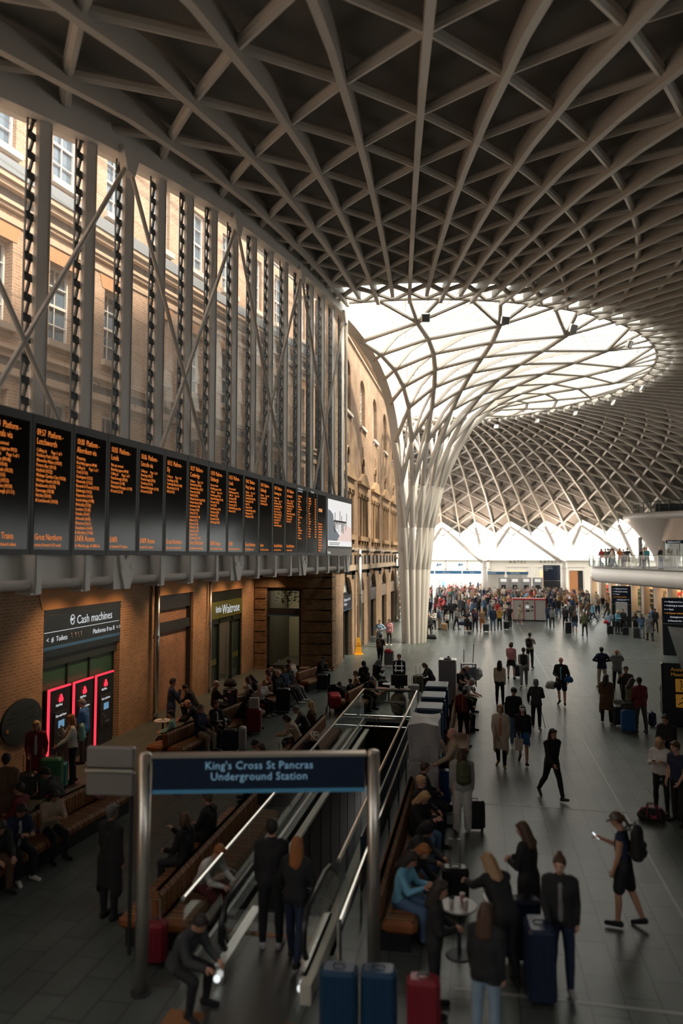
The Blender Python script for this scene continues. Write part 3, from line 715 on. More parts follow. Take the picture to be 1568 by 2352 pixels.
for z0, z1, d in ((14.95, 15.05, .1), (15.05, 15.15, .16), (14.6, 14.75, .05), (15.45, 15.6, .22), (15.6, 15.75, .32), (11.2, 11.3, .18), (11.0, 11.2, .1), (10.55, 10.75, .1), (7.3, 7.5, .2)): g.bb(-40, -1.5, -d, .01, z0, z1)
trim(g, mat('sandstone_moulding', (.55, .40, .29), .8, noise=.1), OL, ORZ)
g = Geo(); g.bb(-40, -1.5, -.04, .01, 15.15, 15.45); g.bb(-40, -1.5, -.05, .01, 10.75, 11.0); trim(g, FASCIA, OL, ORZ)
g = Geo(); g.bb(-40, -1.5, -.36, .02, 15.75, 16.1); trim(g, LEAD, OL, ORZ)
g = Geo()
for c in cols: g.prism([(c - .62, 14.15), (c + .62, 14.15), (c + .75, 14.58), (c - .75, 14.58)], -.015, .05)
trim(g, mat('rubbed_brick', (.50, .26, .13), .8, noise=.12), OL, ORZ)
g = Geo(); g.bb(-40, -1.5, -.1, .3, 19.6, 19.8); g.tube([(-40, -.5, 19.1), (-1.5, -.5, 19.1)], .06, 6); g.tube([(-40, -.6, 18.8), (-1.5, -.6, 18.8)], .05, 6); trim(g, LEAD, OL, ORZ)
for x, z, lb in ((-19.0, 10.9, 'nearest the left picture edge'), (-17.3, 10.6, 'middle of three'), (-14.5, 10.3, 'farthest of three')):
    t = thing('bird_deterrent', 'thin wire bracket on the brick facade behind the glass, ' + lb, 'bracket', Matrix.Translation(OL) @ Matrix.Rotation(ORZ, 4, 'Z') @ Vector((x, -.22, z)), ORZ, 'wire brackets on the facade')
    g = Geo(); g.tube([(0, .1, 0), (.1, -.3, .1), (.45, -.4, 0), (.5, -.4, -.1)], .015, 5); part('wire', g, DARK, t)

# ================================================================== walls out of view: behind the camera, two added against side light
g = Geo(); g.bb(-14, 60, -9, -8.6, 0, 14); struct('wall_back', g, mat('dark_wall', (.05, .05, .05), .9))
g = Geo(); g.bb(8.6, 8.9, -9, 20, 0, 6.5); struct('wall_shade_right', g, MATS['dark_wall'])  # unseen wall added to block low side light and darken the foreground
g = Geo(); A_ = [(C0[0] + 53.5 * cos(radians(t)), C0[1] + 53.5 * sin(radians(t))) for t in range(-96, -8, 3)]
for (x0, y0), (x1, y1) in zip(A_[:-1], A_[1:]): g.quad((x0, y0, 0), (x1, y1, 0), (x1, y1, 9), (x0, y0, 9))
struct('wall_shade_perimeter', g, MATS['dark_wall'])  # unseen curved wall added to cut side daylight on the near ceiling
g = Geo(); g.bb(-14, -13.6, -9, 12, 0, 5.4); struct('wall_back_left', g, MATS['london_brick'])
# ================================================================== FAR SIDE
FY = 110.0
def FX(px, y=FY):      # world x on the far wall seen at photo column px
    t = math.tan(math.atan((px - 784) / FPX * cos(PITCH)) - YAW); return t * y
def FZh(py, px=1150): return CAMZ + (1277 - py) * (FY * cos(YAW) + FX(px) * -sin(YAW)) / FPX
XA, XB = FX(975) - 6, FX(1124)
fw = [(XB, 26)]
ops = []
def zo(py): return CAMZ + (1277 - py) * 107 / FPX
O = {}
for nm, a, b, t, bt in (('w1', 1168, 1208, 1310, 1400), ('w2', 1238, 1278, 1310, 1400), ('dr', 1306, 1338, 1310, 1400), ('sm', 1126, 1150, 1316, 1400)):
    O[nm] = (FX(a), FX(b), 0, zo(t)); ops.append(O[nm])
wall('wall_far', 30, 5.3, .5, ops, PSTONE, (0, FY, 0), 0, x00=XB)
g = Geo(); g.bb(-30, 34, -.5, .3, 5.15, 5.55); struct('beam_far', g, WHITE, loc=(0, FY, 0))
g = Geo(); g.bb(-30, XB, -.3, .3, 3.7, 3.85)
for k in range(9): g.bb(XB - 3.2 * k - .25, XB - 3.2 * k + .05, -.3, .3, 3.7, 5.15)
g.bb(-30, XB, -.3, .3, 5.0, 5.15); struct('trim_far', g, PSTONE, loc=(0, FY, 0))
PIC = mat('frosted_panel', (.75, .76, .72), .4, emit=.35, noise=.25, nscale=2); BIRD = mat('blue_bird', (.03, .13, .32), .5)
for k in range(7):
    x1 = XB - 3.2 * k - .3; x0 = x1 - 2.7
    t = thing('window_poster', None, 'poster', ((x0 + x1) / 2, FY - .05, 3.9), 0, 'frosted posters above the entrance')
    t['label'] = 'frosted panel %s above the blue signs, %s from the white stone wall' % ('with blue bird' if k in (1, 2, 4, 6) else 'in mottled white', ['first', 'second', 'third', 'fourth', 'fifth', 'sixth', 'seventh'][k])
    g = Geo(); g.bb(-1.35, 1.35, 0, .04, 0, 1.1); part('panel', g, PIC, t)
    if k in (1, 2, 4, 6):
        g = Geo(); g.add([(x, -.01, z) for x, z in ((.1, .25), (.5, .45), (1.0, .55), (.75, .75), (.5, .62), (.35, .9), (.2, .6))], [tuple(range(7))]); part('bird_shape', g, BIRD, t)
for k in range(5):
    x1 = XB - 4.1 * k; t = thing('entrance_sign', None, 'sign', (x1 - 2.02, FY - .48, 3.1), 0, 'blue signs over the far entrance')
    t['label'] = 'blue sign over the far entrance, %s from the white stone wall' % ['first', 'second', 'third', 'fourth', 'fifth'][k]
    g = Geo(); g.bb(-2.0, 2.0, 0, .15, 0, .5); part('sign_face', g, mat('entrance_blue', (.02, .09, .18), .4), t)
    g = Geo(); g.bb(-1.5, -1.46, 0, .05, .5, 2.1); g.bb(1.5, 1.54, 0, .05, .5, 2.1); part('hanger', g, WHITE, t)
    text('sign_text', ['Taxis', 'Way out', 'Underground', 'St Pancras', 'Toilets'][k], .3, WTEXT, t, (-.9, -.02, .12))
text_ = lambda b, x, z, s, m=DARK: text('wall_lettering', b, s, m, bpy.data.objects['wall_far'], (x, -.02, z), align='CENTER', spacing=1.5)
for nm in ('w1', 'w2', 'dr'):
    a, b, c, d = O[nm]
    if nm != 'dr': text_('RATES', (a + b) / 2, 4.72, .62)
    g = Geo(); g.bb(a - .5, b + .5, -.12, .02, d + .5, d + .7); g.bb(a - .45, a - .2, -.08, .02, 0, d + .5); g.bb(b + .2, b + .45, -.08, .02, 0, d + .5); trim(g, PSTONE, (0, FY, 0))
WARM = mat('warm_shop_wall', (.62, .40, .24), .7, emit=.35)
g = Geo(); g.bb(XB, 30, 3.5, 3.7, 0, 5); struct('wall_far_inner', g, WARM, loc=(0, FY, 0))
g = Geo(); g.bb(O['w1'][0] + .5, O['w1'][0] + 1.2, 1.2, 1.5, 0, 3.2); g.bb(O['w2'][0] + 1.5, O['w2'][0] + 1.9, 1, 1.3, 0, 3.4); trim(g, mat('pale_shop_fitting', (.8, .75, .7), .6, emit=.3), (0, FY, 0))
a, b, c, d = O['dr']; g = Geo(); g.bb(a, a + (b - a) * .62, .1, .2, 0, d); struct('door_6', g, mat('orange_wood', (.36, .14, .05), .5), loc=(0, FY, 0))
g = Geo(); g.bb(a + (b - a) * .62, b, .3, .35, 0, d); struct('door_7', g, BLACK, loc=(0, FY, 0))
# sloping glass between the roof edge and the far wall, with slender bars
g = Geo(); gb = Geo(); n = 0
for i in range(26):
    t0 = tk(-1, 14 + i); t1 = tk(-1, 15 + i)
    if t1 > 104 or t0 < 8: continue
    p0 = RP(rk(-1), t0, .8); p1 = RP(rk(-1), t1, .8)
    e0 = Vector((p0.x + .09 * (p0.x - C0[0]), max(FY, p0.y + 4), 5.6)) if t0 > 55 else Vector((p0.x + 7, p0.y + 4, 5.6))
    e1 = Vector((p1.x + .09 * (p1.x - C0[0]), max(FY, p1.y + 4), 5.6)) if t1 > 55 else Vector((p1.x + 7, p1.y + 4, 5.6))
    m = RP(rk(0), (t0 + t1) / 2, .9)
    g.add([p0, m, p1, e1, e0], [(0, 1, 2), (0, 2, 3, 4)])
    for q in (0, .5, 1): gb.bar(p0.lerp(p1, q) if q != .5 else m, e0.lerp(e1, q), .09, .12)
    gb.bar(p0, m, .1, .12); gb.bar(m, p1, .1, .12); gb.bar(e0, p1, .05, .06); gb.bar(p0, e1, .05, .06)
    for q in (.35, .7): gb.bar(p0.lerp(e0, q), p1.lerp(e1, q), .06, .08)
struct('window_perimeter', g, GLASS); trim(gb, WHITE)
# bright street beyond the entrance and far terraces
g = Geo(); g.bb(-60, XB + 6, FY + 26, FY + 27, 0, 7); struct('wall_street', g, mat('street_front', (.78, .74, .68), .8, noise=.2, nscale=.4))

TREES = []
for px, lab in ((1112, 'white branching tree column in front of the blue entrance sign band'), (1294, 'white branching tree column in front of the RATES lettering'), (960, 'white branching tree column half hidden behind the lattice funnel'), (1462, 'white branching tree column rising behind the balcony')):
    r = 50.3; ang = math.degrees(atan2(*reversed([FX(px, 100) - C0[0], 100 - C0[1]])))
    # foot on the roof circle
    best = min(range(0, 1100), key=lambda k: abs((C0[0] + r * cos(radians(k / 10))) / (C0[1] + r * sin(radians(k / 10))) - FX(px, 1)))
    th = best / 10; x, y = C0[0] + (r) * cos(radians(th)), C0[1] + (r) * sin(radians(th))
    t = thing('tree_column', lab, 'column', (x, y, 0)); TREES.append(t)
    g = Geo(); g.tube([(0, 0, 0), (0, 0, 5.0)], .42, 20, radii=[.42, .40]); g.lathe([(.75, 0), (.75, .04), (.42, .05)]); g.lathe([(.42, 4.2), (.45, 4.25), (.42, 4.3)], n=20); part('trunk', g, WHITE, t, smooth=True)
    if px < 1400:
        g = Geo(); g.tube([(0, -.35, 4.9), (0, -.4, 5.15)], .13, 10); part('uplighter', g, STEEL, t)
        lamp('uplight', 'SPOT', (x, y - .42, 5.2), 5200, (1.0, .78, .6), aim((.05, -.55, 1)), spot_size=radians(150), spot_blend=1.0, shadow_soft_size=.3)
    nodes = sorted([q for q in [tk(0, j) for j in range(-4, 60)] if abs(q - th) < 8.2], key=lambda q: abs(q - th))[:3]
    for q in nodes:
        b = RP(rk(0) - .3, q, -.1) - Vector((x, y, 0)); g = Geo(); g.tube([(0, 0, 4.85), Vector((0, 0, 4.85)).lerp(b, .5), b], .26, 14, radii=[.27, .24, .2]); part('branch', g, WHITE, t, smooth=True)

# ================================================================== BALCONY on the right with shops below
def ring_off(pts, d):
    out = []
    for i, p in enumerate(pts):
        a = Vector(pts[max(i - 1, 0)]); b = Vector(pts[min(i + 1, len(pts) - 1)]); t = (b - a).normalized(); out.append((p[0] + t.y * d, p[1] - t.x * d))
    return out
edge = [(16.8, 79.5), (14.2, 78.8), (12.2, 77.0), (11.0, 74.6), (10.6, 72), (10.9, 69), (11.7, 65), (12.8, 60), (14.0, 54.5), (15.5, 48), (17.2, 42)]
bal = link('balcony', None, kind='structure')
def sweep(g, pts, prof):
    """prof: (offset outward(+)/inward, z)"""
    m = len(prof); vs = []
    for i, p in enumerate(pts):
        a = Vector(pts[max(i - 1, 0)]); b = Vector(pts[min(i + 1, len(pts) - 1)]); t = (b - a).normalized(); nx, ny = t.y, -t.x     # outward = toward the hall
        for o, z in prof: vs.append((p[0] + nx * -o * -1 * (1), p[1] + ny * o, z))
    fs = [(i * m + k, (i + 1) * m + k, (i + 1) * m + k + 1, i * m + k + 1) for i in range(len(pts) - 1) for k in range(m - 1)]
    g.add(vs, fs)
_t = Vector(edge[5]) - Vector(edge[4]); SGN = 1 if (_t.y * -1) > 0 and True else -1     # outward points to -x here
_out = -1 if _t.y > 0 else 1
E_ = [(p[0], p[1]) for p in edge]
def fine(pts, n=4):
    P = [Vector(p) for p in pts]; out = []
    for i in range(len(P) - 1):
        a = P[max(i - 1, 0)]; b = P[i]; c = P[i + 1]; d = P[min(i + 2, len(P) - 1)]
        for k in range(n):
            t = k / n; out.append(.5 * ((2 * b) + (c - a) * t + (2 * a - 5 * b + 4 * c - d) * t * t + (3 * b - a - 3 * c + d) * t ** 3))
    out.append(P[-1]); return [(v.x, v.y) for v in out]
EF = fine(E_)
g = Geo(); sweep(g, EF, [(-3, 4.75), (-.3, 4.75), (-.15, 4.72), (0, 4.55), (.05, 4.2), (0, 3.85), (-.2, 3.55), (-.6, 3.38), (-1.2, 3.32), (-9, 3.32)] if _out > 0 else [(3, 4.75), (.3, 4.75), (.15, 4.72), (0, 4.55), (-.05, 4.2), (0, 3.85), (.2, 3.55), (.6, 3.38), (1.2, 3.32), (9, 3.32)])
bpart = part('fascia', g, WHITE, bal, smooth=True)
g = Geo(); g.add([(x, y, 4.74) for x, y in EF] + [(45, 42, 4.74), (45, 80, 4.74)], [tuple(range(len(EF) + 2))]); g.add([(x, y, 3.4) for x, y in EF] + [(45, 42, 3.4), (45, 80, 3.4)], [tuple(range(len(EF) + 2))[::-1]]); part('deck', g, mat('balcony_deck', (.25, .23, .21), .7), bal)
g = Geo(); sweep(g, EF, [(.25, 4.75), (.25, 5.82)]); part('glass_railing', g, GLASS, bal)
g = Geo(); g.tube([(x, y, 5.85) for x, y in ring_off(EF, .25)], .03, 8); g.tube([(x, y, 4.8) for x, y in ring_off(EF, .25)], .03, 8)
for x, y in ring_off(EF, .25)[::2]: g.bb(x - .02, x + .02, y - .02, y + .02, 4.75, 5.82)
part('handrail', g, STEEL, bal)
# mushroom restaurant canopy
MX, MY = 20.2, 84.0
t = thing('canopy_structure', 'flared grey shell canopy with a rounded rim standing on the balcony level', 'canopy', (MX, MY, 4.75))
g = Geo(); g.lathe([(1.15, -1.3), (1.2, .2), (1.5, 1.2), (2.3, 2.6), (3.2, 3.8), (3.9, 4.6), (4.3, 5.0), (4.45, 5.3), (4.35, 5.55), (4.0, 5.68), (2, 5.7), (0, 5.7)], n=40); part('shell', g, mat('canopy_shell', (.42, .38, .34), .35), t, smooth=True)
t = thing('upper_balcony', 'curved upper balcony with a thick rounded rim above the restaurant canopy', 'balcony', (MX, MY, 9.7))
UE = fine([(-3.8, 1.5), (-3.6, -1.0), (-2.2, -3.2), (0, -5), (3, -8), (6, -12)], 5)
g = Geo(); g.tube([(x, y, .35) for x, y in UE], .42, 14); part('rim', g, mat('canopy_shell', (.42, .38, .34), .35), t, smooth=True)
g = Geo(); g.add([(x, y, .5) for x, y in UE] + [(14, -12, .5), (14, 2, .5)], [tuple(range(len(UE) + 2))]); g.add([(x, y, 0) for x, y in UE] + [(14, -12, 0), (14, 2, 0)], [tuple(range(len(UE) + 2))[::-1]]); part('floor_slab', g, DARK, t)
g = Geo()
for k, (x, y) in enumerate(UE[::2]): g.tube([(x + .8, y, .5), (x + .8, y, 1.9)], .05, 6)
g.tube([(x + .8, y, 1.9) for x, y in UE], .05, 6); g.tube([(x + .8, y, 1.3) for x, y in UE], .04, 6); g.bb(-1.5, 6, -2, -1.4, .5, 1.7); part('railing', g, DARK, t)
t = thing('restaurant_block', 'restaurant block with bronze band and glazed shell artwork behind the canopy', 'restaurant', (24, 80, 4.75))
g = Geo(); g.lathe([(5.2, 2.6), (4.6, 4.9)], n=40, a0=pi * .75, a1=pi * 1.7); part('bronze_band', g, mat('bronze_band', (.40, .32, .26), .3, metal=.5), t, smooth=True)
g = Geo(); g.lathe([(4.9, 0), (4.9, 2.6)], n=24, a0=pi * .75, a1=pi * 1.7); part('glazing', g, GLASS, t)
g = Geo(); g.bb(-3, 4, 1, 1.4, 0, 4.9); part('back_wall', g, mat('pale_green_wall', (.42, .42, .36), .7), t)
g = Geo(); random.seed(9)
for i in range(6):
    for j in range(9 - i): g.ell((-3.2 + j * .32 + i * .35, -2.6, .4 + i * .33), (.17, .12, .24), 8, 5)
part('shell_panel', g, mat('white_shells', (.8, .78, .72), .4), t, smooth=True)
g = Geo(); g.tube([(-6.4, -7, 0), (-6.4, -7, 3.1)], .16, 12); tp = thing('steel_post', 'short grey steel post standing at the balcony edge beside the canopy', 'post', (17.6 - 1.2, 79, 4.75)); g = Geo(); g.tube([(0, 0, 0), (0, 0, 3.0)], .2, 14); part('shaft', g, mat('grey_post', (.25, .23, .21), .5), tp)
st = thing('hanging_sign', 'small dark hanging direction sign beside the canopy stem', 'sign', (18.6, 74, 7.0))
g = Geo(); g.bb(-.9, .9, 0, .12, 0, .32); part('sign_face', g, NAVY, st); g = Geo(); g.bb(.3, .36, 0, .06, -2.25, 0); part('post', g, DARK, st); text('sign_text', 'Platforms 9-11', .2, WTEXT, st, (-.75, -.01, .08))
# shop fronts below the balcony
SH0, SH1 = Vector((13.6, 92, 0)), Vector((20.5, 56, 0)); sd2 = (SH1 - SH0).normalized(); SHL = (SH1 - SH0).length; SHR = atan2(sd2.y, sd2.x)
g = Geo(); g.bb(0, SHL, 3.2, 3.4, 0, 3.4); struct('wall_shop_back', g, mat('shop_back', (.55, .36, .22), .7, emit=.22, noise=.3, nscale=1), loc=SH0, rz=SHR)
g = Geo(); g.bb(0, SHL, -.1, .1, 3.0, 3.35); g.bb(0, SHL, 0, 3.3, 3.3, 3.4); struct('wall_shop_front', g, mat('shop_fascia', (.5, .4, .3), .6), loc=SH0, rz=SHR)
SC1 = mat('shop_column', (.50, .40, .32), .5)
for k in range(13):
    x = .6 + k * 2.95; g = Geo(); g.bb(x - .32, x + .32, -.45, .15, 0, 3.32); trim(g, SC1, SH0, SHR)
    if k < 12:
        w = link('window_shop_%d' % (k + 1), None, kind='structure', loc=SH0, rz=SHR)
        g = Geo(); g.quad((x + .32, 0, 0), (x + 2.63, 0, 0), (x + 2.63, 0, 3), (x + .32, 0, 3)); part('pane', g, GLASS, w)
        g = Geo(); g.bb(x + .32, x + 2.63, -.03, .03, 0, .15); g.bb(x + 1.4, x + 1.46, -.03, .03, 0, 3); part('window_frame', g, DARK if k % 3 else SC1, w)
random.seed(21)
SHC = [('red', (.5, .04, .03)), ('white', (.75, .7, .62)), ('brown', (.2, .1, .05)), ('green', (.1, .2, .12)), ('black', (.02, .02, .02)), ('tan', (.5, .34, .18))]
for k in range(12):
    nm, c = SHC[k % 6]; x = .6 + k * 2.95; p = SH0 + Matrix.Rotation(SHR, 3, 'Z') @ Vector((x + 1.5, 1.2, 0))
    t = thing('display_stand', 'display stand of %s goods in the %s shop window under the balcony' % (nm, ['first', 'second', 'third', 'fourth', 'fifth', 'sixth', 'seventh', 'eighth', 'ninth', 'tenth', 'eleventh', 'twelfth'][k]), 'display stand', p, SHR)
    g = Geo(); g.bb(-.8, .8, -.3, .3, 0, .5)
    for z in (1.0, 1.5, 2.0): g.bb(-.8, .8, -.25, .25, z, z + .04)
    for xx in (-.8, .76): g.bb(xx, xx + .04, -.25, .25, .5, 2.3)
    part('rack', g, mat('pale_rack', (.55, .45, .35), .6), t)
    g = Geo()
    for z in (.54, 1.04, 1.54, 2.04):
        for q in range(7): h = random.uniform(.18, .4); g.bb(-.72 + q * .21, -.57 + q * .21, -.18, .18, z, z + h)
    part('goods', g, mat('goods_' + nm, c, .6), t, kind='stuff')
sg = thing('shop_sign', 'dark shop sign with white lettering under the balcony at the right picture edge', 'sign', SH0 + Matrix.Rotation(SHR, 3, 'Z') @ Vector((30.6, -.5, 2.6)), SHR)
g = Geo(); g.bb(-1.2, 1.4, 0, .08, -.4, .6); part('sign_face', g, mat('sign_brown', (.10, .06, .04), .5), sg); text('sign_text', 'PANDORA', .42, WTEXT, sg, (-1.0, -.02, -.05))
for k in range(6):
    p = SH0 + Matrix.Rotation(SHR, 3, 'Z') @ Vector((3 + k * 6, 1.2, 3.15)); lamp('shop_light', 'AREA', p, 170, (1, .72, .45), (0, 0, 0), size=2.5)
g = Geo(); g.bb(-40, 70, 118, 119, -1, 0); 
# closing walls right and far right, out of sight behind the shops
g = Geo(); g.add([(45, -9, 0), (45, 80, 0), (45, 80, 3.4), (45, -9, 3.4)], [(0, 1, 2, 3)]); struct('wall_right', g, mat('dark_wall', (.05, .05, .05), .9))
g = Geo(); g.bb(16, 45, -9, 40, 0, .01); struct('wall_right_near', g, mat('dark_wall', (.05, .05, .05), .9))

# ================================================================== TOTEMS
ORANGE = glow('sign_orange', (.8, .35, .05), .5)
def totem(x, y, rz, w, h, label, lines, extra=None):
    t = thing('information_totem', label, 'totem', (x, y, 0), rz)
    g = Geo(); g.rbox((0, 0, h / 2), (w, .35, h), .03); part('body', g, mat('totem_black', (.014, .018, .022), .3, noise=0), t)
    g = Geo(); g.bb(-w / 2 + .04, w / 2 - .04, -.18, -.17, h * .56, h - .05); part('sign_panel', g, NAVY, t)
    g = Geo(); g.bb(-w / 2 + .04, w / 2 - .04, -.185, -.175, h * .545, h * .555); part('trim_strip', g, STEEL, t)
    for k, (s, m) in enumerate(lines): text('sign_text', s, .13, m, t, (-w / 2 + .12, -.19, h - .28 - k * .22))
    return t
LN = [('< = Platforms 0 to 8', WTEXT), ('< H Dining & seating', WTEXT), ('< = Taxis', WTEXT), ('< O Oyster tickets', ORANGE), ('        Underground = >', WTEXT), ('     St Pancras Int. >', WTEXT)]
ta = totem(11.4, 62.5, radians(-8), 1.5, 3.35, 'black information totem with a framed station map standing in the middle distance', LN)
g = Geo(); g.bb(-.45, .45, -.2, -.175, .9, 2.0); part('map_panel', g, mat('map_paper', (.45, .45, .43), .6, noise=.3, nscale=5), ta)
totem(11.35, 45.4, radians(-8), 1.6, 3.35, 'black information totem cut off by the right picture edge', LN)
totem(12.6 - 3.2, 99, 0, 2.2, 4.6, 'tall black information totem standing at the back of the crowd before the far wall', LN[:3])
t = thing('assistance_totem', 'black assisted travel meeting point totem with orange wheelchair and ear symbols', 'totem', (6.75, 26.6, 0), radians(-6))
g = Geo(); g.rbox((.1, 0, 1.07), (1.5, .25, 2.14), .03); part('body', g, mat('totem_black', (.014, .018, .022), .3, noise=0), t)
AMT = mat('amber_plate', (.45, .22, .03), .5, emit=.15)
text('sign_text', 'Assistance\nMeeting Point', .17, AMT, t, (-.36, -.14, 1.88), line=1.0)
for z in (1.18, .66):
    g = Geo(); g.rbox((.0, -.13, z + .22), (.44, .02, .44), .01, ); part('symbol_plate', g, AMT, t)
g = Geo(); g.tube([(-.04, -.15, 1.5), (-.02, -.15, 1.36), (.08, -.15, 1.36), (.12, -.15, 1.27)], .018, 6); g.ell((-.04, -.15, 1.55), (.03, .01, .03), 8, 4)
g.tube([(.02 + .09 * cos(q), -.15, 1.31 + .09 * sin(q)) for q in [pi * .8 + k * .45 for k in range(11)]], .012, 6); part('wheelchair_symbol', g, BLACK, t)
g = Geo(); g.tube([(.06 * cos(q) + .02, -.15, .92 + .08 * sin(q)) for q in [-1.2 + k * .5 for k in range(9)]], .014, 6); g.tube([(-.14, -.15, .76), (.02, -.15, .86)], .016, 6); part('ear_symbol', g, BLACK, t)
# big information unit at the right edge
t = thing('information_kiosk', 'grey information kiosk with two wall screens and dark raised top at the right edge', 'kiosk', (6.55, 22.3, 0), radians(-4))
g = Geo(); g.bb(-.55, 2.6, -.9, 1.4, 0, 2.35); part('cabinet', g, mat('kiosk_grey', (.20, .20, .20), .45), t)
g = Geo(); g.prism([(-.95, 3.62), (2.6, 3.3), (2.6, 2.35), (-.6, 2.35)], -1.3, 1.6, 'y'); part('raised_top', g, mat('kiosk_navy', (.012, .018, .024), .35), t)
for z in (1.35, .5):
    g = Geo(); g.bb(-.4, 1.6, -.93, -.9, z, z + .72); part('screen', g, mat('dim_screen', (.02, .03, .03), .15, noise=.5, nscale=6), t)
    g = Geo(); g.bb(-.57, -.55, -.6, 1.1, z, z + .72); part('screen', g, mat('dim_screen', (.02, .03, .03), .15, noise=.5, nscale=6), t)
g = Geo(); g.tube([(-.83, -1.1, 3.0), (-.83, -1.0, 3.0)], .2, 20); g.bb(-.86, -.8, -1.31, -1.29, 2.6, 3.1); part('information_symbol', g, mat('dim_white', (.15, .15, .15), .5), t)

# ================================================================== TICKET MACHINES in the crowd
REDM = mat('machine_red', (.55, .03, .04), .35); GREYM = mat('machine_grey', (.42, .40, .38), .4)
for k in range(3):
    t = thing('ticket_machine', ['grey and red ticket machine, left unit of the block before the crowd', 'grey and red ticket machine with the screen facing, middle of the block', 'plain grey and red ticket machine, right unit of the block'][k], 'ticket machine', (3.35 + k * .96, 66.8, 0), 0, 'ticket machines in front of the crowd')
    g = Geo(); g.bb(-.46, .46, -.4, .5, .12, 1.9); part('cabinet', g, GREYM, t)
    g = Geo(); g.bb(-.47, .47, -.42, .5, 0, .12); part('plinth', g, BLACK, t)
    g = Geo(); g.bb(-.47, .47, -.43, .5, 1.9, 2.02); g.bb(-.47, -.42, -.43, -.39, .12, 1.9); part('red_trim', g, REDM, t)
    if k == 1:
        g = Geo(); g.bb(-.3, 0, -.42, -.4, 1.15, 1.4); part('screen', g, mat('pale_screen', (.7, .7, .7), .3, emit=.3), t)
        g = Geo(); g.bb(-.3, .05, -.42, -.4, .85, 1.0); g.bb(.2, .36, -.42, -.4, 1.2, 1.35); g.bb(.2, .36, -.42, -.4, .9, 1.0); g.bb(-.3, 0, -.42, -.4, 1.6, 1.66); part('slots', g, BLACK, t)
for k in range(4):
    t = thing('ticket_kiosk', 'grey self-service kiosk with white header behind the crowd, %s from the tall black totem' % ['fourth', 'third', 'second', 'first'][k], 'kiosk', (6.0 + k * 1.5 - 2.8, 100.5, 0), 0, 'kiosks behind the crowd')
    g = Geo(); g.bb(-.65, .65, -.3, .3, 0, 2.9); part('cabinet', g, mat('kiosk_mid_grey', (.28, .28, .28), .5), t)
    g = Geo(); g.bb(-.4, .4, -.33, -.3, 2.3, 2.7); part('header', g, mat('pale_screen', (.7, .7, .7), .3, emit=.3), t)
    g = Geo(); g.bb(-.3, .3, -.33, -.3, 1.3, 1.9); part('screen', g, BLACK, t)
for k in range(2):
    t = thing('ticket_booth', 'pale glass booth with a blue header %s the far tree column' % ['just right of', 'a step farther right of'][k], 'booth', (2.6 + k * 3.1 - .6, 101.5, 0), 0, 'booths with blue headers')
    g = Geo(); g.bb(-1.4, 1.4, -.2, 1.2, 0, 3.3); part('cabin', g, mat('booth_grey', (.5, .48, .44), .5), t)
    g = Geo(); g.bb(-1.45, 1.45, -.3, -.15, 3.3, 3.65); part('header', g, mat('entrance_blue', (.02, .09, .18), .4), t); text('sign_text', 'Information', .25, WTEXT, t, (-.9, -.32, 3.38))

# ================================================================== CASH MACHINES and sign on the left wall (local x = Y-24, -y hall)
t = thing('cash_machine_sign', 'dark blue Cash machines sign panel over the green bank frontage', 'sign', LW, WLZ)
g = Geo(); g.bb(-6.4, -2.2, .0, .12, 3.05, 4.34); part('sign_board', g, mat('sign_dark_teal', (.008, .016, .022), .4), t)
g = Geo(); g.bb(-6.4, -2.2, -.02, .1, 4.15, 4.22); g.bb(-6.4, -2.2, -.02, .1, 4.28, 4.34); part('cornice', g, DARK, t)
g = Geo(); g.bb(-6.4, -2.25, -.01, .0, 3.24, 3.33); part('blue_line', g, mat('sign_blue_line', (.03, .10, .20), .4, emit=.05), t)
g = Geo(); g.bb(-6.38, -2.3, -.008, .0, 3.71, 3.725); part('white_line', g, WTEXT, t)
text('sign_text', 'Cash machines', .36, WTEXT, t, (-4.8, -.01, 3.83), sx=.95); text('sign_text', 'Platforms 0 to 8  = >', .2, WTEXT, t, (-3.9, -.01, 3.45)); text('sign_text', '<  #  Toilets', .2, WTEXT, t, (-6.28, -.01, 3.45))
g = Geo(); g.tube([(-5.02 + .1 * cos(q), -.01, 3.98 + .14 * sin(q)) for q in [k * .6 for k in range(11)]], .012, 5); g.bb(-5.08, -4.98, -.012, 0, 3.95, 4.02); part('coin_symbol', g, WTEXT, t)
for k, x in enumerate((-5.05, -4.85, -4.7, -4.55)):
    g = Geo(); g.ell((x, -.01, 3.58), (.025, .006, .025), 8, 4); g.tube([(x, -.01, 3.56), (x, -.01, 3.5), (x + .05, -.01, 3.45)], .012, 5); part('person_symbol', g, mat('dim_symbol', (.3, .3, .3), .5), t)
t = thing('bank_frontage', 'dark green panelled bank frontage set in the brick wall', 'panel', LW, WLZ)
g = Geo(); g.bb(-6.38, -2.22, .2, .3, 0, 3.05); part('back_panel', g, mat('bank_green', (.025, .075, .045), .35), t)
g = Geo()
for x in (-6.38, -4.98, -3.78, -2.34): g.bb(x, x + .06, .15, .22, 0, 3.05)
g.bb(-6.38, -2.22, .1, .2, 2.75, 3.05); part('mullions', g, mat('bank_dark', (.012, .02, .018), .5), t)
RED = glow('red_neon', (1.0, .04, .07), 1.1)
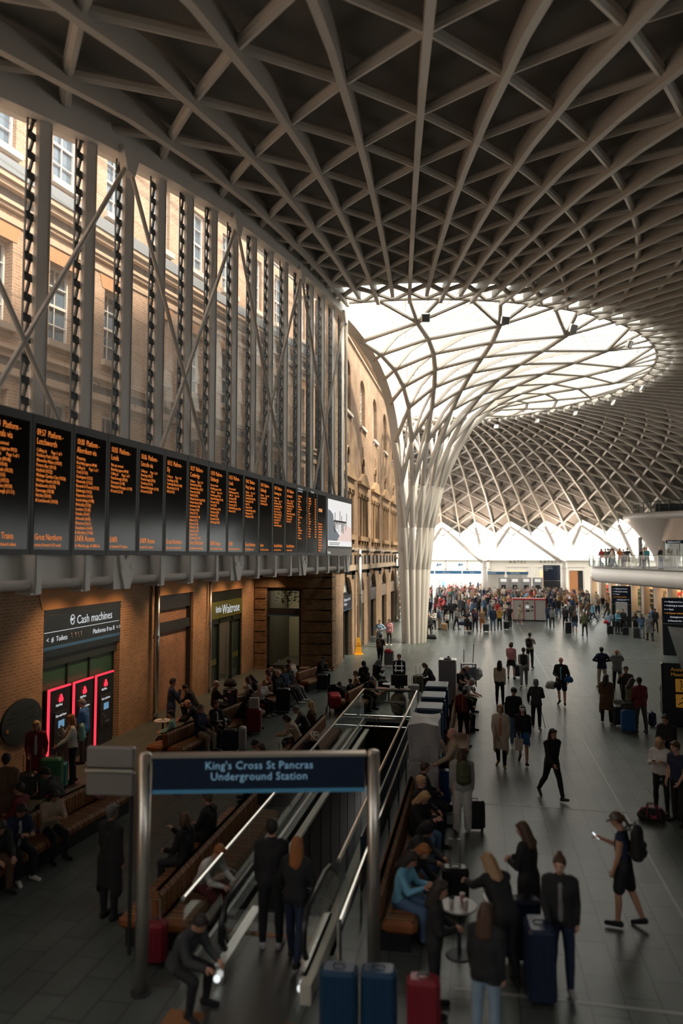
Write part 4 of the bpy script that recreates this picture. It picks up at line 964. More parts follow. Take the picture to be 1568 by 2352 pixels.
for k, x in enumerate((-5.55, -4.32, -3.1)):
    t = thing('cash_machine', ['red edged cash machine nearest the round wall plaque', 'red edged cash machine in the middle of three', 'red edged cash machine nearest the steel downpipe'][k], 'cash machine', (WLX, 24 + x, 0), WLZ, 'cash machines in the wall')
    g = Geo(); g.bb(-.5, .5, .0, .2, 0, 2.12); part('fascia', g, BLACK, t)
    g = Geo(); g.bb(-.56, -.52, -.03, .03, 0, 2.16); g.bb(-.56, .5, -.03, .03, 2.12, 2.17); part('light_strip', g, RED, t)
    g = Geo(); g.bb(-.3, .32, -.04, .0, .55, 1.5); part('inset_panel', g, mat('atm_panel', (.03, .035, .04), .4), t)
    g = Geo(); g.bb(-.12, .16, -.05, -.04, 1.05, 1.25); part('screen', g, glow('atm_screen', (.12, .25, .38), .8), t)
    g = Geo(); g.bb(-.05, .2, -.07, -.04, .66, .7); 
    for q in range(4): g.ell((-.2 + q * .05, -.06, .95 - q * .04), (.015, .01, .015), 6, 4)
    part('keypad', g, STEEL, t); text('sign_text', 'Get cash here', .1, WTEXT, t, (-.26, -.045, 1.36), sx=.9)
    g = Geo()
    for a in (pi / 2, pi / 2 + 2.1, pi / 2 + 4.2): g.ell((.02 + .055 * cos(a), -.02, 1.84 + .055 * sin(a)), (.065, .02, .075), 10, 6)
    part('logo', g, RED, t); text('bank_name', 'NatWest', .1, WTEXT, t, (-.2, -.005, 1.64), sx=.85)
t = thing('wall_plaque', 'dark oval plaque mounted on the brick wall beside the cash machines', 'plaque', (WLX, 24 - 7.3, 1.6), WLZ)
g = Geo(); g.tube([(0, 0, 0), (0, -.06, 0)], .78, 40); g.tx(Matrix.Diagonal((1.05, 1, .72, 1)))
part('plate', g, mat('plaque_dark', (.018, .028, .026), .5), t); text('inscription', 'This part of the hall\nwas restored and opened\nto the travelling public', .12, mat('dim_brown_text', (.05, .06, .06), .6), t, (0, -.07, .25), align='CENTER')
g = Geo(); g.ell((-.62, -.07, -.12), (.06, .02, .06), 8, 5); part('badge', g, mat('badge_orange', (.35, .15, .04), .5), t)
# downpipes
def pipe(loc, h, r, label, grp=None):
    t = thing('steel_downpipe', label, 'pipe', loc, 0, grp)
    g = Geo(); g.tube([(0, 0, 0), (0, 0, h)], r, 14); part('tube', g, STEEL, t, smooth=True)
    g = Geo()
    for z in (.15, h * .55, h - .4): g.tube([(0, 0, z), (0, 0, z + .12)], r * 1.3, 14)
    part('collars', g, STEEL, t)
pipe((WLX + .2, 24.1, 0), 5.2, .1, 'thick polished steel downpipe between the cash machines and the bricked-up arch')
pipe((WLX + .15, 29.4, 0), 5.2, .06, 'thin steel downpipe beside the supermarket doorway')
pipe((-7.1, 43.0, 0), 6.2, .13, 'steel downpipe beside the yellow wet floor cone'); pipe((-7.2, 63.8, 0), 6, .13, 'far steel downpipe beside the banded corner pier')
# supermarket
t = thing('supermarket_entrance', 'dark supermarket front with white lettering on an olive board over the doorway', 'shop front', LW, WLZ)
g = Geo(); g.bb(6.0, 10.1, .05, .2, 3.75, 4.22); g.bb(6.0, 10.1, .05, .2, 2.75, 3.0)
for x in (6.0, 7.0, 8.7, 9.98): g.bb(x, x + .12, .05, .2, 0, 3.0)
part('shop_frame', g, mat('shop_dark', (.012, .018, .014), .4), t)
g = Geo(); g.bb(6.0, 10.1, .0, .1, 3.0, 3.75); part('sign_board', g, mat('olive_board', (.085, .10, .02), .5), t)
text('sign_text', 'little', .42, WTEXT, t, (6.45, -.01, 3.27), sx=.95); text('sign_text', 'Waitrose', .62, WTEXT, t, (7.25, -.01, 3.16), sx=1.02)
g = Geo(); g.quad((6.1, .15, 0), (7.0, .15, 0), (7.0, .15, 2.8), (6.1, .15, 2.8)); g.quad((8.8, .15, 0), (10, .15, 0), (10, .15, 2.8), (8.8, .15, 2.8)); part('glass_panel', g, MATS['door_glass'], t)
g = Geo(); g.bb(6.15, 6.95, .13, .14, .95, 1.2); g.bb(8.9, 9.9, .13, .14, .95, 1.2); part('olive_band', g, MATS['olive_board'], t)
g = Geo(); g.bb(8.15, 8.2, .1, .14, 0, 2.75); g.bb(8.5, 8.55, .1, .14, 0, 2.75); g.bb(8.9, 8.96, .08, .14, .2, 2.6); part('door_rail', g, STEEL, t)
g = Geo(); g.bb(6, 10.1, 3.5, 3.6, 0, 4.3); g.bb(6, 10.1, .5, 3.5, 4.22, 4.3); g.bb(5.9, 6, .5, 3.5, 0, 4.3); g.bb(10.1, 10.2, .5, 3.5, 0, 4.3); struct('wall_shop_interior', g, mat('shop_inside', (.35, .30, .24), .7), loc=LW, rz=WLZ)
lamp('shop_ceiling_light', 'AREA', (-13, 31.6, 4.1), 22, (1, .8, .6), (0, 0, 0), size=1.2)
# arched window in the return wall
t = link('window_return', None, kind='structure', loc=RWL)
g = Geo(); g.bb(.62, .76, .1, .2, 0, 4.1); g.bb(2.33, 2.45, .1, .2, 0, 4.1); g.bb(.62, 2.45, .1, .2, 0, .2); g.prism([(.62, 4.0)] + arc(.62, 2.45, 4.05, 10, .3)[::-1] + [(2.45, 4.0)], .1, .2); part('window_frame', g, mat('black_paint', (.02, .022, .024), .5), t)
g = Geo(); g.bb(.7, 2.45, .02, .18, 2.75, 3.12); part('sign_band', g, BLACK, t)
g = Geo(); g.bb(.68, 2.45, .01, .19, 2.70, 2.76); part('blue_trim', g, BLUE, t)
g = Geo(); g.quad((.7, .2, .15), (2.4, .2, .15), (2.4, .2, 4.3), (.7, .2, 4.3)); part('pane', g, GLASS, t)
g = Geo(); g.bb(.2, 3.6, 4.8, 5, 0, 5); g.bb(.2, 3.6, .5, 5, 4.7, 4.8); g.bb(.2, .3, .5, 5, 0, 5); g.bb(3.55, 3.6, .5, 5, 0, 5); struct('wall_room_behind', g, mat('cream_room', (.40, .37, .27), .8), loc=RWL)
lamp('room_light', 'AREA', (-9.8, 38.6, 4.6), 30, (1, .85, .6), (0, 0, 0), size=1.0)
t = thing('leafy_plant', 'leafy green plant seen through the arched window over the sign band', 'plant', (-9.9, 36.75, 3.25))
g = Geo(); random.seed(4)
for k in range(60):
    a = random.uniform(0, 2 * pi); r = random.uniform(.05, .7); z = random.uniform(.05, .75); c = Vector((r * cos(a), r * sin(a) * .4, z)); M = Euler((random.uniform(-.8, .8), random.uniform(-.8, .8), a)).to_matrix()
    g.add([c + M @ Vector(v) for v in ((-.12, 0, 0), (0, -.06, .02), (.14, 0, 0), (0, .06, .02))], [(0, 1, 2, 3)])
part('leaves', g, mat('plant_green', (.08, .14, .05), .6), t, kind='stuff'); g = Geo(); g.tube([(0, 0, -.2), (0, 0, .5)], .03, 6); g.bb(-.8, .8, -.3, .3, -.25, -.2); part('stem', g, mat('plant_stem', (.1, .07, .04), .8), t)
# warm spot lamps under the soffit washing the brick wall
for y in (18.0, 19.9, 21.4, 24.9, 27.0, 29.3, 31.0, 33.2, 35.2):
    t = thing('wall_spotlight', 'small black spotlight under the white soffit %s' % {18.0: 'left over the Cash machines sign', 19.9: 'over the middle of the Cash machines sign', 21.4: 'right over the Cash machines sign', 24.9: 'left over the bricked-up arch', 27.0: 'right over the bricked-up arch', 29.3: 'over the thin downpipe', 31.0: 'left over the supermarket sign', 33.2: 'right over the supermarket sign', 35.2: 'by the corner of the banded wall'}[y], 'spotlight', (WLX + 1.75, y, 5.22), 0, 'spotlights over the brick wall')
    g = Geo(); g.tube([(0, 0, .13), (-.03, 0, -.05)], .06, 10); part('can', g, BLACK, t)
    lamp('spot', 'SPOT', (WLX + 1.66, y, 5.1), 150, (1.0, .60, .32), aim((-.62, 0, -1.25)), spot_size=radians(100), spot_blend=.8, shadow_soft_size=.05)

# ================================================================== WET FLOOR CONE
t = thing('wet_floor_cone', 'tall yellow wet floor warning cone at the building doors', 'warning sign', (-7.05, 42.2, 0), .3)
g = Geo(); YEL = mat('warning_yellow', (.80, .36, .02), .5, noise=.02); g.prism([(-.22, 0), (.22, 0), (.11, .9), (.06, .98), (-.06, .98), (-.11, .9)], -.05, .05); g.bb(-.28, .28, -.2, .2, 0, .04); part('cone_body', g, YEL, t)
g = Geo(); g.prism([(-.06, .62), (.06, .62), (0, .74)], -.056, -.05); part('warning_triangle', g, mat('warning_red', (.5, .1, .02), .5), t); text('warning_text', 'CAUTION', .07, BLACK, t, (-.16, -.056, .5)); 

# ================================================================== ESCALATOR WELL: rails, escalator
def glass_rail(name, pts, label, h=1.1, posts=True):
    t = thing(name, label, 'railing', (pts[0][0], pts[0][1], 0)); o = Vector(pts[0] + (0,)) if len(pts[0]) == 2 else Vector(pts[0])
    P = [Vector((p[0], p[1], 0)) - Vector((pts[0][0], pts[0][1], 0)) for p in pts]
    g = Geo(); g.tube([p + Vector((0, 0, h)) for p in P], .035, 10); part('top_rail', g, CHROME, t, smooth=False)
    g = Geo()
    for a, b in zip(P[:-1], P[1:]):
        n = max(1, round((b - a).length / 1.45))
        for k in range(n):
            u = a.lerp(b, (k + .01) / n); v = a.lerp(b, (k + .99) / n); g.bar(u + Vector((0, 0, h / 2 + .05)), v + Vector((0, 0, h / 2 + .05)), .012, h - .12)
    part('glass_panel', g, GLASS, t)
    g = Geo()
    for a, b in zip(P[:-1], P[1:]): g.bar(a + Vector((0, 0, .05)), b + Vector((0, 0, .05)), .06, .1)
    part('base_channel', g, STEEL, t)
    return t
glass_rail('glass_balustrade', [(-4.05, 9.6), (-4.05, 25.42), (-2.19, 25.42), (-2.19, 11.2)], 'glass balustrade with steel top rail round the escalator opening')
t = thing('low_steel_rail', 'low steel handrail beside the right balustrade of the escalator opening', 'railing', (-1.9, 9.8, 0))
g = Geo(); g.tube([(0, 0, .0), (0, 0, .9), (0, 14.5, .9), (0, 14.5, 0)], .03, 8)
for k in range(1, 8): g.tube([(0, k * 1.8, 0), (0, k * 1.8, .9)], .018, 6)
part('rail', g, CHROME, t)
t = thing('cross_rail', 'double steel cross rail at the far end of the escalator opening', 'railing', (-4.0, 24.2, 0))
g = Geo(); g.tube([(0, 0, .1), (1.85, 0, .1)], .03, 8); g.tube([(0, 0, .45), (1.85, 0, .45)], .03, 8)
for x in (.5, .62, 1.4): g.tube([(x, 0, -.1), (x, 0, .45)], .02, 6)
part('rail', g, CHROME, t)
STRIP = mat('pale_skirting', (.62, .60, .50), .4)
g = Geo(); g.bb(-3.82, -3.68, 10.8, 24.2, -.05, .02); struct('trim_escalator', g, STRIP)
es = thing('escalator', 'escalator with black handrails going down away from the gantry sign', 'escalator', (-2.95, 10.2, 0))
sl = math.tan(radians(30))
for sx in (-1, 1):
    x = sx * .58
    path = [(x, -.35, .35), (x, -.52, .55), (x, -.5, .8), (x, -.3, .98), (x, 0, 1.0), (x, .8, 1.0), (x, 1.2, .92), (x, 10.5, .92 - 9.3 * sl)]
    g = Geo(); g.tube(path, .045, 8); part('handrail', g, BLACK, es, smooth=True)
    g = Geo(); g.add([(x, -.4, .1), (x, -.45, .8), (x, -.2, .95), (x, .8, .95), (x, 1.2, .87), (x, 10.5, .87 - 9.3 * sl), (x, 10.5, .1 - 9.3 * sl), (x, 1.2, .1)], [tuple(range(8))]); part('balustrade_glass', g, GLASS, es)
    g = Geo(); g.bar((x, -.6, .1), (x, 1.1, .1), .14, .3); g.bar((x, 1.1, .1), (x, 10.5, .1 - 9.4 * sl), .14, .3); part('skirt_panel', g, STEEL, es)
    g = Geo(); g.ell((x, -.66, .12), (.05, .04, .05), 10, 6); part('entry_light', g, glow('entry_lamp', (.8, .85, .85), .9), es)
for k in range(24):
    g = Geo(); y = 1.1 + k * .4; z = -.02 - k * .4 * sl; g.bb(-.5, .5, y, y + .4, z - .25, z); part('step', g, mat('step_grey', (.09, .09, .09), .45, metal=.5), es)
g = Geo(); g.bb(-.52, .52, -1.6, 1.1, -.02, .012); part('landing_plate', g, mat('landing_metal', (.16, .16, .15), .35, metal=.7), es)
g = Geo(); g.bb(-.52, .52, .7, .8, .012, .02); part('yellow_edge', g, mat('edge_orange', (.40, .17, .05), .6), es)
g = Geo(); g.bb(-1.0, .9, -2.5, -2.2, 0, .01); struct('trim_tactile', g, mat('tactile_orange', (.28, .12, .045), .7), loc=(-2.95, 11.2, 0))
g = Geo(); g.bb(-.9, .55, -2.2, -.9, 0, .006); struct('trim_landing', g, mat('landing_steel', (.22, .22, .2), .35, metal=.6), loc=(-2.95, 11.2, 0))
for k, x in enumerate((-3.78, -3.62)):
    pass
g = Geo(); g.bb(-2.35, -2.2, 9.4, 16, .0, .25); struct('trim_light_strip', g, STRIP)

# ================================================================== GANTRY SIGN in the foreground
gx0, gy0 = -4.48, 9.25; gx1, gy1 = -1.46, 9.95; gr = atan2(gy1 - gy0, gx1 - gx0); GL = hypot(gx1 - gx0, gy1 - gy0)
t = thing('gantry_sign', 'dark blue Underground Station gantry sign on two steel poles over the escalator', 'sign', (gx0, gy0, 0), gr)
PST = mat('satin_pole_steel', (.62, .58, .52), .33, metal=.85)
for x in (0, GL):
    g = Geo(); g.tube([(x, 0, 0), (x, 0, 3.12)], .085, 20); g.ell((x, 0, 3.12), (.085, .085, .03), 16, 6); part('pole', g, PST, t, smooth=True)
    g = Geo(); g.lathe([(.14, 0), (.14, .02), (.09, .03)], (x, 0, 0), 20); part('base_plate', g, DARK, t)
g = Geo(); g.bb(.12, GL - .12, -.07, .07, 2.66, 3.08); part('sign_board', g, mat('underground_navy', (.006, .018, .05), .35), t)
g = Geo(); g.bb(.1, GL - .1, -.08, .08, 3.08, 3.12); part('top_cap', g, PST, t)
g = Geo(); g.bb(.12, GL - .12, -.08, .08, 2.61, 2.66); part('blue_edge', g, mat('edge_blue', (.06, .22, .36), .4, emit=.1), t)
text('sign_text', "King's Cross St Pancras\nUnderground Station", .145, glow('sign_pale_blue', (.28, .5, .66), .3), t, (GL / 2, -.09, 2.93), align='CENTER', spacing=1.05)
g = Geo()
for x in (.4, .8, 1.6): g.bb(x, x + .12, -.04, .04, 2.57, 2.61)
part('under_clip', g, BLACK, t)
t = thing('sign_back', 'blank grey back of a hanging sign panel left of the gantry sign', 'sign', (-5.35, 9.95, 2.35), .1)
g = Geo(); g.rbox((0, 0, .5), (.72, .12, .30), .02); g.rbox((0, 0, .12), (.72, .12, .34), .02); part('panel', g, mat('sign_back_grey', (.30, .29, .28), .4, metal=.3), t)
g = Geo(); g.bb(-.36, .36, -.09, -.03, .30, .345); part('rail_strip', g, CHROME, t); g = Geo(); g.tube([(.28, .1, -2.35), (.28, .1, .6)], .03, 8); part('post', g, DARK, t)

# ================================================================== LOCKER KIOSKS beside the escalator
KT = mat('kiosk_top', (.13, .18, .24), .4); KN = mat('kiosk_navy_side', (.012, .025, .06), .4); KB = mat('kiosk_blue', (.02, .12, .28), .4); DRAPE = mat('grey_tarpaulin', (.36, .36, .36), .55, noise=.1, nscale=2, bump=.4)
for k, (y0, y1) in enumerate(((18.75, 19.55), (20.25, 21.1), (21.9, 22.8))):
    t = thing('power_kiosk', 'navy kiosk with a pale flat top, %s' % ['next to the draped one', 'middle of the three beside the escalator', 'nearest the steel cabinet'][k], 'kiosk', (-1.62, y0, 0), 0, 'navy kiosks beside the escalator')
    L_ = y1 - y0
    g = Geo(); g.bb(0, .62, 0, L_, 0, 1.85); part('cabinet', g, KN, t)
    g = Geo(); g.rbox((.31, L_ / 2, 1.88), (.66, L_ + .02, .06), .02); part('top', g, KT, t)
    g = Geo(); g.bb(.62, .66, .05, .2, .1, 1.8); g.bb(.62, .64, .3, L_ - .05, .3, 1.6); part('side_panel', g, KB, t)
    g = Geo(); g.tube([(.66, .4, 1.3), (.72, .45, 1.0), (.7, .5, .7)], .02, 6); g.ell((.72, .42, 1.25), (.04, .04, .08), 8, 6); part('cable_plug', g, BLACK, t)
t = thing('draped_kiosk', 'kiosk wrapped in grey plastic sheeting tied with cord', 'kiosk', (-1.65, 16.9, 0))
random.seed(11); g = Geo(); rings = []
for j in range(14):
    z = 1.92 * (1 - j / 13) ; ring = []
    for i in range(36):
        a = 2 * pi * i / 36; sx = max(-1, min(1, 1.5 * cos(a))); sy = max(-1, min(1, 1.5 * sin(a)))
        w = 1 + .035 * sin(a * 5 + j * .9) + .03 * sin(a * 9 - j * .7) + (-.05 if j in (6, 11) else 0) + .03 * (j / 13)
        ring.append((.34 + .34 * sx * w, .6 + .62 * sy * w, z + .03 * sin(a * 3 + j)))
    rings.append(ring)
vs = [v for r in rings for v in r] + [(.34, .6, 1.95)]; fs = [(j * 36 + i, j * 36 + (i + 1) % 36, (j + 1) * 36 + (i + 1) % 36, (j + 1) * 36 + i) for j in range(13) for i in range(36)] + [(len(vs) - 1, (i + 1) % 36, i) for i in range(36)]
g.add(vs, fs); part('sheeting', g, DRAPE, t, smooth=False)
g = Geo()
for z in (1.05, .35): g.tube([(.34 + .36 * max(-1, min(1, 1.5 * cos(a))), .6 + .65 * max(-1, min(1, 1.5 * sin(a))), z) for a in [2 * pi * i / 24 for i in range(25)]], .012, 5)
part('cord', g, mat('white_cord', (.6, .6, .58), .6), t)
t = thing('steel_cabinet', 'tall brushed steel cabinet standing behind the navy kiosks', 'cabinet', (-1.45, 25.4, 0))
g = Geo(); g.rbox((.32, .3, 1.1), (.6, .6, 2.2), .02); part('body', g, STEEL, t); g = Geo(); g.bb(.2, .45, .1, .35, 2.2, 2.24); g.ell((.35, .4, 2.24), (.05, .05, .05), 8, 5); part('lamp', g, BLACK, t)
t = thing('blue_hoarding', 'blue panelled screen standing along the right side of the escalator opening', 'panel', (-2.08, 12.6, 0))
g = Geo(); g.bb(0, .03, 0, 11.5, 0, .95); part('panel', g, mat('hoarding_blue', (.01, .03, .07), .4), t)
# ================================================================== PEOPLE
CC = dict(black=(.012, .013, .015), navy=(.015, .025, .06), charcoal=(.04, .042, .045), grey=(.16, .16, .16), pale_grey=(.42, .42, .41), white=(.68, .66, .63), cream=(.58, .50, .40), beige=(.40, .32, .23), tan=(.34, .21, .11),
          brown=(.11, .06, .035), maroon=(.14, .012, .02), red=(.42, .03, .04), pink=(.60, .26, .28), coral=(.62, .20, .14), orange=(.55, .17, .04), mustard=(.50, .28, .05), olive=(.09, .10, .05), green=(.05, .17, .09), teal=(.04, .22, .22), mint=(.25, .48, .42),
          sky_blue=(.16, .42, .60), denim=(.07, .13, .23), pale_denim=(.22, .31, .40), blue=(.02, .10, .30), deep_blue=(.010, .045, .10), wine=(.2, .014, .025), purple=(.14, .05, .18), blonde=(.50, .32, .15), dark=(.018, .013, .011), brunette=(.07, .035, .02), silver=(.45, .44, .42), ginger=(.32, .11, .03))
SK = dict(fair=(.58, .34, .25), warm=(.48, .26, .17), deep=(.16, .08, .05), rosy=(.62, .32, .25))
def cm(c): return mat('cloth_' + c, CC[c], .85, noise=.12, nscale=9)
def hm(c): return mat('hair_' + c, CC[c], .6, noise=.25, nscale=25)
def sm(c): return mat('skin_' + c, SK[c], .55, noise=.05, nscale=12)
# lean, (thigh pitch, knee bend, spread)xL,R, (arm pitch, abduct, elbow, inward)xL,R, head pitch, head yaw
POSE = {
 'stand': (1, (0, 0, 3), (1, 2, 3), (3, 7, 12, 0), (-2, 7, 14, 0), 5, 0),
 'stand2': (2, (4, 3, 6), (-3, 2, 6), (8, 8, 30, 10), (0, 9, 20, 0), 12, 20),
 'front': (3, (1, 1, 3), (0, 2, 4), (12, 8, 75, 35), (14, 8, 78, 35), 18, 0),
 'phone': (4, (1, 2, 3), (0, 1, 4), (18, 10, 95, 28), (20, 10, 92, 28), 28, 0),
 'phone1': (3, (10, 8, 2), (-12, 10, 2), (4, 8, 14, 0), (24, 8, 85, 15), 22, 0),
 'cross': (2, (2, 2, 4), (-2, 2, 4), (14, 12, 85, 60), (14, 12, 88, 62), 4, 0),
 'akimbo': (0, (0, 0, 7), (0, 0, 7), (-14, 42, 80, 50), (-14, 42, 80, 50), 2, -15),
 'photo': (-4, (1, 2, 5), (0, 2, 5), (62, 12, 80, 20), (66, 12, 76, 20), -14, 10),
 'face': (2, (2, 2, 5), (-4, 4, 4), (28, 6, 8, 0), (38, 12, 125, 25), 6, 0),
 'reach': (4, (4, 3, 4), (-3, 4, 4), (34, 12, 24, 5), (34, 10, 128, 24), 4, 0),
 'walk': (5, (24, 8, 1), (-20, 18, 1), (-20, 7, 14, 0), (22, 7, 24, 6), 4, 0),
 'walk2': (5, (-18, 16, 1), (22, 6, 1), (20, 8, 30, 8), (-18, 8, 10, 0), 3, -8),
 'stroll': (3, (13, 6, 2), (-12, 12, 2), (-8, 8, 20, 0), (10, 8, 30, 12), 5, 8),
 'carry': (4, (12, 6, 4), (-10, 10, 3), (6, 22, 18, 0), (8, 16, 65, 30), 4, -14),
 'pull': (4, (8, 6, 3), (-8, 8, 3), (-24, 12, 6, 0), (10, 8, 30, 10), 6, 0),
 'bend': (38, (8, 8, 5), (2, 8, 5), (56, 10, 25, 5), (50, 10, 30, 5), 20, 0),
 'sit': (2, (84, 84, 7), (82, 80, 7), (22, 8, 55, 18), (20, 8, 58, 20), 8, 0),
 'sitphone': (10, (84, 86, 5), (84, 84, 5), (28, 8, 80, 25), (28, 8, 82, 26), 34, 0),
 'sitlean': (28, (84, 96, 9), (82, 90, 9), (32, 6, 46, 18), (28, 6, 52, 18), 26, 0),
 'sitback': (-14, (76, 48, 6), (78, 40, 4), (14, 10, 50, 25), (14, 10, 52, 30), 6, 0),
 'sitface': (14, (84, 86, 8), (84, 82, 8), (34, 8, 128, 30), (30, 8, 60, 25), 10, 14),
 'sitchat': (4, (84, 84, 8), (80, 72, 8), (20, 10, 60, 20), (44, 14, 80, 8), 4, 40),
}
def remesh(g, vox, smooth=2):
    me = bpy.data.meshes.new('r'); me.from_pydata(g.v, [], g.f)
    o = bpy.data.objects.new('r', me); COL.objects.link(o)
    m = o.modifiers.new('r', 'REMESH'); m.mode = 'VOXEL'; m.voxel_size = vox; m.use_smooth_shade = True
    if smooth:
        s = o.modifiers.new('s', 'SMOOTH'); s.iterations = smooth; s.factor = .5
    dg = bpy.context.evaluated_depsgraph_get(); ev = o.evaluated_get(dg); em = ev.to_mesh()
    n = len(em.vertices); co = np.empty(n * 3, 'f'); em.vertices.foreach_get('co', co); co = co.reshape(-1, 3)
    fs = [tuple(p.vertices) for p in em.polygons]
    ev.to_mesh_clear(); bpy.data.objects.remove(o); bpy.data.meshes.remove(me)
    out = Geo(); out.v = [tuple(map(float, c)) for c in co]; out.f = fs; out.m = [0] * len(fs)
    return out
def folds(g, amp, f=22):
    out = []
    for x, y, z in g.v:
        w = sin(z * f + 3 * sin(x * 9) + 2 * sin(y * 11)) * .6 + sin(z * f * .45 + x * 21) * .4
        d = hypot(x, y) + .05; out.append((x + x / d * amp * w, y + y / d * amp * w, z))
    g.v = out; return g
SKC = {}
def skeleton(pose):
    if pose in SKC: return SKC[pose]
    lean, lL, lR, aL, aR, hp, hy = POSE[pose]; J = {}
    sit = pose.startswith('sit')
    J['P'] = Vector((0, 0, 0)); l = radians(lean); u = Vector((0, sin(l), cos(l))); J['u'] = u
    J['W'] = u * .14; J['C'] = u * .33; J['N'] = u * .51 + Vector((0, .0, 0)); l2 = radians(lean + hp * .35)
    J['H0'] = J['N'] + Vector((0, sin(l2), cos(l2))) * .07
    M = (Matrix.Rotation(radians(-hy), 3, 'Z') @ Matrix.Rotation(-radians(lean * .6 + hp), 3, 'X')); J['M'] = M
    J['H'] = J['H0'] + M @ Vector((0, .018, .104))
    low = 0
    for sx, L_, nm in ((-1, lL, 'L'), (1, lR, 'R')):
        a, k, s = map(radians, L_); hip = Vector((sx * .09, 0, -.02)); J['hip' + nm] = hip
        d = Vector((sx * sin(s), sin(a) * cos(s), -cos(a) * cos(s))); kn = hip + d * .43; b = a - k
        d2 = Vector((sx * sin(s) * .3, sin(b), -cos(b))); an = kn + d2 * .42
        J['kn' + nm] = kn; J['an' + nm] = an; fp = 0 if sit or pose in ('stand', 'front', 'phone') else min(.5, max(-.6, b * .9))
        fd = Vector((sx * .22, cos(fp), sin(fp))).normalized(); J['to' + nm] = an + Vector((0, 0, -.045)) + fd * .17; J['he' + nm] = an + Vector((0, 0, -.045)) - fd * .05
        low = min(low, J['to' + nm].z - .035, J['he' + nm].z - .04)
    for sx, A_, nm in ((-1, aL, 'L'), (1, aR, 'R')):
        a, b, e, i = map(radians, A_); sh = u * .455 + Vector((sx * .170, 0, 0)); J['sh' + nm] = sh
        d = Vector((sx * sin(b), sin(a) * cos(b), -cos(a) * cos(b))); el = sh + d * .28; c = a + e
        d2 = Vector((-sx * sin(i), sin(c) * cos(i), -cos(c) * cos(i))).normalized(); wr = el + d2 * .25
        J['el' + nm] = el; J['wr' + nm] = wr; J['fd' + nm] = d2; J['ha' + nm] = wr + d2 * .09
    off = Vector((0, 0, -low)) if not sit else Vector((0, 0, .56))
    for k, v in J.items():
        if isinstance(v, Vector) and k != 'u' and not k.startswith('fd'): J[k] = v + off
    J['low'] = low
    SKC[pose] = J; return J
def torso(g, J, e=0, slim=1.0, waist=True):
    X = Vector((1, 0, 0))
    for s in (-1, 1):
        g.cap(J['P'] + X * (.075 * s), .108 + e, J['W'] + X * (.062 * s * slim), .092 + e); g.cap(J['W'] + X * (.062 * s * slim), .092 + e, J['C'] + X * (.085 * s), .104 + e)
        g.cap(J['C'] + X * (.085 * s), .104 + e, (J['sh' + ('L' if s < 0 else 'R')] * .75 + J['N'] * .25), .066 + e); g.cap(J['N'] - J['u'] * .04, .06 + e, J['shR' if s > 0 else 'shL'], .062 + e)
    g.cap(J['P'], .11 + e, J['C'], .105 + e)
def limbs(g, J, arm=(0, 1), leg=(0, 1), e=0, arms=True, legs=True):
    for nm in 'LR':
        if arms and arm[1] > 0:
            s, el, w = J['sh' + nm], J['el' + nm], J['wr' + nm]; f = min(1, arm[1] * 2)
            g.cap(s, .06 + e, s.lerp(el, f), (.06 + (.043 - .06) * f) + e)
            if arm[1] > .5: q = arm[1] * 2 - 1; g.cap(el, .043 + e, el.lerp(w, q), .043 - .014 * q + e)
        if legs and leg[1] > 0:
            h, k, a = J['hip' + nm], J['kn' + nm], J['an' + nm]; f = min(1, leg[1] * 2)
            g.cap(h, .092 + e, h.lerp(k, f), .092 - .034 * f + e)
            if leg[1] > .5:
                q = leg[1] * 2 - 1; m = k.lerp(a, .35) + Vector((0, -.012, 0))
                if q > .35: g.cap(k, .057 + e, m, .056 + e); g.cap(m, .056 + e, k.lerp(a, q), .055 - .018 * q + e)
                else: g.cap(k, .057 + e, k.lerp(a, q), .056 + e)
def hands(g, J):
    for sx, nm in ((-1, 'L'), (1, 'R')):
        w, d = J['wr' + nm], J['fd' + nm]; pn = Vector((-sx, 0, 0)); 
        if abs(d.dot(pn)) > .8: pn = Vector((0, 0, -1))
        if d.z > -.3: pn = Vector((-sx * .3, -.2, -1)) if d.y > .5 else pn
        pn = (pn - d * pn.dot(d)).normalized(); sd_ = d.cross(pn).normalized()
        if sd_.y < 0: sd_ = -sd_
        for i, L_ in ((-1.5, .062), (-.5, .074), (.5, .078), (1.5, .07)):
            b = w + d * .075 + sd_ * (.017 * i); m = b + (d * .9 + pn * .35).normalized() * L_ * .5; t = m + (d * .55 + pn * .8).normalized() * L_ * .5
            g.cap(b, .0088, m, .0082, 6); g.cap(m, .0082, t, .0068, 6)
        b = w + d * .025 + sd_ * .022; m = b + (sd_ * .75 + d * .6 + pn * .3).normalized() * .034; t = m + (d * .9 + pn * .5 + sd_ * .2).normalized() * .028
        g.cap(b, .012, m, .0098, 6); g.cap(m, .0098, t, .008, 6)
def head(g, J):
    H, M = J['H'], J['M']; P = lambda x, y, z: H + M @ Vector((x, y, z))
    g.ell(P(0, -.012, .02), (.080, .099, .104), 16, 12, M); g.cap(P(0, .02, -.035), .062, P(0, .045, -.078), .034); g.cap(P(0, .03, -.02), .06, P(0, .04, -.05), .052)
    g.cap(P(0, .085, .018), .010, P(0, .104, -.018), .014, 8); g.cap(P(-.03, .076, .03), .012, P(.03, .076, .03), .012, 8); g.cap(P(-.018, .082, -.052), .011, P(.018, .082, -.052), .011, 8)
    for s in (-1, 1): g.ell(P(s * .078, -.005, -.005), (.010, .020, .030), 8, 6, M)
    g.cap(J['N'] - J['u'] * .04, .056, J['H0'] + M @ Vector((0, 0, .03)), .052)
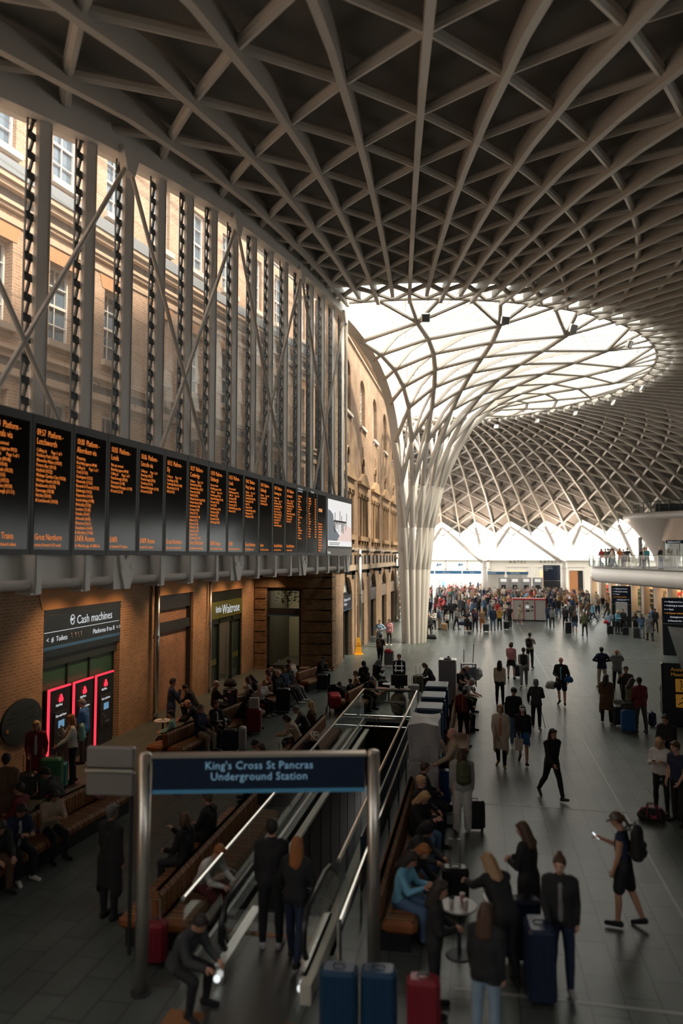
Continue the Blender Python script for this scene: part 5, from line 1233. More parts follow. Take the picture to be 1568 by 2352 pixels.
def hair(g, J, kind):
    H, M = J['H'], J['M']; P = lambda x, y, z: H + M @ Vector((x, y, z))
    if kind in ('cap', 'hat', 'hood', 'beanie', 'bald'):
        if kind == 'bald': 
            for s in (-1, 1): g.cap(P(s * .07, -.03, -.02), .018, P(s * .04, -.085, -.03), .022)
            g.cap(P(-.04, -.085, -.03), .022, P(.04, -.085, -.03), .022)
        if kind == 'hood': g.ell(P(0, -.03, .02), (.105, .115, .125), 14, 10, M); g.cap(P(0, -.08, -.06), .08, P(0, -.06, -.14), .09)
        return
    g.ell(P(0, -.026, .033), (.090, .099, .106), 16, 12, M); g.cap(P(-.05, .045, .085), .03, P(.05, .045, .085), .03)
    if kind == 'long':
        for s in (-1, 1): g.cap(P(s * .068, -.02, .0), .032, P(s * .085, -.01, -.2), .03); 
        g.cap(P(0, -.07, 0), .062, P(0, -.09, -.26), .055); g.cap(P(-.05, -.06, 0), .05, P(-.06, -.08, -.24), .045); g.cap(P(.05, -.06, 0), .05, P(.06, -.08, -.24), .045)
    elif kind == 'bob':
        for s in (-1, 1): g.cap(P(s * .07, -.01, .02), .03, P(s * .078, .0, -.08), .026)
        g.cap(P(-.04, -.07, -.0), .052, P(-.04, -.07, -.08), .045); g.cap(P(.04, -.07, -.0), .052, P(.04, -.07, -.08), .045)
    elif kind == 'bun': g.ell(P(0, -.06, .135), (.038, .038, .038), 10, 8)
    elif kind == 'pony': g.cap(P(0, -.12, .03), .03, P(0, -.16, -.16), .022); g.cap(P(0, -.09, .04), .025, P(0, -.125, .03), .03)
    else: g.cap(P(0, -.06, -.01), .05, P(0, -.06, -.045), .045)
def headwear(g, J, kind):
    H, M = J['H'], J['M']; P = lambda x, y, z: H + M @ Vector((x, y, z)); M4 = Matrix.Translation(H) @ M.to_4x4()
    if kind == 'cap':
        a = Geo(); a.lathe([(.001, .125), (.05, .118), (.082, .085), (.095, .04), (.093, .03)], n=20); a.add([(x * .8, y, z) for x, y, z in [(-.085, .05, .038), (-.07, .15, .025), (0, .175, .028), (.07, .15, .025), (.085, .05, .038), (-.085, .05, .028), (-.07, .15, .015), (0, .175, .018), (.07, .15, .015), (.085, .05, .028)]], [(0, 1, 2, 3, 4), (9, 8, 7, 6, 5), (0, 5, 6, 1), (1, 6, 7, 2), (2, 7, 8, 3), (3, 8, 9, 4)])
    else:
        a = Geo(); a.lathe([(.15, .045), (.14, .04), (.09, .05), (.088, .11), (.07, .13), (.001, .12)], n=24)
    a.tx(M4 @ Matrix.Translation((0, -.01, 0)))
    g.add(a.v, a.f)
def garment(J, kind, vox, e0=0):
    g = Geo(); P = J['P']
    K = {'tee': (.010, .30), 'long': (.011, 1), 'jacket': (.019, 1), 'puffer': (.034, 1), 'coat': (.022, 1), 'tank': (.009, 0), 'vest': (.027, 0)}
    if kind in K:
        e, ar = K[kind]; torso(g, J, e); limbs(g, J, (0, ar * .97), e=e - .002, legs=False)
        if kind in ('jacket', 'puffer', 'coat', 'vest'):
            for s, nm in ((-1, 'L'), (1, 'R')): g.cap(P + Vector((.05 * s, 0, 0)), .13, J['hip' + nm].lerp(J['kn' + nm], .12), .115)
            g.cap(J['N'] - J['u'] * .01, .075, J['N'] + J['u'] * .02, .07)
        if kind == 'coat' :
            f = 1.0 if abs(J['knL'].y) < .25 else .35
            for nm in 'LR':
                q = J['hip' + nm].lerp(J['kn' + nm], 1.1 * f); g.cap(J['hip' + nm], .135, q, .125)
            g.cap(P, .13, J['hipL'].lerp(J['hipR'], .5).lerp((J['knL'] + J['knR']) / 2, 1.1 * f), .13)
    elif kind in ('trousers', 'wide', 'shorts', 'leggings'):
        e = {'trousers': .014, 'wide': .036, 'shorts': .032, 'leggings': .006}[kind]; q = .40 if kind == 'shorts' else .98
        limbs(g, J, leg=(0, q), e=e, arms=False)
        for s in (-1, 1): g.cap(P + Vector((.072 * s, 0, -.02)), .108 + e * .6, J['W'] * .5 + P * .5 + Vector((.066 * s, 0, 0)), .098 + e * .5)
        if kind == 'wide':
            for nm in 'LR': g.cap(J['kn' + nm], .085, J['an' + nm] + Vector((0, 0, .03)), .085)
    elif kind == 'skirt':
        for s in (-1, 1): g.cap(P + Vector((.07 * s, 0, .03)), .11, J['hip' + ('L' if s < 0 else 'R')].lerp(J['kn' + ('L' if s < 0 else 'R')], .75), .115)
        g.cap(P, .12, (J['knL'] + J['knR']) / 2 * .75 + P * .25, .115)
    g = remesh(g, vox, 2 if vox < .03 else 1)
    if kind in ('coat', 'skirt', 'jacket', 'tee', 'long') and abs(J['knL'].y) < .35 and J['low'] < -.7:
        hz = min(J['knL'].z, J['knR'].z) + .02 if kind == 'coat' else (P.z - .30 if kind == 'skirt' else P.z - (.12 if kind == 'jacket' else .07))
        hw = .17 if kind in ('coat', 'skirt') else .16
        g.v = [(x, y, hz + (z - hz) * .06 if (z < hz and abs(x) < hw) else z) for x, y, z in g.v]
    return folds(g, .0035 if kind not in ('puffer', 'leggings') else .006, 26 if kind != 'puffer' else 60)
GCACHE = {}
def gmesh(key, fn):
    if key not in GCACHE: GCACHE[key] = fn()
    return GCACHE[key]
def body_mesh(pose, vox):
    def f():
        J = skeleton(pose); g = Geo(); torso(g, J, 0); limbs(g, J); head(g, J)
        for nm in 'LR':
            g.cap(J['he' + nm], .036, J['to' + nm], .026); g.cap(J['an' + nm], .04, J['he' + nm], .036)
            w, d = J['wr' + nm], J['fd' + nm]; g.cap(w, .028, w + d * .05, .034); g.cap(w + d * .02, .03, w + d * .075, .03)
        g = remesh(g, vox, 2); hands(g, J); return g
    return f
TOPN = dict(tee='t_shirt', long='sweater', jacket='jacket', puffer='puffer_jacket', coat='coat', tank='vest_top', vest='high_visibility_vest')
def person(loc, head_deg, pose, skin, top, tc, bot, bc, hr, hc, label, h=1.70, shoes='black', wear=None, wc='black', inner=None, extra=None, group=None):
    """head_deg: direction faced, 0 = away from the camera along the hall, 90 = to the right, 180 = towards the camera"""
    t = thing('person', label, 'person', (loc[0], loc[1], loc[2] if len(loc) > 2 else 0), radians(-head_deg), group)
    J = skeleton(pose); t.scale = (h / 1.72,) * 3; V = .017
    def add(nm, key, fn, m, **k):
        me = gmesh(key, lambda: fn().mesh(nm, [m], True)) if key else fn().mesh(nm, [m], True)
        if key and me.materials[0] != m: 
            o = link(nm, me, t, **k); o.material_slots[0].link = 'OBJECT'; o.material_slots[0].material = m
        else: o = link(nm, me, t, **k)
        return o
    add('body', ('b', pose), body_mesh(pose, V), sm(skin))
    if inner:
        def fi():
            g = Geo(); u = J['u']; fw_ = Vector((0, u.z, -u.y)); o = .094 if top == 'coat' else .088
            g.cap(J['P'] + u * .0 + fw_ * o, .048, J['C'] + fw_ * (o - .008), .048); g.cap(J['C'] + fw_ * (o - .008), .048, J['N'] + fw_ * .035 - u * .03, .04); return remesh(g, .016, 2)
        add('shirt', ('i', pose, top), fi, cm(inner))
    add(TOPN[top], ('t', pose, top), lambda: garment(J, top, V), cm(tc))
    add('trousers' if bot in ('trousers', 'wide', 'leggings') else bot, ('t', pose, bot), lambda: garment(J, bot, V), cm(bc))
    if hr not in ('cap', 'hat', 'none', 'hood'):
        def fh(): g = Geo(); hair(g, J, hr); return remesh(g, .014, 2)
        add('hair', ('h', pose, hr), fh, hm(hc))
    elif hr == 'hood':
        def fh(): g = Geo(); hair(g, J, hr); return remesh(g, .014, 2)
        add('hood', ('h', pose, hr), fh, cm(hc))
    if wear:
        def fw(): g = Geo(); headwear(g, J, wear); return g
        add('cap' if wear == 'cap' else 'hat', ('w', pose, wear), fw, cm(wc))
    for nm in 'LR':
        def fs():
            g = Geo(); he, to = J['he' + nm], J['to' + nm]; g.cap(he + Vector((0, 0, .004)), .046, to + Vector((0, 0, -.002)), .038, 10); g.cap(he + Vector((0, 0, .01)), .044, J['an' + nm], .042)
            return remesh(g, .016, 1)
        add('shoe', ('s', pose, nm), fs, cm(shoes))
    def fe():
        g = Geo(); H, M = J['H'], J['M']
        for s in (-1, 1): g.ell(H + M @ Vector((s * .030, .078, .012)), (.014, .009, .007), 8, 5, M); g.cap(H + M @ Vector((s * .018, .086, .034)), .005, H + M @ Vector((s * .044, .078, .034)), .004, 6)
        return g
    add('eyes', ('e', pose), fe, hm('dark'))
    def fm():
        g = Geo(); H, M = J['H'], J['M']; g.ell(H + M @ Vector((0, .090, -.052)), (.022, .006, .006), 8, 5, M); return g
    add('mouth', ('m', pose), fm, mat('lips', (.35, .10, .08), .5))
    if extra == 'sunglasses':
        def fg():
            g = Geo(); H, M = J['H'], J['M']
            for s in (-1, 1): g.ell(H + M @ Vector((s * .032, .092, .012)), (.027, .008, .019), 10, 6, M); g.tube([H + M @ Vector((s * .055, .088, .016)), H + M @ Vector((s * .078, -.01, .01))], .004, 5)
            return g
        add('sunglasses', ('g', pose), fg, BLACK)
    if extra == 'mask':
        def fk():
            g = Geo(); H, M = J['H'], J['M']; g.ell(H + M @ Vector((0, .068, -.045)), (.052, .04, .042), 12, 8, M); return g
        add('face_mask', ('k', pose), fk, cm('pink'))
    if extra == 'bands':
        g = Geo()
        for z in (1.12, 1.3): g.tube([(.205 * cos(a), .152 * sin(a), z) for a in [k * pi / 12 for k in range(25)]], .022, 6)
        for sx in (-1, 1): g.tube([(sx * .12, .135, 1.05), (sx * .12, .15, 1.25), (sx * .11, .11, 1.46)], .02, 6)
        part('reflective_bands', g, mat('reflective_silver', (.8, .8, .78), .4, emit=.05), t)
    if extra == 'apron': pass
    t['_j'] = 0; del t['_j']
    return t, J
def at_joint(t, J, q, off=(0, 0, 0)):
    """world point of a joint of a placed figure"""
    M = Matrix.Translation(t.location) @ t.rotation_euler.to_matrix().to_4x4() @ Matrix.Diagonal((*t.scale, 1))
    return M @ (J[q] + Vector(off))

# ------------------------------------------------------------------ luggage and other carried things
def suitcase(loc, rz, c, label, w=.44, d=.26, h=.62, handle=.35, group=None, z=0):
    t = thing('suitcase', label, 'suitcase', (loc[0], loc[1], z), rz, group); m = mat('case_' + c, CC[c], .35, noise=.04)
    g = Geo(); g.rbox((0, 0, .06 + h / 2), (w, d, h), .045); part('shell', g, m, t)
    g = Geo()
    for k in range(4): x = -w * .32 + k * w * .213; g.bb(x - .012, x + .012, -d / 2 - .008, d / 2 + .008, .14, h - .03)
    g.bb(-w / 2 - .004, w / 2 + .004, -.008, .008, .08, h + .03); part('ribs', g, m, t)
    for sx in (-1, 1):
        for sy in (-1, 1):
            g = Geo(); x, y = sx * (w / 2 - .06), sy * (d / 2 - .05); g.tube([(x - .012, y, .03), (x + .012, y, .03)], .03, 10); g.bb(x - .016, x + .016, y - .016, y + .016, .03, .07); part('wheel', g, BLACK, t)
    g = Geo(); a = w * .2
    if handle: g.tube([(-a, 0, h + .05), (-a, 0, h + handle), (a, 0, h + handle), (a, 0, h + .05)], .011, 6); part('trolley_handle', g, STEEL, t)
    g = Geo(); g.tube([(-.07, 0, h + .06), (-.06, 0, h + .09), (.06, 0, h + .09), (.07, 0, h + .06)], .012, 6); part('carry_handle', g, BLACK, t)
    return t
def backpack(loc, rz, c, label, s=1.0, piping=None, tilt=0):
    t = thing('backpack', label, 'backpack', loc, rz); t.scale = (s,) * 3; t.rotation_euler = (tilt, 0, rz)
    def f():
        g = Geo(); g.cap((-.07, 0, .08), .085, (-.07, 0, .36), .075); g.cap((.07, 0, .08), .085, (.07, 0, .36), .075); g.cap((0, -.01, .06), .09, (0, -.01, .40), .07); g.cap((-.05, -.08, .1), .05, (.05, -.08, .1), .05); g.cap((-.05, -.08, .2), .045, (.05, -.08, .2), .045); return remesh(g, .018, 1)
    me = gmesh(('bp',), lambda: f().mesh('bag_body', [cm(c)], True)); o = link('bag_body', me, t); o.material_slots[0].link = 'OBJECT'; o.material_slots[0].material = cm(c)
    g = Geo()
    for x in (-.1, .1): g.tube([(x, .06, .42), (x, .14, .40), (x, .17, .3), (x, .12, .12), (x, .06, .06)], .016, 6)
    g.tube([(-.03, .02, .46), (-.02, .02, .5), (.02, .02, .5), (.03, .02, .46)], .009, 6); part('straps', g, BLACK, t)
    if piping:
        g = Geo()
        for x in (-.09, .09): g.tube([(x, -.09, .42), (x * .95, -.115, .3), (x, -.125, .08)], .008, 6)
        part('piping', g, cm(piping), t)
    return t
def bag(loc, c, label, w=.36, d=.18, h=.24, rz=0, name='holdall', handles=True, kind='bag'):
    t = thing(name, label, kind, loc, rz)
    if name == 'tote_bag':
        g = Geo(); g.prism([(-w / 2, 0), (w / 2, 0), (w / 2 + .02, h), (-w / 2 - .02, h)], -.03, .03); part('bag_body', g, cm(c), t)
        g = Geo(); g.tube([(-.05, 0, h), (-.04, 0, h + .2), (.04, 0, h + .2), (.05, 0, h)], .008, 6); part('handles', g, cm(c), t); return t
    g = Geo(); g.cap((-w / 2 + h * .42, 0, h * .46), h * .45, (w / 2 - h * .42, 0, h * .46), h * .45); 
    for s in (-1, 1): g.cap((-w / 2 + .06, s * d * .25, h * .3), h * .28, (w / 2 - .06, s * d * .25, h * .3), h * .28)
    part('bag_body', folds(remesh(g, .016, 1), .004, 40), cm(c), t, smooth=True)
    if handles:
        g = Geo()
        for s in (-1, 1): g.tube([(-w * .2, s * d * .3, h * .75), (-w * .15, s * d * .12, h * 1.25), (w * .15, s * d * .12, h * 1.25), (w * .2, s * d * .3, h * .75)], .009, 6)
        part('handles', g, BLACK, t)
    return t
STRIPE = stripe_mat('striped_upholstery'); BENCH = []
def bench(p0, p1, label, double=True, side=1, seats=True, group='striped benches'):
    BENCH.append((Vector(p0), Vector(p1), (-1, 1) if double else (side,), []))
    a, b = Vector((*p0, 0)), Vector((*p1, 0)); L_ = (b - a).length; rz = atan2((b - a).y, (b - a).x)
    t = thing('striped_bench', label, 'bench', a, rz, group)
    for s in ((-1, 1) if double else (side,)):
        g = Geo(); g.rbox((L_ / 2, s * .34, .36), (L_, .52, .2), .06); part('seat', g, STRIPE, t)
    g = Geo(); g.rbox((L_ / 2, 0, .62), (L_, .16, .44), .07); part('backrest', g, STRIPE, t)
    g = Geo(); g.bb(.08, L_ - .08, -.5 if double or side < 0 else -.02, .5 if double or side > 0 else .02, 0, .27); part('plinth', g, BLACK, t)
    return t
def table(loc, label, h=.72, r=.27, top=(.5, .48, .45)):
    t = thing('side_table', label, 'table', (loc[0], loc[1], 0))
    g = Geo(); g.lathe([(0, h - .03), (r - .01, h - .03), (r, h - .015), (r - .01, h), (0, h)], n=28); part('tabletop', g, mat('table_%d' % int(top[0] * 100), top, .35), t)
    g = Geo(); g.tube([(0, 0, .02), (0, 0, h - .03)], .03, 10); part('stem', g, DARK, t); g = Geo(); g.lathe([(0, .03), (.18, .02), (.2, 0)], n=24); part('foot', g, DARK, t)
    return t
def cup(loc, label, c='white', h=.11, r=.04):
    t = thing('paper_cup', label, 'cup', loc); g = Geo(); g.lathe([(0, 0), (r * .75, 0), (r, h)], n=14); part('cup_wall', g, cm(c), t, smooth=True); g = Geo(); g.lathe([(r * 1.05, h), (r * 1.05, h + .012), (r * .8, h + .016), (0, h + .016)], n=14); part('lid', g, cm('white' if c != 'white' else 'black'), t)
def bottle(loc, label, c=(.25, .4, .5)):
    t = thing('water_bottle', label, 'bottle', loc); g = Geo(); g.lathe([(0, 0), (.032, 0), (.033, .13), (.028, .16), (.012, .19), (.012, .21)], n=14); part('bottle_body', g, mat('bottle_plastic', c, .15, spec=.7, noise=0), t, smooth=True); g = Geo(); g.lathe([(.014, .205), (.014, .23), (0, .23)], n=12); part('bottle_cap', g, cm('blue'), t)
def phone(t, J, label, hand='R', lit=True):
    p = at_joint(t, J, 'ha' + hand); o = thing('mobile_phone', label, 'phone', p, t.rotation_euler.z); o.rotation_euler = (radians(-50), 0, t.rotation_euler.z)
    g = Geo(); g.rbox((0, 0, 0), (.075, .01, .15), .008); part('case', g, BLACK, o); g = Geo(); g.bb(-.033, .033, -.0075, -.0055, -.068, .068); part('screen', g, glow('phone_glow', (.7, .75, .8), 1.0) if lit and 'phone_glow' not in MATS else MATS.get('phone_glow', BLACK), o)
def backp(tJ, c, label, s=1.0, piping=None):
    t, J = tJ; M = Matrix.Translation(t.location) @ t.rotation_euler.to_matrix().to_4x4() @ Matrix.Diagonal((*t.scale, 1)); k = J['C']
    lean = atan2(J['u'].y, J['u'].z); p = M @ (J['W'] + Vector((0, -.215, -.03))); backpack(p, t.rotation_euler.z, c, label, s, piping)
# ================================================================== PEOPLE AND LUGGAGE, near and middle distance
def GP(px, py, z=0): x, y = G(px, py, z); return (x, y, 0)
bench((-8.75, 19.2), (-7.95, 24.6), 'striped double bench with the navy jacket and bent black figures'); bench((-8.25, 25.4), (-7.75, 29.4), 'striped double bench where the bald blazer wearer sits')
bench((-7.75, 30.3), (-7.2, 32.3), 'striped double bench closest to the banded brick wall'); bench((-4.85, 26.3), (-4.25, 29.6), 'striped double bench beside the red pushchair')
bench((-8.75, 11.2), (-8.35, 15.6), 'striped double bench at the lower left corner'); bench((-4.75, 10.2), (-4.75, 15.0), 'striped bench along the left glass rail under the gantry', double=True); bench((-4.85, 16.4), (-4.85, 22.4), 'striped bench along the left glass rail beyond the gantry', double=True)
bench((-1.55, 10.8), (-1.55, 16.6), 'striped bench along the right of the escalator', double=False, side=-1); bench((-.95, 20.6), (-.95, 29.0), 'dark bench behind the navy kiosks', double=False, side=-1)
# --- walking and standing on the open floor, right half
person(GP(1151, 1763), 188, 'stroll', 'fair', 'coat', 'cream', 'trousers', 'black', 'bob', 'ginger', 'person in an open cream trench coat over a coral top walking with a takeaway cup', 1.66, 'tan', inner='coral')
person(GP(1180, 1712), 172, 'walk2', 'warm', 'jacket', 'black', 'trousers', 'denim', 'short', 'dark', 'bearded person in a black fleece, blue jeans and grey cap', 1.74, 'white', wear='cap', wc='charcoal')
a = person(GP(1202, 1755), 184, 'walk', 'fair', 'long', 'black', 'skirt', 'blue', 'long', 'dark', 'young person with white cap, pink mask, black top and short blue skirt', 1.62, 'black', wear='cap', wc='white', extra='mask')
person(GP(1232, 1676), 8, 'carry', 'fair', 'jacket', 'charcoal', 'trousers', 'black', 'bob', 'grey', 'grey-haired person in a dark belted jacket walking away with a stick', 1.62, 'pale_grey')
person(GP(1268, 1836), 150, 'walk', 'warm', 'jacket', 'black', 'trousers', 'black', 'long', 'dark', 'person in all black with sneakers striding alone across the white floor line', 1.66, 'charcoal')
b = person(GP(1290, 1620), 195, 'carry', 'rosy', 'jacket', 'black', 'shorts', 'black', 'bald', 'brown', 'bald person in black jacket and shorts carrying a blue shoulder bag and plastic sack', 1.80, 'black', inner='sky_blue')
person(GP(1148, 1618), 10, 'stand', 'fair', 'long', 'cream', 'trousers', 'black', 'long', 'dark', 'person seen from behind in a cream striped sweater', 1.66, 'black')
person(GP(1174, 1560), 12, 'stand2', 'fair', 'tee', 'pink', 'skirt', 'black', 'bob', 'brunette', 'person in pink patterned blouse and black skirt with a wheeled case', 1.68, 'black')
c1 = person(GP(1203, 1581), 5, 'walk2', 'fair', 'tee', 'pale_grey', 'trousers', 'grey', 'short', 'brunette', 'person in a pale t-shirt and grey joggers wearing a black backpack', 1.74, 'white')
c2 = person(GP(1217, 1534), 15, 'face', 'fair', 'tee', 'beige', 'trousers', 'black', 'short', 'dark', 'person in beige shirt and black trousers with a dark backpack and hand at the ear', 1.76)
person(GP(1383, 1580), 355, 'akimbo', 'deep', 'jacket', 'navy', 'trousers', 'beige', 'short', 'dark', 'person in dark navy jacket and beige trousers, hands on hips, facing away', 1.74)
d = person(GP(1418, 1586), 10, 'photo', 'warm', 'puffer', 'grey', 'trousers', 'black', 'bald', 'dark', 'balding person in a grey padded jacket holding up a phone to take a photo', 1.74)
person(GP(1393, 1664), 15, 'stand2', 'warm', 'coat', 'brown', 'trousers', 'black', 'long', 'dark', 'person in a long brown coat and white shoes with a dark shoulder bag', 1.66, 'white')
e = person(GP(1472, 1684), 340, 'stand2', 'deep', 'jacket', 'maroon', 'trousers', 'charcoal', 'short', 'dark', 'person in a maroon hoodie standing over luggage near the assistance totem', 1.76, 'charcoal')
person(GP(1448, 1672), 60, 'phone', 'warm', 'jacket', 'olive', 'trousers', 'black', 'long', 'dark', 'person in a dark olive jacket with long black hair facing the maroon hoodie', 1.64)
person(GP(1440, 1646), 200, 'face', 'warm', 'jacket', 'charcoal', 'trousers', 'charcoal', 'short', 'dark', 'person looking up with a hand at the face behind the luggage group', 1.76)
f = person(GP(1520, 1868), 205, 'phone', 'fair', 'long', 'white', 'leggings', 'black', 'long', 'blonde', 'person in a white sweatshirt and black leggings looking down at a phone', 1.68, 'black')
person(GP(1535, 1800), 215, 'front', 'warm', 'jacket', 'black', 'trousers', 'black', 'short', 'dark', 'person in black standing behind the one in the white sweatshirt', 1.72)
person(GP(1560, 1892), 230, 'stand2', 'fair', 'tee', 'navy', 'trousers', 'black', 'short', 'brunette', 'person in glasses and a dark navy t-shirt at the right picture edge', 1.72)
g1 = person(GP(1216, 2160), 300, 'front', 'fair', 'coat', 'black', 'trousers', 'pale_denim', 'long', 'brunette', 'person in a long black coat and pale jeans standing side-on near the camera', 1.70, 'pale_grey')
h_ = person(GP(1290, 2272), 185, 'stroll', 'fair', 'jacket', 'black', 'trousers', 'navy', 'bun', 'brunette', 'person with a top knot and black jacket over a grey print hoodie walking closest', 1.72, 'pale_grey', inner='grey')
i_ = person(GP(1435, 2128), 290, 'phone1', 'warm', 'tank', 'navy', 'shorts', 'black', 'pony', 'brunette', 'person in a grey cap and navy vest reading a phone with a big black backpack', 1.70, 'black', wear='cap', wc='grey')
person((1.36 + 1.3, 7.7, 0), 190, 'stroll', 'fair', 'jacket', 'black', 'trousers', 'black', 'long', 'ginger', 'long-haired person in black, blurred, cut off by the bottom picture edge', 1.66)
person((4.55, 9.1, 0), 190, 'stand', 'deep', 'coat', 'black', 'trousers', 'black', 'short', 'dark', 'dark coated person cut off at the bottom right picture corner', 1.72)
person(GP(1530, 1640), 170, 'bend', 'warm', 'jacket', 'black', 'trousers', 'black', 'short', 'dark', 'person in a black jacket bending down behind the assistance totem', 1.74)
# --- middle strip by the kiosks
j_ = person(GP(1065, 1717), 20, 'phone', 'fair', 'jacket', 'black', 'leggings', 'black', 'short', 'dark', 'person in black with a burgundy hiking backpack beside the kiosks', 1.72)
person(GP(1046, 1862), 262, 'reach', 'rosy', 'coat', 'beige', 'trousers', 'black', 'bald', 'grey', 'bald person with glasses in a long beige trench coat touching a suitcase handle', 1.80, 'black')
k_ = person(GP(1062, 1912), 350, 'stand', 'fair', 'puffer', 'pale_grey', 'wide', 'white', 'long', 'brunette', 'person in a pale grey puffer and wide white trousers with an olive backpack', 1.70, 'pale_grey', wear='cap', wc='grey')
l_ = person(GP(917, 1604), 182, 'stand', 'fair', 'jacket', 'black', 'trousers', 'black', 'short', 'brown', 'cleaner in a dark high visibility vest with silver bands holding a litter picker', 1.76, extra='bands')
m_ = person(GP(873, 1533), 12, 'phone1', 'fair', 'tee', 'black', 'leggings', 'black', 'pony', 'dark', 'person in black with a small backpack beside a grey suitcase and red bag', 1.68)
person(GP(872, 1486), 185, 'akimbo', 'warm', 'jacket', 'pale_denim', 'wide', 'grey', 'short', 'dark', 'person in a pale denim jacket walking beside the arched doors', 1.68)
person(GP(894, 1482), 190, 'stand', 'warm', 'jacket', 'pink', 'trousers', 'charcoal', 'bob', 'dark', 'person in a pale pink jacket and dark trousers beside the arched doors', 1.64, 'white')
# --- left, by the cash machines
n_ = person(GP(80, 1818), 150, 'pull', 'rosy', 'coat', 'maroon', 'trousers', 'denim', 'long', 'blonde', 'long-haired person in a red cardigan with glasses by the oval plaque', 1.68, inner='pale_grey')
o_ = person(GP(165, 1800), 230, 'reach', 'fair', 'long', 'white', 'trousers', 'black', 'long', 'ginger', 'person in a white top and scarf with a pale backpack pushing luggage', 1.70)
person(GP(192, 1752), 262, 'front', 'fair', 'jacket', 'blue', 'trousers', 'charcoal', 'short', 'grey', 'grey-haired person in a blue jacket using the middle cash machine', 1.74)
person(GP(392, 1692), 60, 'face', 'warm', 'coat', 'navy', 'trousers', 'charcoal', 'short', 'dark', 'bearded person in a dark coat standing by the bricked-up arch holding a phone', 1.80)
person((WLX - .6, 31.0, 0), 110, 'stand', 'warm', 'jacket', 'black', 'trousers', 'charcoal', 'short', 'dark', 'person in black standing inside the supermarket doorway', 1.74)
person(GP(8, 1945), 340, 'stand', 'fair', 'coat', 'brown', 'trousers', 'charcoal', 'short', 'dark', 'person in a brown coat cut off by the left picture edge', 1.78)
# --- escalator couple
person(GP(622, 2178), 352, 'stand', 'rosy', 'jacket', 'black', 'trousers', 'black', 'short', 'dark', 'taller dark-clad person stepping onto the escalator under the gantry sign', 1.82, 'pale_grey')
person(GP(678, 2212), 10, 'carry', 'fair', 'jacket', 'black', 'trousers', 'navy', 'long', 'ginger', 'long-haired person in black jacket and dark jeans at the escalator with one arm out', 1.68, 'black')
# --- seated figures: (px, py of the seat) at seat height
def sit(px, py, hd, pose, *a, z=.52, **k):
    x, y = G(px, py, z); best = None; f = Vector((sin(radians(hd)), cos(radians(hd))))
    for p0, p1, sides, occ in BENCH:
        d = (p1 - p0).normalized(); L_ = (p1 - p0).length; r = Vector((x, y)) - p0; u = r.dot(d); nl = Vector((-d.y, d.x)); v = r.dot(nl)
        for s_ in sides:
            sc = abs(v - s_ * .36) + max(0, -u, u - L_) * 1.5 + (0 if f.dot(nl) * s_ > -.2 else .9)
            if sc < 1.5 and (best is None or sc < best[0]): best = (sc, p0, d, nl, s_, min(max(u, .3), L_ - .3), L_, occ)
    if best:
        _, p0, d, nl, s_, u, L_, occ = best
        for q in [0] + [w * m for w in range(1, 60) for m in (.1, -.1)]:
            if .25 < u + q < L_ - .25 and all(abs(u + q - o) > .54 for o, t in occ if t == s_): u = u + q; break
        occ.append((u, s_)); P_ = p0 + d * u + nl * (s_ * .30); x, y = P_.x, P_.y
        out = math.degrees(atan2(nl.x * s_, nl.y * s_)); df = (hd - out + 180) % 360 - 180; hd = out + max(-25, min(25, df))
    return person((x, y, 0), hd, pose, *a, **k)
sit(425, 1682, 105, 'sit', 'fair', 'jacket', 'navy', 'trousers', 'beige', 'short', 'grey', 'seated grey-haired person in a navy jacket and beige trousers', h=1.74)
sit(388, 1690, 240, 'sit', 'fair', 'long', 'mint', 'trousers', 'black', 'short', 'dark', 'seated person in a pale mint sweatshirt holding a plate', h=1.6)
sit(417, 1660, 245, 'sitlean', 'rosy', 'jacket', 'black', 'trousers', 'black', 'bald', 'dark', 'seated bald person in black leaning forward behind the striped bench', h=1.78)
sit(489, 1668, 140, 'sit', 'fair', 'jacket', 'black', 'trousers', 'charcoal', 'short', 'brunette', 'seated person in a black jacket over a striped top with a small white tray', h=1.66, inner='white')
sit(448, 1620, 262, 'sitlean', 'warm', 'jacket', 'black', 'trousers', 'black', 'short', 'dark', 'seated black-haired person with a red bag seen from behind near the wall', h=1.7)
sit(492, 1620, 60, 'sitchat', 'rosy', 'jacket', 'black', 'trousers', 'charcoal', 'short', 'silver', 'seated silver-haired person raising a hand behind the striped backrest', h=1.74)
sit(520, 1600, 262, 'sit', 'fair', 'jacket', 'pale_grey', 'trousers', 'charcoal', 'long', 'brown', 'seated person with long fair hair and pale grey hoodie', h=1.64)
sit(522, 1640, 100, 'sitlean', 'fair', 'coat', 'black', 'trousers', 'black', 'hood', 'black', 'seated person in black bent forward over the front of the striped bench', h=1.68)
sit(560, 1642, 150, 'sitface', 'warm', 'jacket', 'charcoal', 'trousers', 'black', 'short', 'dark', 'seated person with chin on hand wearing a dark beanie behind the round table', h=1.66, wear='cap', wc='black')
sit(585, 1600, 262, 'sitphone', 'warm', 'jacket', 'black', 'trousers', 'black', 'long', 'dark', 'seated long black-haired person in black holding a phone', h=1.66)
sit(597, 1582, 200, 'sit', 'fair', 'long', 'coral', 'trousers', 'black', 'long', 'brunette', 'seated person in a coral top looking left', h=1.64)
sit(608, 1570, 240, 'sitlean', 'rosy', 'jacket', 'charcoal', 'trousers', 'black', 'bald', 'dark', 'seated bald person in a dark jacket farther along the bench', h=1.72)
sit(612, 1612, 112, 'sitphone', 'fair', 'jacket', 'white', 'trousers', 'black', 'short', 'blonde', 'seated fair-haired person in a white jacket and white shoes with phone', h=1.66, shoes='white')
sit(640, 1592, 112, 'sit', 'rosy', 'jacket', 'black', 'trousers', 'black', 'bald', 'silver', 'seated bald person in a black blazer beside a tall black suitcase', h=1.74)
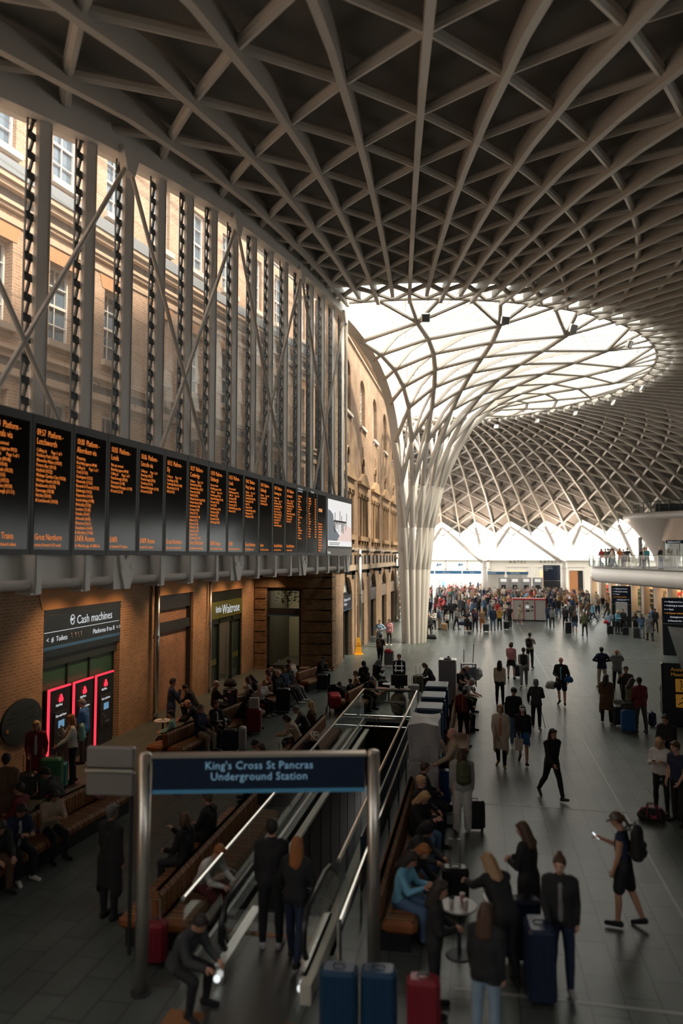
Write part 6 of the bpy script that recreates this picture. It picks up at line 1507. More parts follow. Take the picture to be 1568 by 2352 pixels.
sit(634, 1552, 300, 'sitlean', 'warm', 'tee', 'cream', 'trousers', 'black', 'short', 'brunette', 'seated person in a cream shirt seen from behind', h=1.74)
sit(664, 1576, 112, 'sitback', 'warm', 'jacket', 'black', 'trousers', 'grey', 'short', 'dark', 'person lounging in black jacket and grey joggers with legs stretched out', h=1.78, shoes='white')
sit(684, 1566, 112, 'sitback', 'warm', 'jacket', 'navy', 'trousers', 'black', 'short', 'dark', 'person lounging in dark clothes and white-soled sneakers, farther on the bench', h=1.76, shoes='white')
sit(724, 1549, 100, 'sitface', 'fair', 'jacket', 'black', 'trousers', 'black', 'none', 'dark', 'seated person in black cap and black hoodie against the banded brick wall', h=1.74, wear='cap', wc='black')
sit(818, 1572, 318, 'sit', 'warm', 'coat', 'black', 'trousers', 'black', 'hood', 'black', 'seated person in a black headscarf, left of two with backs turned', h=1.64)
sit(836, 1562, 318, 'sit', 'warm', 'coat', 'black', 'trousers', 'black', 'hood', 'black', 'seated person in a black headscarf, right of two with backs turned', h=1.66)
sit(862, 1556, 40, 'sitphone', 'fair', 'coat', 'black', 'trousers', 'black', 'long', 'dark', 'seated person with long black hair near the cleaner', h=1.66)
sit(806, 1600, 330, 'sitlean', 'warm', 'jacket', 'black', 'trousers', 'black', 'short', 'dark', 'child-sized seated person in black beside the red pushchair', h=1.4)
sit(792, 1596, 330, 'sit', 'warm', 'jacket', 'charcoal', 'trousers', 'black', 'short', 'brunette', 'small seated person in charcoal between the pushchair and headscarf pair', h=1.35)
sit(857, 1598, 120, 'sitlean', 'rosy', 'jacket', 'black', 'trousers', 'black', 'short', 'grey', 'seated person in a grey flat cap and black jacket at the small table', h=1.74, wear='cap', wc='grey')
sit(884, 1590, 240, 'sit', 'fair', 'jacket', 'tan', 'trousers', 'black', 'short', 'brown', 'seated person in tan by the small table near the balustrade corner', h=1.62)
sit(775, 1668, 280, 'sit', 'fair', 'jacket', 'brown', 'trousers', 'black', 'long', 'blonde', 'seated person with long blonde hair beside the glass balustrade', h=1.62)
sit(752, 1678, 255, 'sitlean', 'fair', 'jacket', 'charcoal', 'trousers', 'black', 'short', 'grey', 'seated grey-haired person in dark denim jacket with a white collar', h=1.74)
sit(738, 1702, 262, 'sitlean', 'fair', 'jacket', 'beige', 'trousers', 'charcoal', 'bob', 'dark', 'seated person in a beige hooded coat reading a folded paper', h=1.7)
sit(706, 1745, 190, 'sitlean', 'rosy', 'jacket', 'black', 'trousers', 'black', 'short', 'brown', 'seated person in a cream straw hat with a black band', h=1.74, wear='hat', wc='cream')
sit(700, 1790, 250, 'sit', 'warm', 'jacket', 'beige', 'trousers', 'black', 'bob', 'brunette', 'seated person in beige coat just above the gantry sign', h=1.66)
sit(664, 1790, 200, 'sitlean', 'warm', 'jacket', 'black', 'trousers', 'charcoal', 'short', 'dark', 'seated person with glasses and black jacket behind two trolley handles', h=1.74)
sit(582, 1930, 280, 'sit', 'warm', 'jacket', 'black', 'trousers', 'black', 'short', 'brown', 'seated person in black under the gantry sign, upper of two', h=1.7)
sit(525, 1985, 280, 'sitchat', 'fair', 'jacket', 'black', 'trousers', 'charcoal', 'bob', 'brown', 'seated person in black with an outstretched arm under the gantry sign', h=1.68)
sit(455, 2030, 110, 'sitlean', 'fair', 'long', 'white', 'trousers', 'maroon', 'short', 'ginger', 'seated person with auburn hair bending over a white and pink bundle', h=1.66)
sit(410, 2210, 110, 'sitlean', 'warm', 'jacket', 'charcoal', 'trousers', 'black', 'short', 'dark', 'seated person in dark charcoal at the lower left beside the glass rail', h=1.66)
sit(50, 1985, 190, 'sitlean', 'warm', 'jacket', 'black', 'trousers', 'brown', 'short', 'dark', 'seated person in black with brown trousers at the lower left bench', h=1.76)
sit(138, 1975, 160, 'sitphone', 'warm', 'jacket', 'navy', 'trousers', 'black', 'short', 'dark', 'seated person in navy jacket with a pale hood and white shoes', h=1.7, shoes='white', inner='pale_grey')
sit(148, 1905, 150, 'sitphone', 'warm', 'jacket', 'beige', 'trousers', 'black', 'long', 'dark', 'seated person in a beige jacket with long dark hair on the striped bench', h=1.66)
sit(75, 1900, 262, 'sit', 'warm', 'jacket', 'maroon', 'trousers', 'black', 'short', 'dark', 'seated person in dark maroon facing the wall at the lower left', h=1.7)
sit(160, 1850, 262, 'sitlean', 'warm', 'jacket', 'charcoal', 'trousers', 'black', 'short', 'dark', 'seated person in charcoal with back turned below the cash machines', h=1.76)
person(GP(250, 2110), 20, 'stand', 'warm', 'coat', 'black', 'trousers', 'black', 'short', 'grey', 'standing dark coated person left of the gantry pole with a pink backpack near', 1.74)
# right-hand row beside the escalator
sit(1030, 1602, 118, 'sitlean', 'rosy', 'tee', 'pale_grey', 'trousers', 'olive', 'short', 'silver', 'seated silver-haired person in a pale green-grey shirt beside the kiosks', h=1.74)
sit(1044, 1575, 112, 'sitlean', 'rosy', 'tee', 'black', 'trousers', 'black', 'none', 'dark', 'seated person in a black cap and black polo shirt', h=1.76, wear='cap', wc='black')
sit(1034, 1560, 60, 'sit', 'fair', 'jacket', 'blue', 'trousers', 'navy', 'short', 'brown', 'seated person in a blue shirt farthest along the kiosk bench', h=1.72)
sit(1054, 1568, 118, 'sitlean', 'rosy', 'jacket', 'charcoal', 'trousers', 'black', 'bald', 'grey', 'seated bald person behind the one in the black cap', h=1.74)
sit(1080, 1640, 200, 'sitphone', 'warm', 'jacket', 'olive', 'trousers', 'black', 'bun', 'dark', 'seated young person in dark olive facing the burgundy backpack', h=1.6)
sit(993, 1560, 250, 'sitlean', 'warm', 'jacket', 'charcoal', 'trousers', 'black', 'bob', 'brown', 'seated person half hidden behind the steel cabinet', h=1.68)
sit(962, 1840, 60, 'sit', 'warm', 'jacket', 'black', 'trousers', 'black', 'short', 'brunette', 'seated person in black with back of the head turned beside the blue suitcase', h=1.7)
sit(955, 1880, 130, 'sit', 'rosy', 'jacket', 'black', 'trousers', 'black', 'short', 'blonde', 'seated fair-haired person in sunglasses and black fleece', h=1.74, extra='sunglasses')
sit(918, 1900, 120, 'sitphone', 'rosy', 'jacket', 'black', 'trousers', 'denim', 'long', 'blonde', 'seated person in sunglasses with a tan bag on the lap and jeans', h=1.68, extra='sunglasses')
sit(905, 1975, 112, 'sitlean', 'warm', 'jacket', 'charcoal', 'trousers', 'denim', 'hood', 'black', 'seated dark-haired person in charcoal behind the sky blue top', h=1.7)
sit(888, 2065, 105, 'sitphone', 'warm', 'long', 'sky_blue', 'trousers', 'denim', 'long', 'dark', 'seated person in a sky blue sweater looking at a phone', h=1.68)
sit(868, 2150, 112, 'sitlean', 'fair', 'jacket', 'black', 'trousers', 'pale_denim', 'long', 'ginger', 'seated ginger-haired person in black lowest along the right of the gantry pole', h=1.68)
person((.30, 10.3, 0), 330, 'bend', 'fair', 'jacket', 'black', 'trousers', 'black', 'long', 'tan' if 'tan' in CC else 'blonde', 'person in black bending over with tan hair near the navy suitcases', 1.70)
person((.02, 9.0, 0), 20, 'stand', 'fair', 'jacket', 'black', 'trousers', 'pale_denim', 'long', 'brunette', 'person in black with pale blue jeans cut off by the bottom edge', 1.62)
person((-.62, 9.6, 0), 90, 'front', 'warm', 'jacket', 'black', 'trousers', 'black', 'long', 'dark', 'dark-haired person in black standing behind the red suitcase at the bottom', 1.6)
# ------------------------------------------------------------------ carried and standing luggage
backp(c1, 'black', 'black backpack worn over the pale t-shirt'); backp(c2, 'black', 'dark backpack worn over the beige shirt'); backp(i_, 'black', 'big black backpack worn by the phone reader in the navy vest', 1.15)
backp(j_, 'maroon', 'burgundy hiking backpack with orange piping', 1.25, 'orange'); backp(k_, 'olive', 'olive rucksack on the pale grey puffer jacket', 1.05); backp(m_, 'brown', 'small dark brown backpack on the person by the red bag', .8); backp(o_, 'mint', 'pale green backpack on the person pushing luggage', .95)
def hang(tj, q, c, label, **k):
    p = at_joint(tj[0], tj[1], q, k.pop('off', (0, 0, -.3))); return bag(p, c, label, rz=tj[0].rotation_euler.z, **k)
hang(b, 'haR', 'black', 'black holdall in the hand of the bald person in shorts', w=.28, h=.30, off=(0, 0, -.38)); hang(b, 'P', 'blue', 'blue shoulder bag at the hip of the bald person in shorts', w=.32, h=.28, off=(-.27, .1, -.1)); hang(b, 'haR', 'pale_grey', 'crumpled grey plastic sack beside the bald person in shorts', w=.34, h=.36, off=(.26, -.05, -.45), handles=False)
hang(a, 'haR', 'cream', 'cream canvas tote bag held in front of the blue skirt', w=.2, h=.3, off=(-.05, .05, -.38), name='tote_bag')
hang(m_, 'P', 'red', 'bright red shoulder bag on top of the grey suitcase', w=.4, h=.26, off=(.42, .1, -.22), name='shoulder_bag')
phone(d[0], d[1], 'phone held up by the person in the grey padded jacket', lit=False); phone(f[0], f[1], 'phone in the hands of the person in white'); phone(i_[0], i_[1], 'lit phone in the hand of the navy vest wearer')
suitcase(GP(1190, 1556), .1, 'navy', 'slim navy suitcase behind the person in the pink blouse', h=.55)
suitcase(GP(893, 1530), .1, 'grey', 'tall grey suitcase with the red bag by the cleaner', h=.8, w=.5, handle=.2)
suitcase(GP(1444, 1682), .05, 'blue', 'mid blue suitcase with a dark bag on top beside the maroon hoodie', h=.66, w=.48, handle=.05); bag((*GP(1444, 1682)[:2], .76), 'charcoal', 'dark holdall lying on the mid blue suitcase', w=.5, h=.24)
suitcase(GP(1422, 1668), .1, 'charcoal', 'charcoal suitcase behind the brown coat', h=.6); bag((*GP(1422, 1668)[:2], .72), 'grey', 'grey bag strapped on the charcoal suitcase', w=.34, h=.2, handles=False)
backpack((*GP(1498, 1668)[:2], .02), .5, 'navy', 'navy rucksack standing on the floor by the assistance totem')
bag((*GP(1497, 1885)[:2], 0), 'black', 'black sports bag with bright pink edging on the floor', w=.55, d=.3, h=.3, name='sports_bag')
g = Geo(); q = GP(1497, 1885); t_ = bpy.data.objects['sports_bag']; PK = mat('pink_piping', (.70, .06, .13), .5)
for s in (-1, 1): g.tube([(-.16, -.13 * 1, .02), (-.13, -.15, .2), (-.1, -.06, .36), (.1, -.06, .36), (.13, -.15, .2), (.16, -.13, .02)], .01, 6)
g.tube([(-.26, -.05, .05), (-.27, -.02, .2), (-.2, 0, .29), (.2, 0, .29), (.27, -.02, .2), (.26, -.05, .05)], .009, 6); part('pink_edging', g, PK, t_)
g = Geo(); g.tube([(-.07, -.175, .1), (0, -.18, .13), (.07, -.175, .1)], .008, 5); g.tube([(-.07, -.175, .17), (0, -.18, .14), (.07, -.175, .17)], .008, 5); part('logo', g, PK, t_)
suitcase((G(1560, 1890)[0] + .2, G(1560, 1890)[1], 0), .1, 'black', 'black case at the right picture edge', h=.75, w=.5, handle=0)
suitcase(GP(1090, 1908), .15, 'black', 'black suitcase with a white tag beside the wide white trousers', h=.58, w=.42, handle=0)
suitcase(GP(1010, 1848), .1, 'blue', 'big bright blue suitcase under the hand in the beige coat', h=.74, w=.52, d=.32, handle=.3); bag((*GP(1006, 1846)[:2], .82), 'black', 'black bag resting on the bright blue suitcase', w=.4, h=.2)
suitcase(GP(583, 1684), .15, 'wine', 'dark red glossy suitcase with a paper bag on top', h=.74, w=.48, d=.3, handle=0)
t = thing('paper_bag', 'white paper carrier bag with a round print on the red suitcase', 'bag', (*GP(583, 1684)[:2], .81), .15)
g = Geo(); g.prism([(-.17, 0), (.17, 0), (.15, .34), (-.15, .34)], -.06, .06); part('bag_body', g, cm('white'), t); g = Geo(); g.tube([(-.08, 0, .33), (-.07, 0, .45), (.0, 0, .47), (.06, 0, .45), (.08, 0, .33)], .006, 5); part('handle', g, cm('white'), t)
g = Geo()
for r in (.04, .07, .1): g.tube([(r * cos(q), -.063, .18 + r * sin(q)) for q in [k * pi / 8 for k in range(17)]], .004, 4)
part('round_print', g, cm('charcoal'), t)
suitcase(GP(650, 1636), .2, 'black', 'tall black suitcase standing in front of the bald person in a blazer', h=.82, w=.52, d=.32, handle=0)
suitcase(GP(528, 1728), .1, 'navy', 'navy suitcase with a cabin case beside it, left of the pair', h=.62, w=.46, handle=0); suitcase(GP(556, 1726), .1, 'pale_grey', 'pale grey suitcase right behind the navy one', h=.68, w=.22, handle=.05)
suitcase(GP(528, 1634), 0, 'navy', 'tall dark navy case with a soft bag on top near the supermarket', h=.8, w=.5, handle=.45); bag((*GP(528, 1634)[:2], .9), 'charcoal', 'charcoal soft bag on the tall navy case', w=.42, h=.34)
suitcase(GP(740, 1588), .3, 'black', 'black suitcase with rounded corners beside the black cap wearer', h=.68, w=.46, handle=0)
suitcase(GP(648, 1800), .1, 'black', 'black suitcase with a black trolley handle', h=.5, handle=.55); suitcase(GP(672, 1770), .1, 'charcoal', 'suitcase with a silver trolley handle', h=.5, handle=.62)
suitcase(GP(880, 1592), .1, 'black', 'black case with a trolley handle beside the small table', h=.5, handle=.5)
suitcase(GP(960, 1592), .1, 'olive', 'olive suitcase with twin handles behind the navy kiosks', h=.7, handle=.45); suitcase(GP(950, 1610), .1, 'pale_grey', 'silver suitcase leaning near the balustrade corner', h=.6, handle=.35)
bag((*GP(512, 1700)[:2], .47), 'black', 'large black handbag on the striped bench', w=.42, h=.34, name='handbag')
suitcase((-1.75, 9.0, 0), .05, 'deep_blue', 'large blue suitcase at the bottom edge below the gantry pole, left one', h=.70, w=.46, d=.3, handle=0); suitcase((-1.27, 9.1, 0), .05, 'deep_blue', 'large blue suitcase at the bottom edge below the gantry pole, right one', h=.68, w=.44, d=.3, handle=0)
suitcase((-.72, 9.05, 0), .05, 'wine', 'dark red suitcase standing at the bottom edge', h=.66, w=.4, handle=0)
suitcase((.55, 10.95, 0), .1, 'navy', 'navy suitcase standing behind the cluttered trays', h=.84, w=.5, handle=0); suitcase((.72, 10.1, 0), .1, 'navy', 'tall navy suitcase nearest the open floor at the bottom', h=.92, w=.36, d=.5, handle=0)
suitcase((-.45, 12.4, 0), .1, 'black', 'black suitcase with a white trolley handle before the seated row', h=.6, handle=.5)
suitcase((-4.6, 9.9, 0), .2, 'wine', 'red suitcase at the foot of the left gantry pole', h=.55, w=.34, handle=.35)
suitcase(GP(60, 1830), .2, 'charcoal', 'dark case with a thin handle at the red cardigan', h=.5, handle=.5)
suitcase(GP(118, 1822), .2, 'green', 'dark green case on a luggage trolley by the cash machines', h=.8, w=.5, handle=.1); suitcase(GP(135, 1812), .2, 'teal', 'teal case pushed by the person in white', h=.6, w=.4, handle=.3)
backpack((-8.25, 14.9, .47), .4, 'pink', 'pink backpack on the striped bench at the lower left')
# benches and tables
table(GP(565, 1668), 'round brown side table in front of the beanie wearer', top=(.30, .17, .09)); table(GP(502, 1706), 'round pale side table beside the navy jacket', top=(.5, .48, .45)); table(GP(373, 1708), 'round pale side table with a plate near the mint sweatshirt', top=(.52, .5, .47))
table(GP(700, 1570), 'round brown side table by the lounging pair', top=(.36, .2, .1)); table(GP(893, 1612), 'small pale side table near the balustrade corner', top=(.45, .46, .47)); table((-.35, 10.95), 'cluttered pale table among the suitcases at the bottom', top=(.35, .34, .33)); table((.25, 11.3), 'second cluttered table against the navy suitcase', top=(.4, .38, .36))
bottle((*GP(562, 1666)[:2], .72), 'clear water bottle with blue label on the brown side table'); bottle((*GP(640, 1560)[:2], .72), 'clear water bottle behind the cream shirt')
cup((*GP(500, 1706)[:2], .72), 'blue paper cup on the pale side table', 'blue')
for k, (x, y, c) in enumerate(((-.45, 10.9, 'white'), (-.3, 11.05, 'pink'), (-.25, 10.85, 'cream'), (.2, 11.25, 'white'), (.35, 11.4, 'beige'))): cup((x, y, .72), ['white cup on the cluttered table nearest the seated row', 'pink cup in the middle of the cluttered table', 'cream cup on the near side of the cluttered table', 'white cup on the second cluttered table', 'beige cup on the second cluttered table by the navy suitcase'][k], c)
t = thing('plate', 'white plate of food on the side table by the mint sweatshirt', 'plate', (*GP(373, 1708)[:2], .72)); g = Geo(); g.lathe([(0, .005), (.09, .006), (.13, .02), (.13, .025), (.08, .012), (0, .012)], n=24); part('rim', g, cm('white'), t); g = Geo(); g.ell((0, 0, .03), (.06, .04, .02), 8, 5); part('food', g, cm('tan'), t)
# pushchair
t = thing('pushchair', 'red and black folded pushchair behind the small seated figures', 'pushchair', (*GP(768, 1640)[:2], 0), .4)
g = Geo(); g.rbox((0, .05, .5), (.42, .5, .5), .06, rx=.3); part('seat', g, cm('red'), t); g = Geo()
for s in (-1, 1): g.tube([(s * .22, -.35, .1), (s * .22, .1, .6), (s * .2, .35, 1.0)], .015, 6); g.tube([(s * .22, .35, .1), (s * .22, -.1, .6)], .015, 6)
g.tube([(-.2, .35, 1.0), (.2, .35, 1.0)], .018, 6); part('frame', g, DARK, t); g = Geo(); g.lathe([(.25, 0), (.2, .2), (.05, .3)], (0, .2, .72), 12, 0, pi); part('hood', g, cm('black'), t)
for sx in (-1, 1):
    for sy in (-1, 1): g = Geo(); g.tube([(sx * .24 - .015, sy * .33, .1), (sx * .24 + .015, sy * .33, .1)], .1, 14); part('wheel', g, BLACK, t)
# cleaner's trolley and tools
t = thing('cleaning_trolley', 'grey cleaning trolley with upright brooms and a tied rubbish bag', 'trolley', (*GP(1076, 1586)[:2], 0), .1)
g = Geo(); g.rbox((0, 0, .62), (.62, .5, .12), .03); g.rbox((0, 0, 1.15), (.66, .54, .06), .02)
for sx in (-1, 1):
    for sy in (-1, 1): g.bb(sx * .3 - .02, sx * .3 + .02, sy * .24 - .02, sy * .24 + .02, .2, 1.15)
part('frame', g, mat('trolley_grey', (.30, .31, .32), .45), t); g = Geo(); g.rbox((-.02, 0, .4), (.5, .42, .3), .03); g.rbox((.05, -.1, .85), (.34, .3, .3), .03); part('bin', g, mat('trolley_blue_grey', (.16, .2, .25), .5), t)
g = Geo(); g.tube([(-.2, .1, .3), (-.18, .1, 1.75)], .018, 6); g.tube([(.15, .1, .3), (.25, .1, 1.95)], .018, 6); part('broom_handles', g, DARK, t)
for sx in (-1, 1):
    for sy in (-1, 1): g = Geo(); g.tube([(sx * .25 - .02, sy * .2, .07), (sx * .25 + .02, sy * .2, .07)], .07, 12); part('wheel', g, BLACK, t)
t = thing('rubbish_bag', 'clear crumpled rubbish bag hanging on the cleaning trolley', 'bag', (*GP(1094, 1586)[:2], .45)); g = Geo(); g.ell((0, 0, .28), (.27, .22, .3), 16, 10); part('film', folds(g, .03, 30), mat('clear_film', (.45, .46, .46), .25, spec=.7), t)
t = thing('litter_stand', 'black litter bin stand with clear bag of rubbish by the balustrade', 'bin', (*G(906, 1655)[:2], 0)); t.location = (-2.9, 26.1, 0)
g = Geo(); g.bb(-.4, .4, -.2, .2, .95, 1.02); g.tube([(0, .2, 0), (0, .2, 1.3)], .04, 8); g.bb(-.3, .3, .15, .25, 0, .03); g.rbox((0, .22, 1.3), (.6, .06, .4), .02); part('stand', g, BLACK, t)
g = Geo(); g.ell((0, -.05, .5), (.3, .22, .46), 16, 10); part('rubbish_sack', folds(g, .03, 24), mat('sack_mixed', (.34, .28, .23), .35, noise=.5, nscale=8), t)
t = thing('litter_picker', 'long litter picker held in the cleaner\'s left hand', 'tool', at_joint(*l_, 'haR')); g = Geo(); g.tube([(0, 0, 0), (.1, -.05, -.75)], .012, 6); g.bb(.05, .16, -.09, -.02, -.82, -.74); part('shaft', g, DARK, t)
t = thing('dustpan', 'long-handled black dustpan in the cleaner\'s other hand', 'tool', at_joint(*l_, 'haL')); g = Geo(); g.tube([(0, 0, 0), (-.1, .02, -.6)], .012, 6); g.rbox((-.12, .0, -.64), (.2, .18, .14), .02); part('pan', g, BLACK, t)
t = thing('walking_stick', 'dark walking stick of the grey-haired person walking away', 'stick', (GP(1252, 1672)[0], GP(1252, 1672)[1], 0)); g = Geo(); g.tube([(0, 0, 0), (-.18, .02, .82), (-.24, .02, .84)], .011, 6); part('shaft', g, DARK, t)
# ================================================================== CROWD (far, small in the picture)
def crowd_mesh(pose, top, bot, hr):
    def f():
        J = skeleton(pose); V = .034; G_ = Geo()
        def put(g, mi): G_.mi = mi; G_.add(g.v, g.f)
        g = Geo(); torso(g, J, -.01); limbs(g, J); head(g, J)
        for nm in 'LR': g.cap(J['wr' + nm], .03, J['ha' + nm], .034)
        put(remesh(g, .03, 1), 0); put(garment(J, top, V), 1); put(garment(J, bot, V), 2)
        g = Geo(); hair(g, J, hr)
        if g.v: put(remesh(g, .026, 1), 3)
        g = Geo()
        for nm in 'LR': g.cap(J['he' + nm], .05, J['to' + nm], .042, 8)
        put(g, 4)
        me = G_.mesh('crowd_person', [sm('fair'), cm('black'), cm('navy'), hm('dark'), cm('black')], True); return me
    return gmesh(('crowd', pose, top, bot, hr), f)
CP = [('stand', 'jacket', 'trousers', 'short'), ('stand2', 'jacket', 'trousers', 'short'), ('front', 'long', 'trousers', 'long'), ('phone', 'jacket', 'trousers', 'long'), ('walk', 'jacket', 'trousers', 'short'), ('walk2', 'long', 'trousers', 'pony'),
      ('stroll', 'coat', 'trousers', 'bob'), ('pull', 'jacket', 'trousers', 'short'), ('phone1', 'tee', 'trousers', 'short'), ('akimbo', 'tee', 'shorts', 'short'), ('cross', 'jacket', 'trousers', 'bald'), ('carry', 'puffer', 'trousers', 'long'), ('stand', 'long', 'skirt', 'long'), ('face', 'jacket', 'trousers', 'bob')]
HN = {'short': 'short', 'long': 'long', 'bob': 'bobbed', 'pony': 'tied', 'bald': 'balding'}
PN = {'stand': 'standing', 'stand2': 'standing', 'front': 'hands together', 'phone': 'looking at a phone', 'walk': 'walking', 'walk2': 'walking', 'stroll': 'strolling', 'pull': 'arm back', 'phone1': 'phone in hand', 'akimbo': 'hands on hips', 'cross': 'arms folded', 'carry': 'arm out', 'face': 'hand at face'}
GN = dict(jacket='jacket', long='sweater', coat='long coat', tee='t-shirt', puffer='padded jacket')
USED = set()
def crowd_person(x, y, hd, proto, tc, bc, hc, skin, h, zone, group, shoes='black', z=0, label=None):
    pose, top, bot, hr = proto
    o = bpy.data.objects.new('person', crowd_mesh(*proto)); COL.objects.link(o); o.location = (x, y, z); o.rotation_euler = (0, 0, radians(-hd)); o.scale = (h / 1.72,) * 3
    for i, m in enumerate((sm(skin), cm(tc), cm(bc), hm(hc), cm(shoes))):
        o.material_slots[i].link = 'OBJECT'; o.material_slots[i].material = m
    bt = {'trousers': 'trousers', 'shorts': 'shorts', 'skirt': 'skirt'}[bot]
    lb = label or 'person in %s %s, %s %s, %s hair, %s, %s' % (tc.replace('_', ' '), GN[top], bc.replace('_', ' '), bt, HN[hr], PN[pose], zone)
    USED.add(lb); o['label'] = lb; o['category'] = 'person'; o['group'] = group
    return o
TC = ['black', 'navy', 'charcoal', 'white', 'red', 'pink', 'beige', 'grey', 'denim', 'tan', 'coral', 'cream', 'green', 'maroon', 'olive', 'sky_blue', 'mustard', 'brown', 'teal', 'pale_grey', 'orange', 'blue']
TW = [9, 5, 5, 7, 5, 4, 5, 4, 4, 4, 3, 5, 2, 2, 2, 3, 1, 3, 1, 4, 1, 2]
BC = ['black', 'navy', 'denim', 'charcoal', 'beige', 'pale_denim', 'brown']; BW = [7, 4, 5, 4, 2, 2, 1]
HC = ['dark', 'brunette', 'brown', 'blonde', 'grey', 'ginger']; HW = [5, 5, 4, 4, 2, 1]
# the front row of the waiting crowd, one by one
FR_ = [  # px, foot py, heading, proto, top, bottom, hair, skin, height, label
 (985, 1466, 150, 1, 'black', 'charcoal', 'blonde', 'fair', 1.68, 'fair-haired person in black beside cases at the foot of the funnel column'),
 (996, 1450, 190, 2, 'white', 'black', 'dark', 'fair', 1.62, 'person in a white top and black leggings behind the one in black'),
 (1009, 1446, 60, 0, 'pale_denim', 'beige', 'brunette', 'fair', 1.76, 'person in a pale denim jacket with blue backpack facing right'),
 (1027, 1447, 200, 2, 'white', 'black', 'dark', 'fair', 1.4, 'child in white beside a brown cabin case'),
 (1023, 1430, 180, 3, 'black', 'black', 'dark', 'fair', 1.7, 'person in black holding papers behind the child'),
 (1048, 1447, 120, 11, 'grey', 'black', 'grey', 'fair', 1.66, 'person with grey headscarf swinging a navy holdall'),
 (1072, 1455, 170, 9, 'black', 'black', 'dark', 'warm', 1.76, 'person in black t-shirt and shorts with legs apart'),
 (1091, 1450, 0, 1, 'maroon', 'navy', 'blonde', 'fair', 1.72, 'fair-haired person in maroon with a navy backpack, back turned'),
 (1107, 1449, 0, 2, 'tan', 'orange', 'blonde', 'fair', 1.68, 'person in tan top and orange trousers, back turned'),
 (1132, 1448, 0, 0, 'navy', 'denim', 'brunette', 'fair', 1.78, 'tall person in navy jacket and jeans, back turned'),
 (1147, 1446, 5, 2, 'mustard', 'black', 'ginger', 'fair', 1.7, 'ginger-haired person in mustard top and black trousers, back turned'),
 (1171, 1443, 200, 8, 'black', 'black', 'grey', 'rosy', 1.80, 'large person in black t-shirt with a black case'),
 (1194, 1435, 160, 6, 'beige', 'pink', 'brunette', 'fair', 1.66, 'person in a pinkish beige outfit in front of the left ticket machine'),
 (986, 1420, 185, 0, 'black', 'denim', 'dark', 'fair', 1.74, 'person in black hoodie and jeans walking near the column'),
 (982, 1376, 180, 4, 'beige', 'tan', 'brunette', 'fair', 1.74, 'person in beige jacket walking in from the bright entrance'),
 (1012, 1410, 190, 0, 'red', 'black', 'dark', 'warm', 1.76, 'person in red and black jersey beside a dark coat'),
 (1019, 1402, 10, 1, 'black', 'black', 'dark', 'fair', 1.8, 'tall person in a black coat beside the red jersey'),
 (1036, 1425, 350, 0, 'charcoal', 'black', 'dark', 'fair', 1.76, 'person in charcoal with a grey backpack, third row'),
 (1063, 1418, 185, 0, 'charcoal', 'black', 'grey', 'rosy', 1.76, 'grey-haired person in an open charcoal jacket over a pale shirt'),
 (1140, 1404, 240, 2, 'pink', 'black', 'ginger', 'fair', 1.68, 'person in bright pink top in the third row'),
 (1259, 1438, 20, 0, 'navy', 'navy', 'dark', 'fair', 1.74, 'person in dark navy right beside the ticket machines'),
 (1268, 1443, 10, 5, 'grey', 'charcoal', 'brunette', 'fair', 1.66, 'person with a pale grey backpack walking away right of the ticket machines'),
 (1298, 1443, 15, 1, 'black', 'black', 'dark', 'fair', 1.72, 'person in black beside a slim black case'),
 (1320, 1457, 0, 12, 'black', 'denim', 'brown', 'fair', 1.68, 'person in black top and long blue skirt, back turned'),
 (1343, 1462, 0, 11, 'olive', 'black', 'brown', 'fair', 1.72, 'person in an olive jacket with a black coat over the arm'),
 (1354, 1425, 10, 6, 'brown', 'charcoal', 'dark', 'fair', 1.76, 'person in a long brown coat behind the olive jacket'),
 (1398, 1456, 40, 11, 'pale_denim', 'black', 'dark', 'fair', 1.66, 'person with a cream backpack and red bag near the map totem'),
 (1418, 1456, 150, 2, 'sky_blue', 'black', 'blonde', 'fair', 1.72, 'blonde person in pale blue before the map totem'),
 (1431, 1455, 190, 0, 'black', 'black', 'dark', 'fair', 1.78, 'person in black jacket with a case before the map totem'),
 (1460, 1462, 190, 3, 'black', 'black', 'dark', 'warm', 1.68, 'person in black with long hair right of the map totem'),
 (1474, 1466, 350, 3, 'denim', 'pale_denim', 'dark', 'warm', 1.7, 'person in a denim blue top and pale jeans right of the map totem'),
 (1492, 1472, 355, 6, 'grey', 'black', 'grey', 'fair', 1.76, 'person in a long grey coat and beige hat seen from behind'),
 (1505, 1452, 190, 1, 'black', 'black', 'dark', 'warm', 1.74, 'person in black between the grey coat and the right totem'),
 (1498, 1448, 100, 0, 'blue', 'charcoal', 'dark', 'warm', 1.76, 'person in royal blue behind the grey coat'),
]
for px, py, hd, pr, tc, bc, hc, sk, h, lab in FR_:
    x, y = G(px, py); crowd_person(x, y, hd, CP[pr], tc, bc, hc, sk, h, '', 'front of the waiting crowd', 'white' if (px % 3 == 0) else 'black', label=lab)
random.seed(42)
pts = [G(a[0], a[1]) for a in FR_]; tries = 0; SPOTS = []
def zone(px, y):
    row = 'front rows' if y < 72 else ('middle rows' if y < 84 else 'back rows')
    col = ('by funnel column' if px < 1030 else 'below first tree column' if px < 1100 else 'left of ticket machines' if px < 1180 else 'behind ticket machines' if px < 1256 else 'below second tree column' if px < 1320 else 'near shop fronts')
    return row + ' ' + col
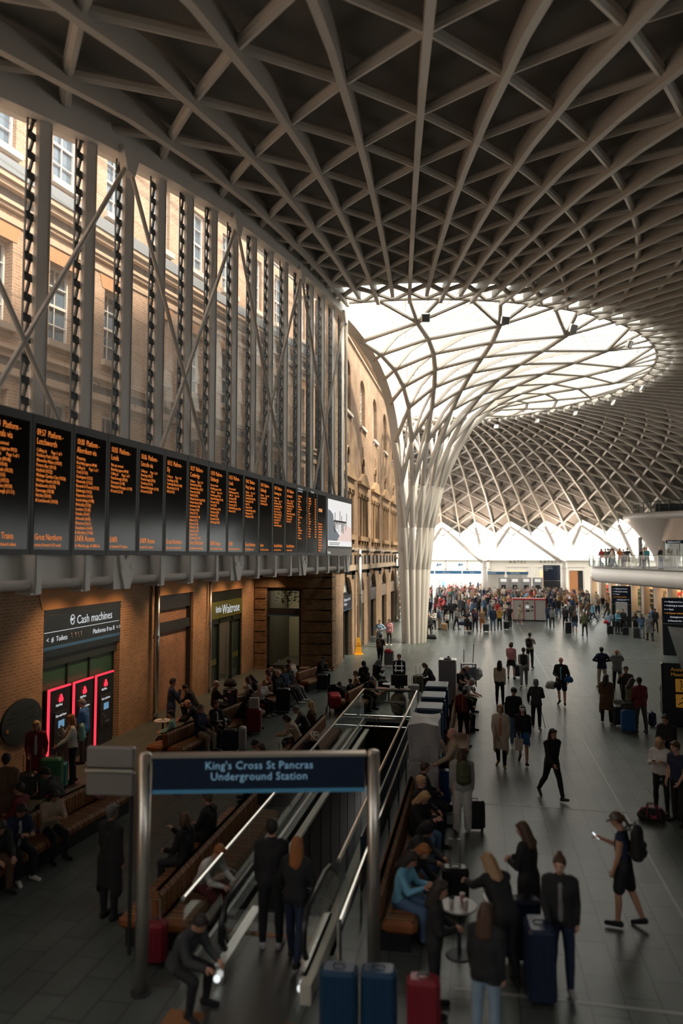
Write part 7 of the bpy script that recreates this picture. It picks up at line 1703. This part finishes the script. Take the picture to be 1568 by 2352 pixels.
while len(SPOTS) < 275 and tries < 30000:
    tries += 1
    u = random.random(); y = 64 + 42 * (u ** .8); px = random.uniform(978, 1408)
    if px < 1030 and random.random() < .55: continue
    if px > 1345 and random.random() < .55: continue
    if y < 72 and random.random() < .55: continue
    t_ = math.tan(math.atan((px - 784) / FPX * cos(PITCH)) - YAW); x = t_ * y
    if 2.4 < x < 6.6 and y < 69.5: continue
    if 1.2 < x < 10.8 and y > 98: continue
    if x > 12.0 + (92 - y) * .19 or (10.0 < x < 12.8 and y < 64.5): continue
    if any((x - a) ** 2 + (y - b) ** 2 < .8 ** 2 for a, b in pts): continue
    if any((x - o.location.x) ** 2 + (y - o.location.y) ** 2 < 1.1 ** 2 for o in TREES): continue
    pts.append((x, y)); SPOTS.append((y, x, px))
for k in range(14):
    px = 982 + k * 9.5 + random.uniform(-3, 3); y = random.uniform(111, 128); SPOTS.append((y, math.tan(math.atan((px - 784) / FPX * cos(PITCH)) - YAW) * y, px))
SPOTS.sort(); rest = Geo(); RM = []
for n, (y, x, px) in enumerate(SPOTS):
    for _ in range(60):
        pr = random.choices(CP, [4, 4, 4, 3, 2, 2, 2, 2, 2, 1, 2, 2, 1, 2])[0]; tc = random.choices(TC, TW)[0]; bc = random.choices(BC, BW)[0]; hc = random.choices(HC, HW)[0]
        lb = 'person in %s %s and %s %s, %s %s hair, %s' % (tc.replace('_', ' '), GN[pr[1]], bc.replace('_', ' '), {'trousers': 'trousers', 'shorts': 'shorts', 'skirt': 'skirt'}[pr[2]], hc, HN[pr[3]], zone(px, y))
        if lb not in USED and len(lb.split()) <= 16: break
    hd = random.choices([0, 180, 90, 270, random.uniform(0, 360)], [4, 3, 2, 2, 3])[0] + random.uniform(-25, 25)
    sk = random.choices(['fair', 'warm', 'rosy', 'deep'], [5, 3, 2, 1])[0]; sh = random.choice(['black', 'black', 'white', 'brown']); h = random.uniform(1.58, 1.86)
    if n < 148: crowd_person(x, y, hd, pr, tc, bc, hc, sk, h, '', 'crowd waiting at the far end', sh, label=lb); continue
    me = crowd_mesh(*pr); co = np.empty(len(me.vertices) * 3, 'f'); me.vertices.foreach_get('co', co); co = co.reshape(-1, 3) * (h / 1.72); a = radians(-hd)
    co = co @ np.array([[cos(a), sin(a), 0], [-sin(a), cos(a), 0], [0, 0, 1]]) + np.array([x, y, 0]); b0 = len(rest.v); rest.v += [tuple(map(float, c)) for c in co]
    mm = []
    for m in (sm(sk), cm(tc), cm(bc), hm(hc), cm(sh)):
        if m not in RM: RM.append(m)
        mm.append(RM.index(m))
    for p in me.polygons: rest.f.append(tuple(v + b0 for v in p.vertices)); rest.m.append(mm[p.material_index])
o = part('crowd', rest, RM, None, True); o['label'] = 'dense mass of travellers at the back, before the far wall and bright entrance'; o['category'] = 'crowd'; o['kind'] = 'stuff'
IN = ring_off(EF, .25)
for k in range(20):
    f = (1.2, 4.5, 5.6, 6.3, 7.2, 8.4, 9.4, 10.6, 12.4, 14.6, 15.5, 16.6, 18, 19.6, 21, 22.5, 24, 26, 28, 30)[k]; i = min(int(f * len(IN) / 34), len(IN) - 2); p = Vector(IN[i]); q = Vector(IN[i + 1]); d_ = (q - p).normalized()
    inw = Vector((-d_.y, d_.x)); inw = inw if (inw.x > 0) else -inw
    pos = p + inw * (1.0 + (k % 3) * .5); tc = ['black', 'navy', 'blue', 'charcoal', 'beige', 'brown', 'black', 'olive', 'grey', 'red', 'black', 'orange', 'cream', 'charcoal', 'pink', 'teal', 'black', 'coral', 'grey', 'navy'][k]; pr = CP[(k * 5) % 14]
    crowd_person(pos.x, pos.y, random.uniform(180, 330), pr, tc, BC[k % 7], HC[k % 6], random.choice(['fair', 'warm']), 1.72, '', 'people on the balcony', z=4.76, label='person in %s %s behind the balcony glass, %s hair, %s' % (tc, GN[pr[1]], HC[k % 6] + ' ' + HN[pr[3]], 'far nose' if k < 5 else 'middle stretch' if k < 13 else 'nearer end'))
# luggage among the front row
for k, (px, py, c, h, hd, lab) in enumerate(((976, 1467, 'brown', .6, .4, 'brown case with a handle at the funnel foot'), (1020, 1450, 'tan', .55, .3, 'tan cabin case beside the child in white'), (1077, 1449, 'black', .7, .2, 'black case behind the black shorts wearer'), (1116, 1451, 'charcoal', .55, .4, 'charcoal case with a handle beside the orange trousers'), (1163, 1446, 'black', .6, .3, 'black case with a bag beside the large person in black'),
    (1305, 1457, 'black', .85, 0, 'slim black case beside the denim skirt'), (1401, 1458, 'black', .6, .1, 'black case below the cream backpack'), (1436, 1460, 'black', .55, .4, 'tilted black case before the map totem'), (1461, 1467, 'charcoal', .7, .1, 'charcoal case right of the map totem'), (1154, 1404, 'charcoal', .6, .3, 'charcoal case in the third row beside the pink top'))):
    suitcase(G(px, py), .1, c, lab, h=h, handle=hd)
bag((*G(990, 1468), 0), 'black', 'black holdall lying at the foot of the funnel column', w=.7, h=.36)
bag((*G(1064, 1450), .45), 'navy', 'navy holdall swung in the hand of the grey headscarf wearer', w=.7, h=.34)
bag((*G(1393, 1456), .75), 'red', 'red shoulder bag near the map totem', w=.4, h=.3); backpack((*G(1405, 1455), .95), 3.3, 'cream', 'cream backpack near the map totem'); backpack((*G(1006, 1447), .95), 1.5, 'navy', 'navy backpack on the pale denim jacket'); backpack((*G(1091, 1452), .98), 0, 'navy', 'navy backpack on the maroon jacket', 1.1)
